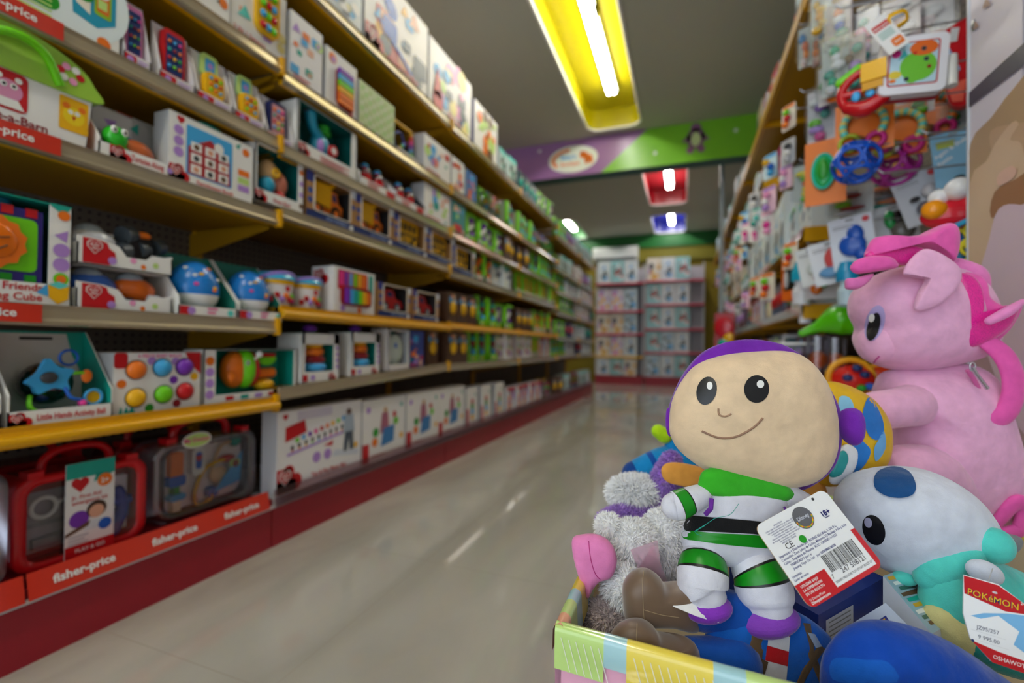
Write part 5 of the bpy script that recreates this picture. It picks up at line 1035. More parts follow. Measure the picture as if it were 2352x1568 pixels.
def pouch(cols, w, h, n, seed, back='FROST'):
    def f(mb, s):
        rn_ = random.Random(seed)
        for i in range(n):
            zz = (-h*.85+h*1.6*i/n)*s; mb.ell((rn_.uniform(-w*.4, w*.4)*s, -.004, zz), (rn_.uniform(.35, .6)*w*s, .012, h*.85/n*s*1.1), mat(cols[i % len(cols)], 'g'), 10, 8)
    return f
def pouch_o(name, lb, x, y, dep, rz, cols, w, h, n, seed, roll_=0):
    return hang(name, lb, 'blister pack', x, y, dep, rz, [('toys', pouch(cols, w, h, n, seed)), ('clear_film', lambda mb, s: mb.prism(rrect(-w*s, -h*s, w*s, h*s, 6*s), -.02, -.019, POUCH)), ('backing_card', lambda mb, s: mb.box(-w*s, w*s, .012, .014, -h*s, h*s, ['D8D4D8', 'C0C8C4', 'B8A8A8'][seed % 3]))], roll_)
for a in [('long pouch of yellow duck shapes at the top of the pegs', 1884, 30, 1.55, ['yellow', 'gold', 'E8A010'], 20, 46, 5, 1), ('pouch with blue, red and white rattle shapes at the top', 1925, 60, 1.5, ['orange', 'lime', 'teal', 'blue', 'white'], 26, 60, 6, 2), ('pouch holding a magenta cup with a purple rim', 1990, 78, 1.5, ['teal', 'lilac', 'magenta', 'hot'], 24, 60, 5, 3),
 ('tall pouch with teal and white toothed toys', 1916, 150, 1.48, ['F0F0F0', '18B890', 'teal', 'F0F0F0'], 26, 66, 6, 4), ('pouch with a teal hook shaped toy', 1960, 140, 1.45, ['teal', 'aqua', 'lilac', 'brown'], 22, 60, 5, 5), ('pouch with a green and orange bottle toy', 1910, 190, 1.52, ['orange', 'E07A18', 'green', 'lime'], 28, 44, 4, 6),
 ('pouch with orange and blue drop shapes by the yellow shelf', 1850, 105, 1.75, ['F0D8D0', 'orange', 'E87040', '3A90D0'], 16, 46, 4, 7), ('pouch with orange and blue drop shapes, right one of the pair', 1880, 100, 1.72, ['D0A8A0', 'orange', 'C84A20', '2A80C0'], 14, 46, 4, 8), ('pouch of purple and teal teething keys', 1885, 262, 1.6, ['hot', 'lilac', 'lime', 'teal', 'purple', 'white'], 28, 60, 6, 9),
 ('small hanging pack of yellow and orange bath ducks', 1850, 420, 1.7, ['lime', 'F0E020', 'F0E020', 'orange'], 26, 44, 6, 10), ('dim pouch behind the cloth book at the top edge', 2070, 40, 1.5, ['lgrey', 'D8D0D0', 'dred', 'navy'], 34, 50, 5, 11), ('dark red pouch hanging at the top right of the pegs', 2150, 40, 1.5, ['dred', 'lgrey', 'D0B8B8', 'lgrey'], 40, 52, 4, 12),
 ('pouch of mixed toys under the blue grip ball', 1950, 460, 1.55, ['lgrey', 'dred', 'lime', 'plime', 'dred'], 44, 34, 6, 13), ('pouch of green and orange pieces under the magenta ball', 2040, 440, 1.55, ['teal', 'orange', 'grey', 'brown', 'orange'], 44, 40, 6, 14), ('green frog rattle pouch under the cloth book', 2100, 235, 1.34, ['lime', 'green', 'lime', '8AD010'], 34, 26, 3, 15), ('pouch of teal rings near the poster edge', 2190, 262, 1.4, ['teal', 'green', 'teal'], 34, 30, 3, 16)]:
    lb, x, y, dep, cols, w, h, n, sd = a; pouch_o('rattle_pouch', lb, x, y, dep, .4, cols, w, h, n, sd)
def carded(lb, x, y, dep, rz, w, h, back, toy, tcol, name='carded_toy', extra=None, roll_=0):
    parts = [('backing_card', lambda mb, s: (card(mb, s, w, h, back), mb.poly(rrect(-8*s, (h-10)*s, 8*s, (h-5)*s, 2*s), 'grey', -.001), [mb.rect(-w*.8*s, (h*.7-i*5)*s, (w*.1)*s, (h*.7-i*5-2)*s, 'grey', -.001) for i in range(2)], mb.circ(w*.7*s, h*.8*s, w*.16*s, 'red', -.001))), ('toy', toy)]
    if extra: parts += extra
    return hang(name, lb, 'carded toy', x, y, dep, rz, parts, roll_)
def blob(ps):
    def f(mb, s):
        for (x, y, r, q, c) in ps: mb.ell((x*s, -.012, y*s), (r*s, .012, q*s), mat(c, 'g') if isinstance(c, str) else c, 12, 8)
    return f
carded('light blue hanging card beside the poster, printed Again & Shake Rattle', 2196, 362, 1.28, .25, 40, 64, '7EB8D8', blob([(0, -50, 10, 6, 'dgrey')]), '', roll_=-.1, extra=[('card_print', lambda mb, s: (mb.rect(-30*s, 28*s, 0, 44*s, 'A8B840', -.001), mb.text('Again & Shake', -34*s, 6*s, 9*s, 'white', -.001, bold=.02, rot=.5, maxw=70*s), mb.text('Rattle', -30*s, -12*s, 9*s, 'white', -.001, bold=.02, rot=.5)))])
carded('grey hanging card with black and white rings behind the red toy', 2118, 452, 1.36, .25, 44, 60, 'B8BCC4', blob([(16, 6, 16, 16, 'C8C8CC'), (24, -4, 9, 9, 'black'), (-2, -30, 18, 18, FROST), (-14, -2, 10, 6, 'dgrey')]), '', roll_=-.3)
carded('white card with a dark blue silicone toy, left one', 1958, 556, 1.5, .35, 42, 60, 'D4DAE4', blob([(8, 16, 16, 22, '1A58C0'), (0, -8, 26, 26, '1A58C0'), (14, -30, 14, 16, '1A58C0')]), '', roll_=-.12)
carded('white card with a blue silicone toy, right of the other', 2010, 560, 1.56, .35, 34, 62, 'D0D6E0', blob([(-6, -6, 16, 36, '2A60B8'), (10, 20, 10, 14, 'B050B0')]), '', roll_=-.12)
carded('white card with a coral pear shaped teether', 1912, 600, 1.6, .35, 42, 50, 'DADEE4', blob([(8, 2, 22, 30, 'E05858'), (0, -24, 30, 14, '6AA0D0')]), '', roll_=-.2)
carded('white card with a green, black and purple rattle', 2058, 530, 1.5, .3, 40, 62, 'C4C8CC', blob([(-6, 26, 12, 22, '20A050'), (8, 26, 14, 18, 'black'), (12, 0, 22, 26, '6A665E'), (-20, -26, 10, 16, 'A83AA8')]), '', roll_=-.15)
carded('pale card pack beside the coral teether', 1868, 610, 1.72, .35, 30, 44, 'D8DCDC', blob([(-4, -8, 10, 12, 'D8E0E0'), (8, -30, 12, 12, 'E84A3A')]), '', roll_=-.2)
# red toy with orange knob by the poster
hang('bath_rattle', 'shiny red rattle with white balls and an orange knob beside the poster', 'rattle', 2180, 486, 1.12, .2, [('red_body', lambda mb, s: (mb.ell((8*s, 0, -8*s), (60*s, .03, 34*s), mat('E01830', 'g')), mb.ell((40*s, .0, 0), (40*s, .03, 42*s), mat('E01830', 'g')))), ('white_ball', lambda mb, s: mb.ell((14*s, -.012, 46*s), 26*s, mat('F4F4F8', 'g'))), ('white_ball', lambda mb, s: mb.ell((-18*s, .0, 34*s), 20*s, mat('F4F4F8', 'g'))), ('orange_knob', lambda mb, s: mb.ell((-28*s, -.02, 4*s), (24*s, .02, 22*s), mat('FFA010', 'g'))),
 ('blue_bar', lambda mb, s: mb.limb([(-16*s, -.03, -52*s), (46*s, -.03, -20*s)], [6*s, 6*s], mat('20A8DC', 'g'))), ('yellow_ring', lambda mb, s: [mb.torus((a*s, -.01, b*s), 20*s, 4*s, 'E8D810', 'y') for a, b in ((10, -66), (44, -50), (38, -86), (14, -100))] and [mb.ell((a*s, .0, b*s), (17*s, .006, 17*s), ['1A6AB8', '6A3A9A', '1A6AB8', '2070A0'][k]) for k, (a, b) in enumerate(((10, -66), (44, -50), (38, -86), (14, -100)))] and None)])
# goods on the near lower right
def bottle_o(lb, x, y, dep, cap, body, k=1.0):
    return hang('baby_bottle', lb, 'bottle', x, y, dep, 0, [('bottle_body', lambda mb, s: mb.lathe([(18*s*k, -60*s*k), (20*s*k, -30*s*k), (14*s*k, -14*s*k), (18*s*k, 0)], mat(body, 'g'), 14)), ('cap', lambda mb, s: mb.lathe([(22*s*k, -6*s*k), (22*s*k, 14*s*k), (14*s*k, 38*s*k), (0, 42*s*k)], mat(cap, 'g'), 14))])
bottle_o('turquoise capped baby bottle beside the orange framed box', 1842, 640, 1.9, '18A8C8', 'E0E0E8'); bottle_o('blue capped baby bottle left of the pink mane', 1946, 640, 1.5, '1890C0', 'B8D0DC')
hang('orange_frame_box', 'orange box with a black window on the third right shelf', 'boxed toy', 1812, 632, 2.3, -1.15, [('carton', lambda mb, s: mb.box(-26*s, 26*s, 0, .08, -58*s, 44*s, 'E86A18')), ('black_window', lambda mb, s: mb.box(-16*s, 20*s, -.003, 0, -34*s, 16*s, 'black')), ('white_dummy', lambda mb, s: mb.ell((-6*s, -.006, -10*s), (7*s, .008, 20*s), 'lgrey'))])
hang('rattle_pouch', 'clear pack with gold, green and violet balls above the shelf', 'blister pack', 1888, 640, 1.8, .3, [('toys', blob([(-8, 8, 14, 14, 'gold'), (4, -8, 10, 14, 'green'), (18, 0, 10, 12, 'sky'), (22, 20, 9, 9, 'purple'), (-10, -22, 12, 14, 'orange')])), ('backing_card', lambda mb, s: card(mb, s, 32, 46, 'C4BCC0'))])
bottle_o('white bottle standing on the right shelf edge', 1850, 700, 1.95, 'F0F0F8', 'E8E8F0', .7)
def dino(mb, s): mb.limb([(-70*s, 0, -20*s), (-40*s, 0, -6*s), (0, 0, 10*s), (26*s, 0, 6*s)], [8*s, 14*s, 36*s, 30*s], mat('58C410', 'g')); mb.ell((10*s, -.01, 30*s), (30*s, .03, 20*s), mat('9AB8A8', 'g'))
hang('green_bath_toy', 'bright green plastic toy on the low right shelf behind the pony muzzle', 'toy', 1925, 745, 1.7, .2, [('', dino)])
for k, (x, y, lb) in enumerate(((1878, 822, 'orange ball in a clear tub, left of the two'), (1918, 826, 'orange ball in a clear tub, right of the two'))):
    hang('ball_tub', lb, 'toy tub', x, y, 1.75, 0, [('orange_ball', lambda mb, s: mb.ell((0, 0, -4*s), 20*s, mat('F06A10', 'g'))), ('clear_tub', lambda mb, s: mb.lathe([(22*s, -30*s), (23*s, 46*s)], FROST, 16)), ('lid', lambda mb, s: mb.lathe([(24*s, 44*s), (24*s, 50*s), (0, 52*s)], FROST, 16))])
hang('activity_turtle', 'red dome toy with navy and green spots behind the purple hood', 'toy', 1958, 868, 1.55, 0, [('red_dome', lambda mb, s: mb.ell((0, 0, -4*s), (44*s, .05, 34*s), mat('D82018', 'g'))), ('yellow_rim', lambda mb, s: mb.torus((-4*s, .0, -2*s), 44*s, 7*s, 'F0A818', 'y')), ('spots', lambda mb, s: [mb.ell((a*s, -.045, b*s), (10*s, .014, 8*s), c) for a, b, c in ((-18, 2, 'navy'), (14, 10, 'navy'), (8, -20, 'green'), (24, -16, 'blue'), (0, 24, 'navy'))] and None)])
hang('activity_turtle', 'red and orange dome toy under the pony muzzle', 'toy', 2022, 868, 1.6, 0, [('red_dome', lambda mb, s: mb.ell((0, 0, 0), (34*s, .04, 28*s), mat('D83A18', 'g'))), ('yellow_rim', lambda mb, s: mb.torus((0, .0, -4*s), 34*s, 6*s, 'F0A818', 'y'))])
root = thing('display_table', 'low white display shelf carrying the bright toys behind the plush dolls', 'shelf', (.62, 1.75, 0)); mb = MB(); z = P(1920, 905, 1.7).z; mb.box(.33, .6, 1.35, 2.15, z-.03, z, 'D8D0D0'); mb.box(.35, .59, 1.37, 2.13, 0, z-.03, 'C8C0C4'); mb.build('cabinet_body', root, root.location)
hang('clear_tub', 'clear white-lidded tub beside the orange ball tubs', 'toy tub', 1836, 826, 1.85, 0, [('tub', lambda mb, s: mb.box(-36*s, 30*s, 0, .05, -50*s, 34*s, FROST)), ('lid', lambda mb, s: mb.box(-38*s, 32*s, -.005, .055, 34*s, 40*s, 'white'))])
hang('hanging_pack', 'red hanging toy pack on the far right shelves above the doll hood', 'blister pack', 1664, 758, 2.6, .3, [('toys', blob([(0, 6, 22, 24, 'C01828'), (10, -16, 12, 12, 'gold'), (0, -30, 14, 10, 'teal')])), ('backing_card', lambda mb, s: card(mb, s, 22, 40, 'A83A40'))])

# clip strips of small packs hanging along the right shelf fronts
rn = random.Random(12); SP = [['pink', 'hot', 'white'], ['teal', 'aqua', 'white'], ['sky', 'blue', 'yellow'], ['orange', 'red', 'lime'], ['lilac', 'white', 'pink'], ['lgrey', 'white', 'dgrey']]
def strip_pack(sd):
    mb = MB(); c = SP[sd % 6]; mb.prism(rrect(-.035, -.05, .035, .05, .008), 0, .002, ['white', 'pale', 'C8E4F0', 'F0E8D8', 'ppink', 'lgrey'][sd % 6])
    r_ = random.Random(sd)
    for i in range(3): mb.ell((r_.uniform(-.014, .014), -.01, -.03+.024*i), (.016, .011, .013), mat(c[i], 'g'), 10, 6)
    mb.poly(rrect(-.03, .036, .03, .048, .004), c[0], -.0006); return mb
SPP = {}
for k in range(38):
    y = 2.3+(k//4)*.5+rn.uniform(-.06, .06); z = [1.52, 1.62, 1.42, 1.06][k % 4]+rn.uniform(-.06, .08); sd = rn.randrange(6); X = XR-.035
    if y > 8: continue
    if sd not in SPP: c = SPP[sd] = strip_pack(sd).build('hanging_pack')
    else: c = SPP[sd].copy(); COL.objects.link(c)
    c.location = (X, y, z); c.rotation_euler = (0, 0, -1.0); c['category'] = 'blister pack'; sc = .9+.6*rn.random(); c.scale = (sc, sc, sc)
    c['label'] = 'small %s pack hanging in front of the %s right bay, %s row' % (['pink', 'teal', 'sky blue', 'orange', 'lilac', 'grey'][sd], ordn[min(5, int((y-2.2)/1.1))], ['top', 'upper', 'middle', 'lower'][k % 4]); c['group'] = c['label']
# ------------------------------------------------ bin of plush dolls, front
BX0, BX1, BY0, BY1, BZ = -.112, .535, .425, .98, .43
root = thing('gift_print_bin', 'pastel patchwork cardboard bin in the foreground holding the plush toys', 'display bin', ((BX0+BX1)/2, (BY0+BY1)/2, 0)); off = root.location.copy()
PINKC = special('glossy_pink_print', 'E8A8C4', .2, Coat_Weight=.5); CREAMC = mat('D8C8A8', 'c')
def binwalls():
    t = .006; mb = MB(); z0 = .0
    mb.box(BX0, BX1, BY0, BY1, z0, .004, CREAMC); mb.box(BX0+t, BX1-t, BY0+t, BY1-t, .22, .226, CREAMC)
    mb.box(BX0, BX0+t, BY0, BY1, z0, BZ-.003, PINKC, {1: CREAMC}); mb.box(BX1-t, BX1, BY0, BY1, z0, BZ-.003, PINKC, {0: CREAMC})
    mb.box(BX0, BX1, BY0, BY0+t, z0, BZ-.003, PINKC, {3: CREAMC}); mb.box(BX0, BX1, BY1-t, BY1, z0, BZ-.003, PINKC, {2: CREAMC})
    mb.build('bin_body', root, off)
    cols = ['plime', 'A8D4DC', 'F0D850', 'A8D4DC', 'C4E08A', 'F0B090', 'A8D4DC', 'F0D850']
    mats = [special('glossy_print_%d' % i, PAL.get(c, c), .18, Coat_Weight=.6) for i, c in enumerate(cols)]
    def side(P0, P1, n, seg0, nm_):
        """rolled rim in patches, strips hanging down the outside; P0->P1 along the rim, n outward"""
        d = (P1-P0); Ln = d.length; d.normalize(); mb = MB(); x = 0; k = seg0; nv = V(n)
        while x < Ln-1e-4:
            wd = ([.046, .02, .07, .024, .055, .02] if nm_ != 'left_rim' else [.03, .022, .026, .03, .02, .034])[k % 6]; wd = min(wd, Ln-x); m = mats[k % 8]; a = P0+d*x; b = P0+d*(x+wd)
            pr = []
            for i in range(7):
                an = PI*i/6; pr.append((-math.cos(an)*-.0045-.0, math.sin(an)*.0045))
            prof = [(-.012, -.03), (-.0105, -.004)]+[(-.004-.0065*math.cos(PI*i/6), .0+.006*math.sin(PI*i/6)) for i in range(7)]+[(.003, -.02), (.0028, -.034 if k % 2 == 0 else -.02)]
            npf = len(prof); vs_ = [q+nv*p+V((0, 0, z)) for q in (a, b) for p, z in prof]
            mb.add(vs_, [(i, i+1, npf+i+1, npf+i) for i in range(npf-1)], m, True)
            if k % 2 == 0:
                for j in range(int(wd/.007)):
                    q = a+d*(.006+j*.007)
                    if (q-P0).length < Ln-.012: mb.add([q+nv*.0034+V((0, 0, -.004)), q+d*.0007+nv*.0034+V((0, 0, -.004)), q+d*.0095+nv*.0034+V((0, 0, -.033)), q+d*.0088+nv*.0034+V((0, 0, -.033))], [(0, 1, 2, 3)], 'F4F4E8')
            x += wd; k += 1
        for j in range(6):
            q = P0+d*(Ln*(.1+.16*j))+nv*.0034+V((0, 0, -.10)); r_ = .018; mb.add([q+d*(r_*math.cos(t))+V((0, 0, r_*math.sin(t))) for t in [2*PI*i/16 for i in range(16)]], [tuple(range(16))], mats[(j*3) % 8])
        mb.build(nm_, root, off, weld=True)
    z = BZ-.006
    side(V((BX0, BY0, z)), V((BX1, BY0, z)), (0, -1, 0), 0, 'front_rim'); side(V((BX0, BY1, z)), V((BX0, BY0, z)), (-1, 0, 0), 1, 'left_rim')
    side(V((BX0, BY1, z)), V((BX1, BY1, z)), (0, 1, 0), 3, 'back_rim'); side(V((BX1, BY1, z)), V((BX1, BY0, z)), (1, 0, 0), 2, 'right_rim')
binwalls()
for o_ in KIDS[root.name]:
    for vv in o_.data.vertices:
        X_ = vv.co.x+off.x-BX0; T_ = max(0, min(1, 1-(vv.co.y+off.y-BY0)/(BY1-BY0))); vv.co.y -= .062*X_*T_
class VF:
    """upright frame through a point: right / up / towards the aisle, photo-pixel units turned to metres"""
    def __init__(s, cx, cy, dep, turn=0):
        s.o = P(cx, cy, dep); s.c = (cx, cy); s.s = dep/F; s.dep = dep
        q = Matrix.Rotation(turn, 3, UP); s.r, s.u, s.n = q @ RT, UP, q @ (-fw)
    def __call__(s, x, y, t=0): return s.o+s.r*((x-s.c[0])*s.s)-s.u*((y-s.c[1])*s.s)+s.n*(t*s.s)
def pillow(mb, vf, outline, Tf, Tb, mf, mb_=None, n=5, t0=0, pw=.75, cen=None, rings=9):
    o = catmull2(outline, n); N = len(o); cx = cen[0] if cen else sum(p[0] for p in o)/N; cy = cen[1] if cen else sum(p[1] for p in o)/N
    # keep winding consistent
    ar = sum(o[i][0]*o[(i+1) % N][1]-o[(i+1) % N][0]*o[i][1] for i in range(N))
    if ar > 0: o = o[::-1]
    for sg, T, m in ((1, Tf, mf), (-1, Tb, mb_ or mf)):
        rg = []
        for k in range(rings+1):
            a = PI/2*k/rings; f = max(math.cos(a), .0)**pw; h = T*math.sin(a)
            rg.append([vf(cx+(p[0]-cx)*max(f, .012), cy+(p[1]-cy)*max(f, .012), t0+sg*h) for p in o])
        for k in range(rings):
            vs_ = rg[k]+rg[k+1]; fs = [(i, (i+1) % N, N+(i+1) % N, N+i) for i in range(N)]
            if sg < 0: fs = [f[::-1] for f in fs]
            mb.add(vs_, fs, m, True)
        mb.add(rg[-1], [tuple(range(N)) if sg > 0 else tuple(range(N-1, -1, -1))], m, True)
def vlimb(mb, vf, pts, rs, m, flat=1, mf=None, n=18, sub=6):
    mb.limb([vf(*(p if len(p) == 3 else (p[0], p[1], 0))) for p in pts], [r*vf.s for r in rs], m, n=n, flat=flat, mf=mf, sub=sub, up=vf.n)
def vell(mb, vf, x, y, t, rx, ry, rt, m, rot=0, n=20, k=14):
    X = mb.X; R = Matrix((vf.r, -vf.n, vf.u)).transposed().to_4x4(); mb.X = Matrix.Translation(vf(x, y, t)) @ R @ Matrix.Rotation(rot, 4, 'Y')
    mb.ell((0, 0, 0), (rx*vf.s, rt*vf.s, ry*vf.s), m, n, k); mb.X = X
class Surf:
    def __init__(s, mb): s.b = BVHTree.FromPolygons([tuple(v) for v in mb.v], mb.f)
    def hit(s, x, y):
        d = ray(x, y).normalized(); h = s.b.ray_cast(CAM, d); return h[0], h[1], d
    def sew(s, mb, pts, m, lift=.0005, rings=4):
        """embroidered patch following the surface"""
        N = len(pts); cx = sum(p[0] for p in pts)/N; cy = sum(p[1] for p in pts)/N; vs_ = []; last = None
        for k in range(rings):
            f = 1-k/rings
            for p in pts:
                h, nn, d = s.hit(cx+(p[0]-cx)*f, cy+(p[1]-cy)*f)
                if h is None: h = last or P(cx, cy, .5)
                last = h; vs_.append(h-d*lift)
        h, nn, d = s.hit(cx, cy); vs_.append((h or last)-d*lift); fs = []
        for k in range(rings-1): fs += [(k*N+i, k*N+(i+1) % N, (k+1)*N+(i+1) % N, (k+1)*N+i) for i in range(N)]
        fs += [((rings-1)*N+i, (rings-1)*N+(i+1) % N, rings*N) for i in range(N)]; mb.add(vs_, fs, m, True)
    def stitch(s, mb, pts, r, m, n=6, lift=.0002):
        q = []
        for p in catmull([(a, b, 0) for a, b in pts], n, False):
            h, nn, d = s.hit(p.x, p.y)
            if h is not None: q.append(h-d*lift)
        if len(q) > 1: mb.tube(q, r, m, 6)
def fur(mb_src, n, ln, seed, m, name, root, off, only=None, thick=.0009):
    """tufts of pile standing on the plush surface"""
    rn_ = random.Random(seed); tri = []
    for f, in zip(mb_src.f):
        a = mb_src.v[f[0]]
        for i in range(1, len(f)-1):
            b, c = mb_src.v[f[i]], mb_src.v[f[i+1]]; ar = (b-a).cross(c-a)
            if ar.length > 1e-10 and (ar.dot(CAM-a) > -ar.length*.3): tri.append((ar.length, a, b, c, ar.normalized()))
    import bisect
    acc = []; t = 0
    for q in tri: t += q[0]; acc.append(t)
    mb = MB(); vs_, fs = [], []
    for i in range(n):
        q = tri[bisect.bisect(acc, rn_.random()*t) % len(tri)]; u, v = rn_.random(), rn_.random()
        if u+v > 1: u, v = 1-u, 1-v
        p = q[1]+(q[2]-q[1])*u+(q[3]-q[1])*v; d = (q[4]+V((rn_.uniform(-.6, .6), rn_.uniform(-.6, .6), rn_.uniform(-.7, .4)))).normalized()
        sd = d.cross(V((rn_.uniform(-1, 1), rn_.uniform(-1, 1), rn_.uniform(-1, 1)))).normalized()*thick; L = ln*rn_.uniform(.6, 1.2); b = len(vs_)
        vs_ += [p-sd, p+sd, p+d*L*.6+sd*.6+V((0, 0, -L*.06)), p+d*L+V((0, 0, -L*.18))]; fs += [(b, b+1, b+2), (b, b+2, b+3)]
    mb.add(vs_, fs, m); o = mb.build(name, root, off); tag(o, None, None, kind='stuff'); return o

# ---- the doll in the middle
SK = mat('EFD2AE', 'e')
PUR, GRN, WHT, BLK = mat('7828B0', 'f'), mat('3CB828', 'f'), mat('E2E2EE', 'f'), mat('141416', 'f')
GRS = special('printed_green_band', '0C8E14', .35)
v = VF(1720, 955, .5); base = P(1690, 1420, .475)
root = thing('plush_doll', 'big-headed plush doll with a purple hood, beige face and white green-banded suit', 'plush doll', base)
mb = MB(); pillow(mb, v, [(1542, 965), (1556, 908), (1584, 852), (1628, 806), (1690, 782), (1760, 781), (1825, 800), (1880, 845), (1918, 900), (1942, 960), (1940, 1025), (1924, 1075), (1888, 1110), (1838, 1132), (1760, 1128), (1680, 1108), (1618, 1075), (1568, 1030)], 30, 120, PUR, t0=-12); mb.build('hood', root, base, weld=True)
mb = MB(); pillow(mb, v, [(1537, 965), (1545, 915), (1570, 868), (1602, 836), (1660, 815), (1740, 806), (1810, 807), (1846, 824), (1880, 866), (1900, 920), (1908, 975), (1905, 1030), (1886, 1075), (1852, 1104), (1806, 1116), (1760, 1118), (1690, 1104), (1625, 1082), (1566, 1040), (1541, 1003)], 96, 10, SK, pw=.6, n=6, rings=14); fc = Surf(mb); mb.build('face', root, base, weld=True)
for cx, cy, rx, ry, ro in ((1623, 897, 23, 33, .25), (1738, 893, 29, 32, .1)):
    mb = MB(); fc.sew(mb, circ(cx, cy, rx, ry, 24, ro), mat('18181C', 'p'), .0006); fc.sew(mb, circ(cx+rx*.3, cy-ry*.35, rx*.3, ry*.28, 16), 'white', .0011); mb.build('embroidered_eye', root, base)
mb = MB(); fc.stitch(mb, [(1612, 990), (1650, 1005), (1690, 1003), (1730, 982), (1752, 960)], .0011, '94705A'); mb.build('embroidered_smile', root, base)
mb = MB(); fc.stitch(mb, [(1650, 938), (1652, 952), (1666, 956), (1680, 950)], .0009, 'A88468'); mb.build('embroidered_nose', root, base)
mb = MB(); pillow(mb, VF(1942, 975, .5, .3), [(1925, 945), (1940, 935), (1958, 940), (1966, 970), (1962, 1005), (1950, 1020), (1935, 1012), (1922, 985)], 24, 30, PUR, t0=14); mb.build('ear', root, base, weld=True)
mb = MB(); pillow(mb, VF(1537, 980, .5, -.3), [(1532, 945), (1545, 945), (1548, 990), (1538, 1008), (1530, 985)], 12, 20, PUR, t0=-30); mb.build('ear', root, base, weld=True)
# torso, leaning back
vt = VF(1690, 1200, .492)
def band(bp):
    def f(t):
        for a, m in bp:
            if t < a: return m
        return bp[-1][1]
    return f
mb = MB(); pillow(mb, vt, [(1618, 1105), (1690, 1085), (1780, 1100), (1808, 1140), (1800, 1190), (1795, 1250), (1760, 1290), (1680, 1296), (1600, 1282), (1566, 1245), (1580, 1190), (1600, 1150)], 62, 60, WHT, pw=.6, rings=12); ts = Surf(mb); mb.build('torso', root, base, weld=True)
mb = MB(); ts.sew(mb, catmull2([(1578, 1186), (1640, 1188), (1700, 1193), (1768, 1200), (1790, 1208), (1788, 1232), (1730, 1226), (1660, 1222), (1600, 1219), (1572, 1216)], 3), BLK, .0018, 6); mb.build('belt', root, base)
mb = MB(); ts.sew(mb, catmull2([(1573, 1218), (1640, 1224), (1720, 1228), (1786, 1236), (1776, 1258), (1722, 1256), (1660, 1250), (1610, 1243), (1570, 1236)], 3), GRS, .0008, 6); mb.build('green_waistband', root, base)
mb = MB(); pillow(mb, VF(1715, 1112, .478), [(1605, 1105), (1618, 1080), (1660, 1070), (1730, 1075), (1780, 1095), (1824, 1130), (1818, 1146), (1780, 1154), (1720, 1150), (1650, 1140), (1608, 1128)], 24, 20, GRN, pw=.5); mb.build('bib', root, base, weld=True)
def leg(pts, rs, sole, kn, b0, b1, name='leg'):
    vl = VF(pts[1][0], pts[1][1], .472); mb = MB(); vlimb(mb, vl, pts, rs, WHT, mf=band([(b0, WHT), (b0+.015, mat('black')), (b1, GRS), (b1+.015, mat('black')), (2, WHT)]), sub=14); s_ = Surf(mb); o = mb.build(name, root, base, weld=True)
    mb = MB(); vell(mb, vl, *sole); mb.build('purple_sole', root, base)
leg([(1628, 1286, -30), (1614, 1312, 0), (1608, 1342, 12), (1611, 1354, 18)], [46, 55, 54, 46], (1613, 1378, 34, 52, 26, 40, mat('8A38C0', 'f'), -.18), [(1565, 1345), (1572, 1326), (1600, 1321), (1628, 1332), (1638, 1354), (1605, 1345)], .2, .36)
leg([(1732, 1292, -30), (1746, 1325, 0), (1752, 1365, 12), (1754, 1382, 18)], [46, 60, 60, 50], (1748, 1404, 34, 66, 30, 46, mat('8A44C0', 'f'), -.2), [(1684, 1376), (1692, 1352), (1720, 1352), (1752, 1366), (1766, 1392), (1725, 1385)], .26, .40)
va = VF(1600, 1150, .478); mb = MB(); vlimb(mb, va, [(1608, 1138, 0), (1580, 1146, 8), (1552, 1156, 12), (1545, 1158, 12)], [26, 30, 33, 30], WHT, mf=band([(.38, WHT), (.39, mat('black')), (.62, GRS), (.635, mat('black')), (2, WHT)]), sub=14); mb.build('arm', root, base, weld=True)
va = VF(1830, 1160, .486); mb = MB(); vlimb(mb, va, [(1800, 1140, 0), (1840, 1160, 4), (1880, 1180, -4), (1896, 1188, -4)], [34, 32, 30, 26], WHT, mf=band([(.36, WHT), (.37, mat('black')), (.58, GRS), (.59, mat('black')), (2, WHT)]), sub=14); mb.build('arm', root, base, weld=True)
for a, b in (((1606, 1122), (1594, 1158)), ((1762, 1140), (1784, 1188))): mb = MB(); mb.tube([vt(a[0], a[1], 66), vt((a[0]+b[0])/2, (a[1]+b[1])/2, 76), vt(b[0], b[1], 62)], .0024, mat('6A2A9A', 'e'), 8, flat=.5); mb.build('purple_strap', root, base)
mb = MB(); mb.tube(catmull([vt(1662, 1132, 70), vt(1640, 1152, 78), vt(1612, 1162, 72), vt(1596, 1176, 66), vt(1570, 1196, 60), vt(1592, 1180, 66), vt(1574, 1198, 58), vt(1586, 1204, 62)], 5, False), .0003, 'teal', 5); mb.build('loose_thread', root, base)
mb = MB(); q = [P(1545, 1392, .450), P(1560, 1372, .458), P(1610, 1388, .455), P(1682, 1407, .446), P(1650, 1430, .440), P(1600, 1415, .441)]
mb.add([tuple(x) for x in q], [(0, 1, 2, 3, 4, 5)], mat('F0F0F4', 's')); mb.build('care_label', root, base)
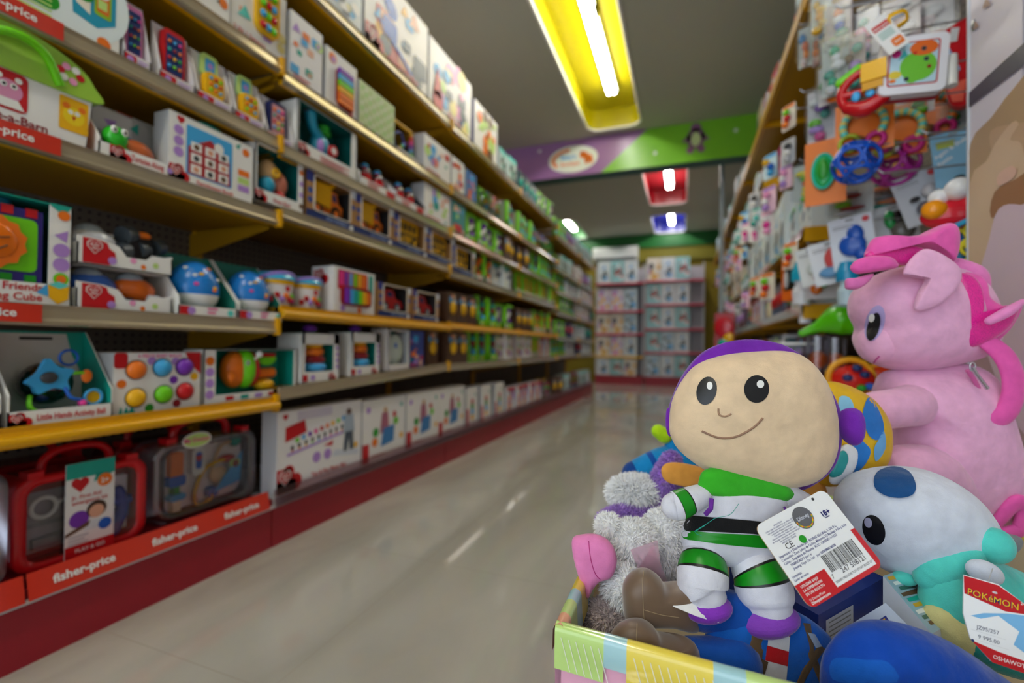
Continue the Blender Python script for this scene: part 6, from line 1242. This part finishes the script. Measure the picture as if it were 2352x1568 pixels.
# hang tag
def plane_tag(TL, TR, BR, BL, name, label, cat, fn, parent=None, base=None, thick=.0012):
    a, b, c, d = TL, TR, BR, BL; o = d; ux = (c-d); uz = (a-d); w, h = ux.length, uz.length; nx = ux.normalized(); nn = nx.cross(uz).normalized()*-1
    if nn.dot(CAM-o) > 0: nn = -nn  # local +y points away from the viewer
    nz = (nn.cross(nx)).normalized()*-1
    if nz.dot(uz) < 0: nz = -nz
    X = Matrix((nx, nn, nz)).transposed().to_4x4(); X.translation = o
    mb = MB(); mb.X = X; fn(mb, w, h); return mb, X
bt = P(1866, 1155, .468)
def tagfn(mb, w, h):
    r = .007; mb.prism(rrect(0, 0, w, h, r), 0, .0012, TAGW, mat('tan')); mb.prism(rrect(.002, -.0, w, h-.004, r), .0035, .0045, 'C89878'); y = -.0002
    red = TAGR
    mb.poly([(r, 0), (w-r, 0)]+rrect(0, 0, w, h, r)[1:6]+[(w, h*.47), (w*.94, h*.47), (w*.94, h*.05), (w*.40, h*.05), (w*.40, h*.27), (0, h*.27)]+[(0, r)]+rrect(0, 0, w, h, r)[-6:-1], red, y)
    y -= .0002; nb = '2A2E78'
    for i, s_ in enumerate(['UTILIZAR BAJO', 'LA SUPERVISION', 'DE UN ADULTO']): mb.text(s_, .004, h*(.215-.045*i), .0021, 'white', y, bold=.02, maxw=w*.33)
    mb.text('© Disney/Pixar', .004, h*.065, .0021, 'white', y, maxw=w*.3); mb.text('Disneystore.com', .004, h*.028, .0022, 'white', y, bold=.03, maxw=w*.33)
    for i, s_ in enumerate(['Importado y Distribuido por: BOING GLOBAL S. DE R.L.', 'Cocosolito, Zona Libre de Colon, Manzana 22 Bodega 3-2a y 3-3a', 'Colon - Republica de Panama  RUC: 1583585-1-1332', 'FABRICADO por: a:', 'Jiopeng Toys Co. Ltd   por ISO 9001-2008']): mb.text(s_, w*(.04 if i < 3 else .1), h*(.575-.042*i), .0021, nb, y, maxw=w*(.9 if i < 3 else .7), bold=.01)
    mb.text('Limpieza:', w*.03, h*.34, .0021, nb, y, bold=.01); mb.text('Lavar en seco', w*.03, h*.30, .0021, nb, y, bold=.01)
    for i in range(9): mb.text(['ATENCION:', 'Utilizar bajo la vigilancia de un adulto. NO', 'apropiado para menores de 3 anos. Ne', 'comestible. Riesgo y estrangulo.', 'Conserve esta etiqueta para', 'futuras referencias. Retire el material', 'de empaque y etiquetas antes de entregar', 'este producto a un nino.', 'HECHO EN CHINA'][i], w*.26, h*(.9-.026*i), .0014, nb, y, 'c', maxw=w*.42)
    mb.text('CE', w*.17, h*.615, .0055, '14141C', y, maxw=.012); mb.circ(w*.40, h*.635, .0035, 'green', y)
    mb.text('18+', w*.76, h*.73, .0048, '1A1E6A', y, bold=.04); mb.text('meses', w*.78, h*.705, .0016, '1A1E6A', y, bold=.03)
    x = w*.45; rn_ = random.Random(5)
    while x < w*.88: bw = rn_.choice([.0003, .0005, .0008]); mb.rect(x, h*.2, x+bw, h*.39, 'black', y); x += bw+rn_.choice([.0004, .0006, .0009])
    mb.text('7', w*.415, h*.14, .0036, '202024', y); mb.text('247 508121', w*.55, h*.14, .0044, '303038', y, maxw=w*.36); mb.text('TEM413175', w*.5, h*.41, .0017, nb, y); mb.text('DISNEY PELUCHE TOY STORY BUZZ 12"', w*.42, h*.085, .0019, '404048', y, maxw=w*.5)
    mb.circ(w*.56, h*.83, .0100, HOLO, y, n=28); mb.text('Disney', w*.56, h*.815, .0036, 'C8CCD8', y-.0002, 'c', bold=.02)
    for i in range(20):
        a = PI*1.05+PI*.95*i/20; mb.circ(w*.56+.0086*math.cos(a), h*.83+.0086*math.sin(a), .0007, ['yellow', 'orange', 'lime', 'gold'][i % 4], y-.0002, n=6)
    mb.circ(w*.8, h*.955, .0014, 'dgrey', y, n=14)
TAGW = special('glossy_white_tag', 'F2F4F6', .12, Coat_Weight=1.0, Coat_Roughness=.05); TAGR = special('glossy_red_print', 'CC1424', .12, Coat_Weight=1.0, Coat_Roughness=.05); HOLO = special('silver_hologram', '8A8E98', .25, Metallic=.8)
mb, X = plane_tag(P(1716, 1220, .438), P(1866, 1148, .452), P(2030, 1298, .420), P(1862, 1400, .405), 'hang_tag', '', '', tagfn)
root = thing('hang_tag', 'white and red glossy hang tag with barcode and hologram in front of the doll', 'tag', bt); mb.build('tag_card', root, bt)
mb = MB(); mb.tube([P(1862, 1165, .449), P(1890, 1160, .452), P(1905, 1180, .462), P(1880, 1200, .47)], .0003, 'lgrey', 5); mb.build('tag_string', root, bt)

# ---- pink pony backpack
LP, HP, MG = mat('F0B4D8', 'f'), mat('F060B4', 'f'), None
def satin():
    m, n, l, b = nm('magenta_satin_mesh'); tc = n.new('ShaderNodeTexCoord'); vo = n.new('ShaderNodeTexVoronoi'); l.new(tc.outputs['Object'], vo.inputs['Vector']); vo.inputs['Scale'].default_value = 900
    cr = n.new('ShaderNodeValToRGB'); cr.color_ramp.elements[0].color = rgb('8A0458'); cr.color_ramp.elements[1].color = rgb('E81896'); cr.color_ramp.elements[0].position = .1; cr.color_ramp.elements[1].position = .45
    l.new(vo.outputs['Distance'], cr.inputs[0]); l.new(cr.outputs[0], b.inputs['Base Color']); b.inputs['Roughness'].default_value = .28; b.inputs['Sheen Weight'].default_value = .4; return m
MG = satin()
base = P(2200, 1225, .73); root = thing('plush_backpack', 'light pink plush pony backpack with hot pink mane leaning on the poster', 'plush backpack', base)
v = VF(2120, 740, .72)
def addp(name, fn):
    mb = MB(); fn(mb); s_ = Surf(mb); mb.build(name, root, base, weld=True); return s_
hd = addp('head', lambda mb: (pillow(mb, v, [(1972, 715), (1975, 672), (2000, 640), (2050, 618), (2110, 605), (2175, 612), (2225, 645), (2258, 700), (2268, 760), (2245, 815), (2180, 838), (2110, 850), (2050, 848), (2005, 828), (1985, 790), (1990, 755)], 100, 100, LP, pw=.68, rings=12, n=6), vell(mb, v, 2008, 790, 10, 38, 44, 50, LP)))
bd = addp('body', lambda mb: pillow(mb, VF(2160, 1020, .72), [(2050, 850), (2110, 840), (2190, 832), (2238, 845), (2262, 890), (2280, 950), (2300, 1020), (2312, 1090), (2310, 1150), (2285, 1195), (2230, 1215), (2140, 1210), (2070, 1170), (2035, 1100), (2045, 1030), (2060, 960), (2030, 900), (2035, 870)], 105, 100, LP, pw=.7, rings=12, n=6))
vb = VF(2060, 930, .69)
addp('foreleg', lambda mb: vlimb(mb, vb, [(2120, 930, -20), (2050, 930, 30), (1975, 935, 50)], [52, 44, 42], LP)); vb2 = VF(2060, 1100, .68); addp('hind_leg', lambda mb: vlimb(mb, vb2, [(2180, 1130, -10), (2110, 1080, 20), (2040, 1070, 40)], [60, 60, 56], LP))
addp('ear', lambda mb: pillow(mb, VF(2140, 670, .645, -.2), [(2083, 628), (2095, 597), (2122, 572), (2150, 578), (2185, 605), (2198, 630), (2190, 660), (2160, 695), (2125, 712), (2106, 710), (2112, 680), (2130, 640), (2108, 622)], 12, 12, LP, pw=.5))
mb = MB()
hd.sew(mb, circ(2009, 742, 22, 42, 28, .28), mat('B8A8DC', 'p'), .001, 5); hd.sew(mb, circ(2006, 750, 14, 33, 24, .28), mat('141418', 'p'), .004, 5); hd.sew(mb, circ(2002, 730, 7, 10, 14, .2), 'white', .006, 3)
mb.build('embroidered_eye', root, base)
mb = MB(); hd.stitch(mb, [(2004, 838), (2012, 826), (2020, 818)], .0012, 'D048A0'); mb.build('embroidered_mouth', root, base)
vm = VF(2070, 590, .67)
addp('forelock', lambda mb: pillow(mb, vm, [(1990, 590), (2003, 553), (2020, 543), (2060, 545), (2110, 540), (2150, 522), (2175, 513), (2192, 525), (2196, 555), (2190, 590), (2178, 602), (2140, 575), (2100, 565), (2040, 566)], 34, 34, HP, pw=.55, cen=(2110, 560)))
addp('magenta_lining', lambda mb: pillow(mb, vm, [(1985, 592), (2012, 566), (2060, 562), (2110, 570), (2128, 590), (2100, 604), (2060, 610)], 16, 12, MG, pw=.5, t0=4))
addp('forelock_curl', lambda mb: pillow(mb, VF(2010, 610, .655), [(1955, 615), (1968, 597), (2000, 588), (2040, 590), (2058, 604), (2056, 616), (2010, 624), (1970, 628)], 18, 18, HP, pw=.55)); addp('forelock_curl', lambda mb: pillow(mb, VF(1970, 650, .66), [(1944, 655), (1946, 640), (1965, 638), (2004, 628), (1990, 650), (1968, 664), (1948, 664)], 14, 16, mat('E878BC', 'f'), pw=.55))
vk = VF(2240, 700, .665, -.3)
addp('mane', lambda mb: pillow(mb, vk, [(2170, 720), (2185, 660), (2200, 625), (2232, 622), (2262, 640), (2270, 680), (2300, 705), (2330, 700), (2318, 740), (2290, 780), (2240, 805), (2200, 795), (2178, 765)], 26, 30, HP, pw=.5, t0=-14))
addp('mane_lining', lambda mb: pillow(mb, vk, [(2183, 700), (2200, 635), (2222, 628), (2240, 650), (2245, 700), (2236, 738), (2270, 728), (2312, 700), (2302, 745), (2270, 778), (2230, 798), (2200, 785), (2186, 750)], 22, 4, MG, pw=.5, t0=6))
addp('mane_curl', lambda mb: vlimb(mb, VF(2290, 700, .65), [(2242, 738, 30), (2275, 718, 36), (2315, 695, 30)], [9, 11, 6], mat('F090CC', 'f')))
addp('mane_curl', lambda mb: vlimb(mb, VF(2230, 640, .69), [(2196, 612, 0), (2236, 632, 10), (2260, 668, 0)], [20, 18, 12], mat('F088C8', 'f')))
addp('shoulder_strap', lambda mb: vlimb(mb, VF(2280, 870, .66), [(2262, 780, 0), (2285, 815, 18), (2302, 860, 22), (2308, 910, 16), (2295, 950, 10), (2262, 966, 4), (2254, 948, 0)], [20, 22, 23, 24, 24, 20, 14], HP, flat=.55))
addp('strap_loop', lambda mb: vlimb(mb, VF(2320, 1180, .66), [(2290, 1200, 0), (2318, 1150, 12), (2345, 1165, 6), (2340, 1215, 0), (2300, 1225, 0)], [14, 18, 18, 20, 16], HP, flat=.6))
mb = MB(); mb.tube(catmull([VF(2280, 1000, .66)(x, y, t) for x, y, t in ((2232, 850, -10), (2256, 890, -10), (2270, 950, -10), (2298, 1020, -14), (2308, 1080, -14), (2308, 1130, -16))], 6, False), .003, mat('E070B0', 'e'), 8); mb.build('zip', root, base)
mb = MB(); q = [VF(2250, 860, .645)(x, y, 0) for x, y in ((2234, 842), (2242, 858), (2268, 892))]; mb.tube(q, .0026, mat('lgrey', 'm'), 8); mb.tube([q[0]+RT*.004*math.cos(a)+UP*.006*math.sin(a) for a in [2*PI*i/12 for i in range(12)]], .0012, mat('lgrey', 'm'), 6, True); mb.build('zip_pull', root, base)

# ---- white and aqua plush at the right
AQ = mat('58D8CC', 'f'); WE = mat('DDE4F4', 'e'); base = P(2180, 1400, .56); root = thing('plush_animal', 'white round-headed plush with aqua body and a navy tuft, lying at the right', 'plush toy', base)
v = VF(2090, 1190, .545)
hs_ = addp('head', lambda mb: pillow(mb, v, [(1930, 1160), (1940, 1125), (1975, 1092), (2030, 1076), (2090, 1073), (2145, 1085), (2200, 1120), (2240, 1170), (2255, 1215), (2248, 1250), (2205, 1272), (2150, 1290), (2105, 1318), (2060, 1318), (2010, 1296), (1975, 1262), (1945, 1220)], 118, 90, WE, pw=.68, rings=14, n=6))
mb = MB(); hs_.sew(mb, catmull2([(2008, 1095), (2022, 1078), (2055, 1070), (2088, 1082), (2103, 1110), (2098, 1134), (2070, 1143), (2035, 1138), (2010, 1120)], 4), mat('124E8A', 'f'), .0035, 6); mb.build('navy_tuft', root, base)
mb = MB(); hs_.sew(mb, circ(2007, 1217, 25, 36, 28, -.35), mat('101014', 'p'), .0008, 5); hs_.sew(mb, circ(1994, 1200, 9, 12, 16, -.3), 'B0B0D0', .0014, 3); mb.build('embroidered_eye', root, base)
vc = VF(2180, 1280, .50)
addp('collar', lambda mb: vlimb(mb, vc, [(2232, 1262, 0), (2190, 1275, 16), (2140, 1300, 18), (2124, 1318, 14)], [30, 30, 36, 32], AQ)); addp('collar_knot', lambda mb: vell(mb, vc, 2260, 1242, 24, 38, 40, 30, AQ, -.4))
addp('arm', lambda mb: vell(mb, vc, 2095, 1338, -20, 30, 16, 20, AQ)); vd = VF(2220, 1400, .52)
addp('body', lambda mb: vlimb(mb, vd, [(2200, 1320, 0), (2260, 1370, -10), (2340, 1400, -10)], [78, 90, 84], AQ, sub=8)); addp('white_shoulder', lambda mb: vell(mb, VF(2260, 1312, .465), 2262, 1314, 0, 44, 26, 20, WE, .4))
addp('leg', lambda mb: vlimb(mb, VF(2160, 1400, .49), [(2165, 1340, 0), (2158, 1390, 8), (2165, 1430, 8)], [42, 44, 36], AQ)); addp('cream_foot', lambda mb: vlimb(mb, VF(2170, 1440, .48), [(2150, 1415, 6), (2180, 1450, 10), (2210, 1480, 0)], [30, 36, 34], mat('E0D896', 'f')))
addp('back_leg', lambda mb: vlimb(mb, VF(2290, 1500, .47), [(2240, 1480, 0), (2300, 1510, 0), (2380, 1530, 0)], [30, 34, 34], mat('2A9A94', 'f')))
addp('grey_tip', lambda mb: pillow(mb, VF(2310, 1260, .56), [(2285, 1230), (2310, 1225), (2345, 1235), (2340, 1262), (2300, 1280), (2280, 1262)], 12, 12, mat('8A8C90', 'f')))
def pk(mb, w, h):
    mb.prism([(w*.02, h), (w*.5, h*1.0), (w, h*.78), (w*1.0, h*.1), (w*.85, 0), (w*.4, h*.02), (w*.12, h*.22), (w*.02, h*.5)][::-1], 0, .0012, 'F4F6FA', 'white'); y = -.0002
    mb.poly([(w*.02, h*.99), (w*.5, h*.985), (w*.96, h*.8), (w*.9, h*.72), (w*.6, h*.68), (w*.03, h*.76)][::-1], 'C81020', y); mb.poly([(w*.13, h*.2), (w*.42, h*.01), (w*.86, 0), (w, h*.1), (w, h*.14), (w*.5, h*.16)], 'C81020', y)
    mb.poly([(w*.12, h*.5), (w*.3, h*.58), (w*.62, h*.66), (w, h*.72), (w, h*.18), (w*.7, h*.3), (w*.78, h*.48), (w*.5, h*.6), (w*.26, h*.5)], '7CBCEC', y*.9)
    for d, c, b in ((0, '1A3A80', .02), (-.0003, 'F2C80C', 0.0)): mb.text('POKéMON', w*.06, h*.76, h*.088, c, y-.0002+d, bold=b, rot=-.04, maxw=w*.72)
    mb.text('OSHAWOTT', w*.42, h*.06, h*.05, 'F4E0E0', y-.0003, bold=.02); mb.text('2+', w*.8, h*.82, h*.035, 'white', y-.0003, bold=.02)
    mb.text('JZ95/257', w*.2, h*.36, h*.05, '6A6E80', y-.0003, rot=.02); mb.text('9 995.00', w*.22, h*.25, h*.05, '6A6E80', y-.0003); mb.rect(w*.12, h*.33, w*.6, h*.332, 'lgrey', y-.0002); mb.rect(w*.14, h*.22, w*.64, h*.222, 'lgrey', y-.0002); mb.circ(w*.15, h*.2, h*.018, 'navy', y-.0003); mb.circ(w*.45, h*.88, h*.03, 'D8D0D4', y-.0003, rz=h*.015)
mb, X = plane_tag(P(2180, 1312, .43), P(2350, 1372, .415), P(2382, 1555, .395), P(2208, 1500, .41), '', '', '', pk); bt = P(2190, 1330, .43)
root = thing('hang_tag', 'red, white and blue hang tag on the aqua plush at the right edge', 'tag', bt); mb.build('tag_card', root, bt)
mb = MB(); mb.tube([P(2270, 1335, .421), P(2275, 1320, .43), P(2280, 1305, .445)], .0004, 'lgrey', 5); mb.build('tag_string', root, bt)

# ---- royal blue plush, front right
BL = mat('0A48B4', 'f'); base = P(2080, 1560, .4); root = thing('plush_toy', 'large royal blue plush body at the bottom right corner', 'plush toy', base)
bb = addp('body', lambda mb: pillow(mb, VF(2090, 1560, .41), [(1890, 1540), (1925, 1470), (1975, 1436), (2040, 1430), (2110, 1445), (2190, 1478), (2270, 1530), (2350, 1600), (2340, 1700), (2200, 1740), (2000, 1730), (1905, 1650)], 90, 60, BL, pw=.6, rings=12))
mb = MB(); bb.sew(mb, catmull2([(1920, 1510), (1990, 1515), (2040, 1520), (2060, 1567), (1930, 1567), (1905, 1540)], 3), mat('1260C8', 'f'), .0006, 5); mb.build('lighter_panel', root, base)

# ---- lying doll in blue with brown boots
BR = special('brown_suede', '6E5642', .4, Sheen_Weight=.6); B2 = mat('1064C8', 'f'); base = P(1600, 1480, .45); root = thing('plush_doll', 'plush doll lying on its back, brown boots, blue clothes and a striped waist', 'plush doll', base)
b1_ = addp('boot', lambda mb: (pillow(mb, VF(1500, 1375, .47), [(1432, 1395), (1432, 1345), (1455, 1315), (1485, 1308), (1512, 1322), (1535, 1345), (1600, 1350), (1605, 1440), (1540, 1434), (1470, 1432), (1440, 1425)], 44, 40, BR, pw=.5, rings=10, n=6)))
b2_ = addp('boot', lambda mb: (pillow(mb, VF(1500, 1480, .44), [(1398, 1476), (1412, 1448), (1440, 1430), (1475, 1428), (1502, 1442), (1520, 1462), (1565, 1475), (1598, 1480), (1605, 1530), (1550, 1525), (1480, 1512), (1410, 1495)], 38, 40, BR, pw=.5, rings=10, n=6)))
mb = MB(); b1_.stitch(mb, [(1478, 1312), (1476, 1345), (1478, 1400), (1480, 1428)], .0004, 'A08A6C'); b1_.stitch(mb, [(1478, 1400), (1520, 1412), (1560, 1418)], .0004, 'A08A6C'); mb.build('boot_seam', root, base); mb = MB(); b2_.stitch(mb, [(1464, 1432), (1462, 1460), (1464, 1495)], .0004, 'A08A6C'); mb.build('boot_seam', root, base)
addp('trouser_leg', lambda mb: vlimb(mb, VF(1620, 1410, .475), [(1590, 1395, 0), (1630, 1400, 0), (1690, 1420, 0)], [46, 50, 60], mat('0C50B0', 'f'))); addp('trouser_leg', lambda mb: vlimb(mb, VF(1620, 1510, .45), [(1590, 1505, 0), (1630, 1512, 0), (1690, 1520, 0)], [40, 46, 56], mat('0C50B0', 'f')))
tt = addp('torso', lambda mb: pillow(mb, VF(1750, 1490, .462), [(1622, 1480), (1640, 1430), (1690, 1405), (1760, 1400), (1825, 1405), (1880, 1436), (1920, 1480), (1960, 1560), (1940, 1640), (1820, 1660), (1700, 1640), (1645, 1580)], 44, 60, B2, pw=.6, rings=12))
mb = MB(); tt.sew(mb, [(1728, 1420), (1770, 1425), (1752, 1500), (1742, 1580), (1700, 1580), (1708, 1500)], mat('6A5238', 'e'), .0008, 6); mb.build('waist_belt', root, base)
mb = MB(); tt.sew(mb, [(1712, 1494), (1765, 1520), (1752, 1566), (1696, 1530)], mat('5A4430', 'e'), .0016, 5); tt.sew(mb, [(1726, 1520), (1738, 1524), (1733, 1537), (1721, 1532)], 'lgrey', .0022, 3); mb.build('belt_pouch', root, base)
mb = MB()
for k in range(5):
    y0, y1 = 1420+k*34-6, 1420+(k+1)*34-6; tt.sew(mb, [(1772-k*5, y0), (1818-k*3, y0+14), (1815-k*3, y1+14), (1768-k*5, y1)], mat(['C8101C', 'E4E4EA'][k % 2], 'e'), .0008, 5)
mb.build('striped_panel', root, base)
mb = MB(); tt.sew(mb, [(1845, 1430), (1862, 1432), (1872, 1500), (1910, 1600), (1896, 1600), (1858, 1510)], mat('6A5238', 'e'), .0009, 6); tt.sew(mb, [(1880, 1478), (1896, 1490), (1850, 1560), (1835, 1600), (1815, 1600), (1842, 1540)], mat('6A5238', 'e'), .0011, 6); tt.sew(mb, [(1855, 1452), (1872, 1456), (1888, 1484), (1874, 1488)], 'A8B8CC', .0018, 3); mb.build('harness_straps', root, base)

# ---- furry unicorn with pink hooves, at the left inside the bin
WF = mat('F6F6F4', 'f'); FW = special('white_pile', 'FFFFFF', .7); base = P(1430, 1440, .52); root = thing('furry_plush', 'white furry plush with pink hooves and pink gauze by the left wall', 'plush toy', base)
mbs = MB(); v = VF(1450, 1280, .56)
vell(mbs, v, 1455, 1246, -10, 62, 44, 60, WF); vell(mbs, v, 1540, 1265, -40, 60, 78, 60, WF); vell(mbs, VF(1420, 1360, .53), 1436, 1352, 0, 50, 54, 56, WF); vell(mbs, v, 1402, 1216, -20, 26, 26, 36, WF)
mbs.build('body', root, base, weld=True); fur(mbs, 12000, .007, 3, FW, 'long_pile', root, base)
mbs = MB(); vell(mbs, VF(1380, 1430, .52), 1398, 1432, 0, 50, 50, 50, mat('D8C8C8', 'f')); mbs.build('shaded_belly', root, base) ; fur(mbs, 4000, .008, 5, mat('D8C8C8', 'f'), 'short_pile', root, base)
hs2 = addp('pink_hoof', lambda mb: pillow(mb, VF(1370, 1290, .52, -.2), [(1314, 1245), (1336, 1232), (1372, 1229), (1402, 1245), (1416, 1280), (1405, 1318), (1378, 1332), (1362, 1352), (1350, 1374), (1336, 1345), (1320, 1295)], 26, 34, mat('F88CC8', 'e'), pw=.5))
mb = MB(); hs2.stitch(mb, [(1352, 1242), (1356, 1280), (1366, 1315), (1378, 1330)], .0005, 'C83888'); mb.build('hoof_seam', root, base)
GZ = clearmat('pink_gauze', 'F8B8D8', .3, .7); mb = MB()
for a in ([(1448, 1262), (1510, 1240), (1522, 1330), (1470, 1318)], [(1470, 1300), (1500, 1250), (1535, 1340), (1490, 1350)]): mb.add([P(x, y, .502) for x, y in a], [(0, 1, 2, 3)], GZ)
mb.build('gauze_frill', root, base)
base = P(1440, 1190, .66); root = thing('furry_plush', 'lilac and white long-haired plush behind the pink-hoofed one', 'plush toy', base)
mbs = MB(); v = VF(1460, 1150, .66); vell(mbs, v, 1462, 1132, -10, 56, 30, 46, WF); mbs.build('white_mane', root, base, weld=True); fur(mbs, 6000, .012, 6, FW, 'long_pile', root, base)
mbs = MB(); vlimb(mbs, v, [(1392, 1190, 14), (1425, 1174, 30), (1470, 1178, 30), (1505, 1160, 10), (1530, 1100, 0), (1545, 1060, -10)], [22, 26, 30, 28, 30, 20], mat('A070D0', 'f'), sub=8); mbs.build('lilac_body', root, base, weld=True); fur(mbs, 6000, .006, 8, mat('B890E0', 'f'), 'short_pile', root, base)
base = P(1520, 1100, .78); root = thing('plush_toy', 'turquoise blue plush sleeve with a lime mitten beside the doll head', 'plush toy', base); v = VF(1500, 1070, .78)
addp('sleeve', lambda mb: vlimb(mb, v, [(1458, 1088, 0), (1490, 1078, 0), (1530, 1066, 0), (1600, 1070, -10)], [30, 36, 42, 60], mat('0E8CD0', 'e'), mf=band([(.12, mat('0A4490', 'e')), (.42, mat('0E8CD0', 'e')), (.5, mat('0A50A8', 'e')), (2, mat('0E8CD0', 'e'))]), sub=10)); addp('upper_sleeve', lambda mb: vlimb(mb, v, [(1560, 1060, -10), (1545, 1025, 0)], [30, 18], mat('0E8CD0', 'e'))); addp('lime_mitten', lambda mb: vlimb(mb, v, [(1512, 990, 0), (1526, 1000, 0)], [16, 18], mat('B4E010', 'e')))
base = P(1580, 1110, .62); root = thing('plush_toy', 'orange yellow plush shape peeking out under the doll head', 'plush toy', base)
addp('body', lambda mb: pillow(mb, VF(1700, 1130, .62), [(1520, 1075), (1550, 1062), (1640, 1080), (1780, 1120), (1870, 1090), (1900, 1130), (1890, 1180), (1820, 1200), (1700, 1160), (1580, 1120), (1530, 1105)], 20, 40, mat('F0A848', 'e')))
# ---- colourful velvet plush behind the doll head
base = P(1960, 1080, .64); root = thing('plush_toy', 'shiny yellow and blue panelled plush ball behind the purple hood', 'plush toy', base)
cc = addp('velvet_ball', lambda mb: pillow(mb, VF(1940, 990, .62), [(1860, 900), (1900, 876), (1950, 886), (1998, 915), (2028, 960), (2036, 1010), (2026, 1060), (1990, 1095), (1930, 1112), (1880, 1110), (1850, 1050), (1845, 960)], 60, 50, mat('E8B808', 's'), pw=.7))
for nm_, pts, c in (('blue_panel', [(1998, 912), (2022, 948), (2031, 985), (2018, 1010), (1996, 1000), (1982, 960), (1986, 930)], '1878D0'), ('light_panel', [(2031, 990), (2034, 1030), (2012, 1060), (2008, 1030), (2018, 1010)], '6AB0E8'), ('blue_panel', [(1962, 1005), (1990, 1020), (2000, 1040), (1980, 1075), (1940, 1100), (1955, 1060)], '1A80D8'), ('light_blue_patch', [(1928, 912), (1950, 912), (1962, 935), (1958, 955), (1930, 950)], '90D0F0')): mb = MB(); cc.sew(mb, catmull2(pts, 3), mat(c, 's'), .0012, 4); mb.build(nm_, root, base)
addp('white_flap', lambda mb: pillow(mb, VF(1935, 1060, .58), [(1905, 1105), (1925, 1040), (1945, 1020), (1968, 1035), (1962, 1075), (1935, 1108)], 10, 10, mat('E8EAF0', 'f'), pw=.5)); addp('teal_flap_lining', lambda mb: pillow(mb, VF(1930, 1060, .575), [(1905, 1092), (1922, 1045), (1940, 1035), (1947, 1055), (1930, 1090)], 8, 4, mat('20A0A0', 's'), pw=.5))
# ---- boxes tucked between the plush toys
def tilted_box(o, ax, ay, az, name, label, fn, body='navy'):
    """o: corner; ax, ay, az: edge vectors"""
    root = thing(name, label, 'toy box', o); mb = MB(); M = Matrix((ax, ay, az)).transposed().to_4x4(); M.translation = o; mb.X = M
    mb.box(0, 1, 0, 1, 0, 1, body, fn and fn[0]); 
    if fn: fn[1](mb)
    mb.build('carton', root, o); return root
o_ = P(2010, 1420, .50)
def bx(mb):
    mb.add([(.1, -.004, .2), (.5, -.004, .2), (.5, -.004, .8), (.1, -.004, .8)], [(0, 1, 2, 3)], 'D0D4E0')
    for i in range(5): mb.add([(.14, -.006, .3+.1*i), (.46, -.006, .3+.1*i), (.46, -.006, .33+.1*i), (.14, -.006, .33+.1*i)], [(0, 1, 2, 3)], 'grey')
a1 = (P(2030, 1330, .50)-P(1890, 1400, .46)); b1 = P(1890, 1520, .47)-P(1890, 1400, .46)
A0 = P(1880, 1412, .492); AX = P(2032, 1325, .53)-A0; AZ = -(UP*.05); AY = (AX.cross(AZ)).normalized()*.12
if AY.dot(fw) < 0: AY = -AY
tilted_box(A0+AZ, AX, AY, -AZ, 'toy_box', 'navy toy box with a grey info label wedged under the hang tag', ({}, bx), '1A3A90')
A0 = P(2028, 1322, .50); AX = P(2140, 1455, .455)-A0; AY = P(2078, 1306, .53)-A0; AZ = UP*-.06
tilted_box(A0+AZ, AX, AY, -AZ, 'toy_box', 'printed toy box with blue and yellow art between the blue plush and the aqua plush', ({5: '9AB8C8'}, lambda mb: [mb.add([(.04+.1*i, .1+.05*(i % 3), 1.004), (.1+.1*i, .1+.05*(i % 3), 1.004), (.14+.1*i, .8, 1.004), (.06+.1*i, .85, 1.004)], [(0, 1, 2, 3)], ['gold', 'white', '3A6A60', 'brown', 'teal'][i % 5]) for i in range(9)]), 'D8E0EC')
A0 = P(2034, 1384, .468); AX = P(2112, 1462, .45)-A0; AY = P(1935, 1445, .44)-A0; AZ = UP*-.04
tilted_box(A0+AZ, AX, AY, -AZ, 'toy_box', 'pale box end with blue and yellow letter shapes right above the royal blue plush', ({5: 'C8D8F0'}, lambda mb: [mb.add([(.25, .2+.3*i, 1.02), (.25, .45+.3*i, 1.02), (.6, .42+.3*i, 1.02), (.6, .25+.3*i, 1.02)], [(0, 1, 2, 3)], '1A2A90') for i in range(2)] and [mb.add([(.3, .26+.3*i, 1.04), (.3, .4+.3*i, 1.04), (.5, .36+.3*i, 1.04)], [(0, 1, 2)], 'gold') for i in range(2)]), 'C8D4E8')
# ---------------------------------------------------------------- daylight
w_ = bpy.data.worlds.new('street_daylight'); bpy.context.scene.world = w_; w_.use_nodes = True
w_.node_tree.nodes['Background'].inputs[0].default_value = (.80, .90, 1, 1); w_.node_tree.nodes['Background'].inputs[1].default_value = 1.45
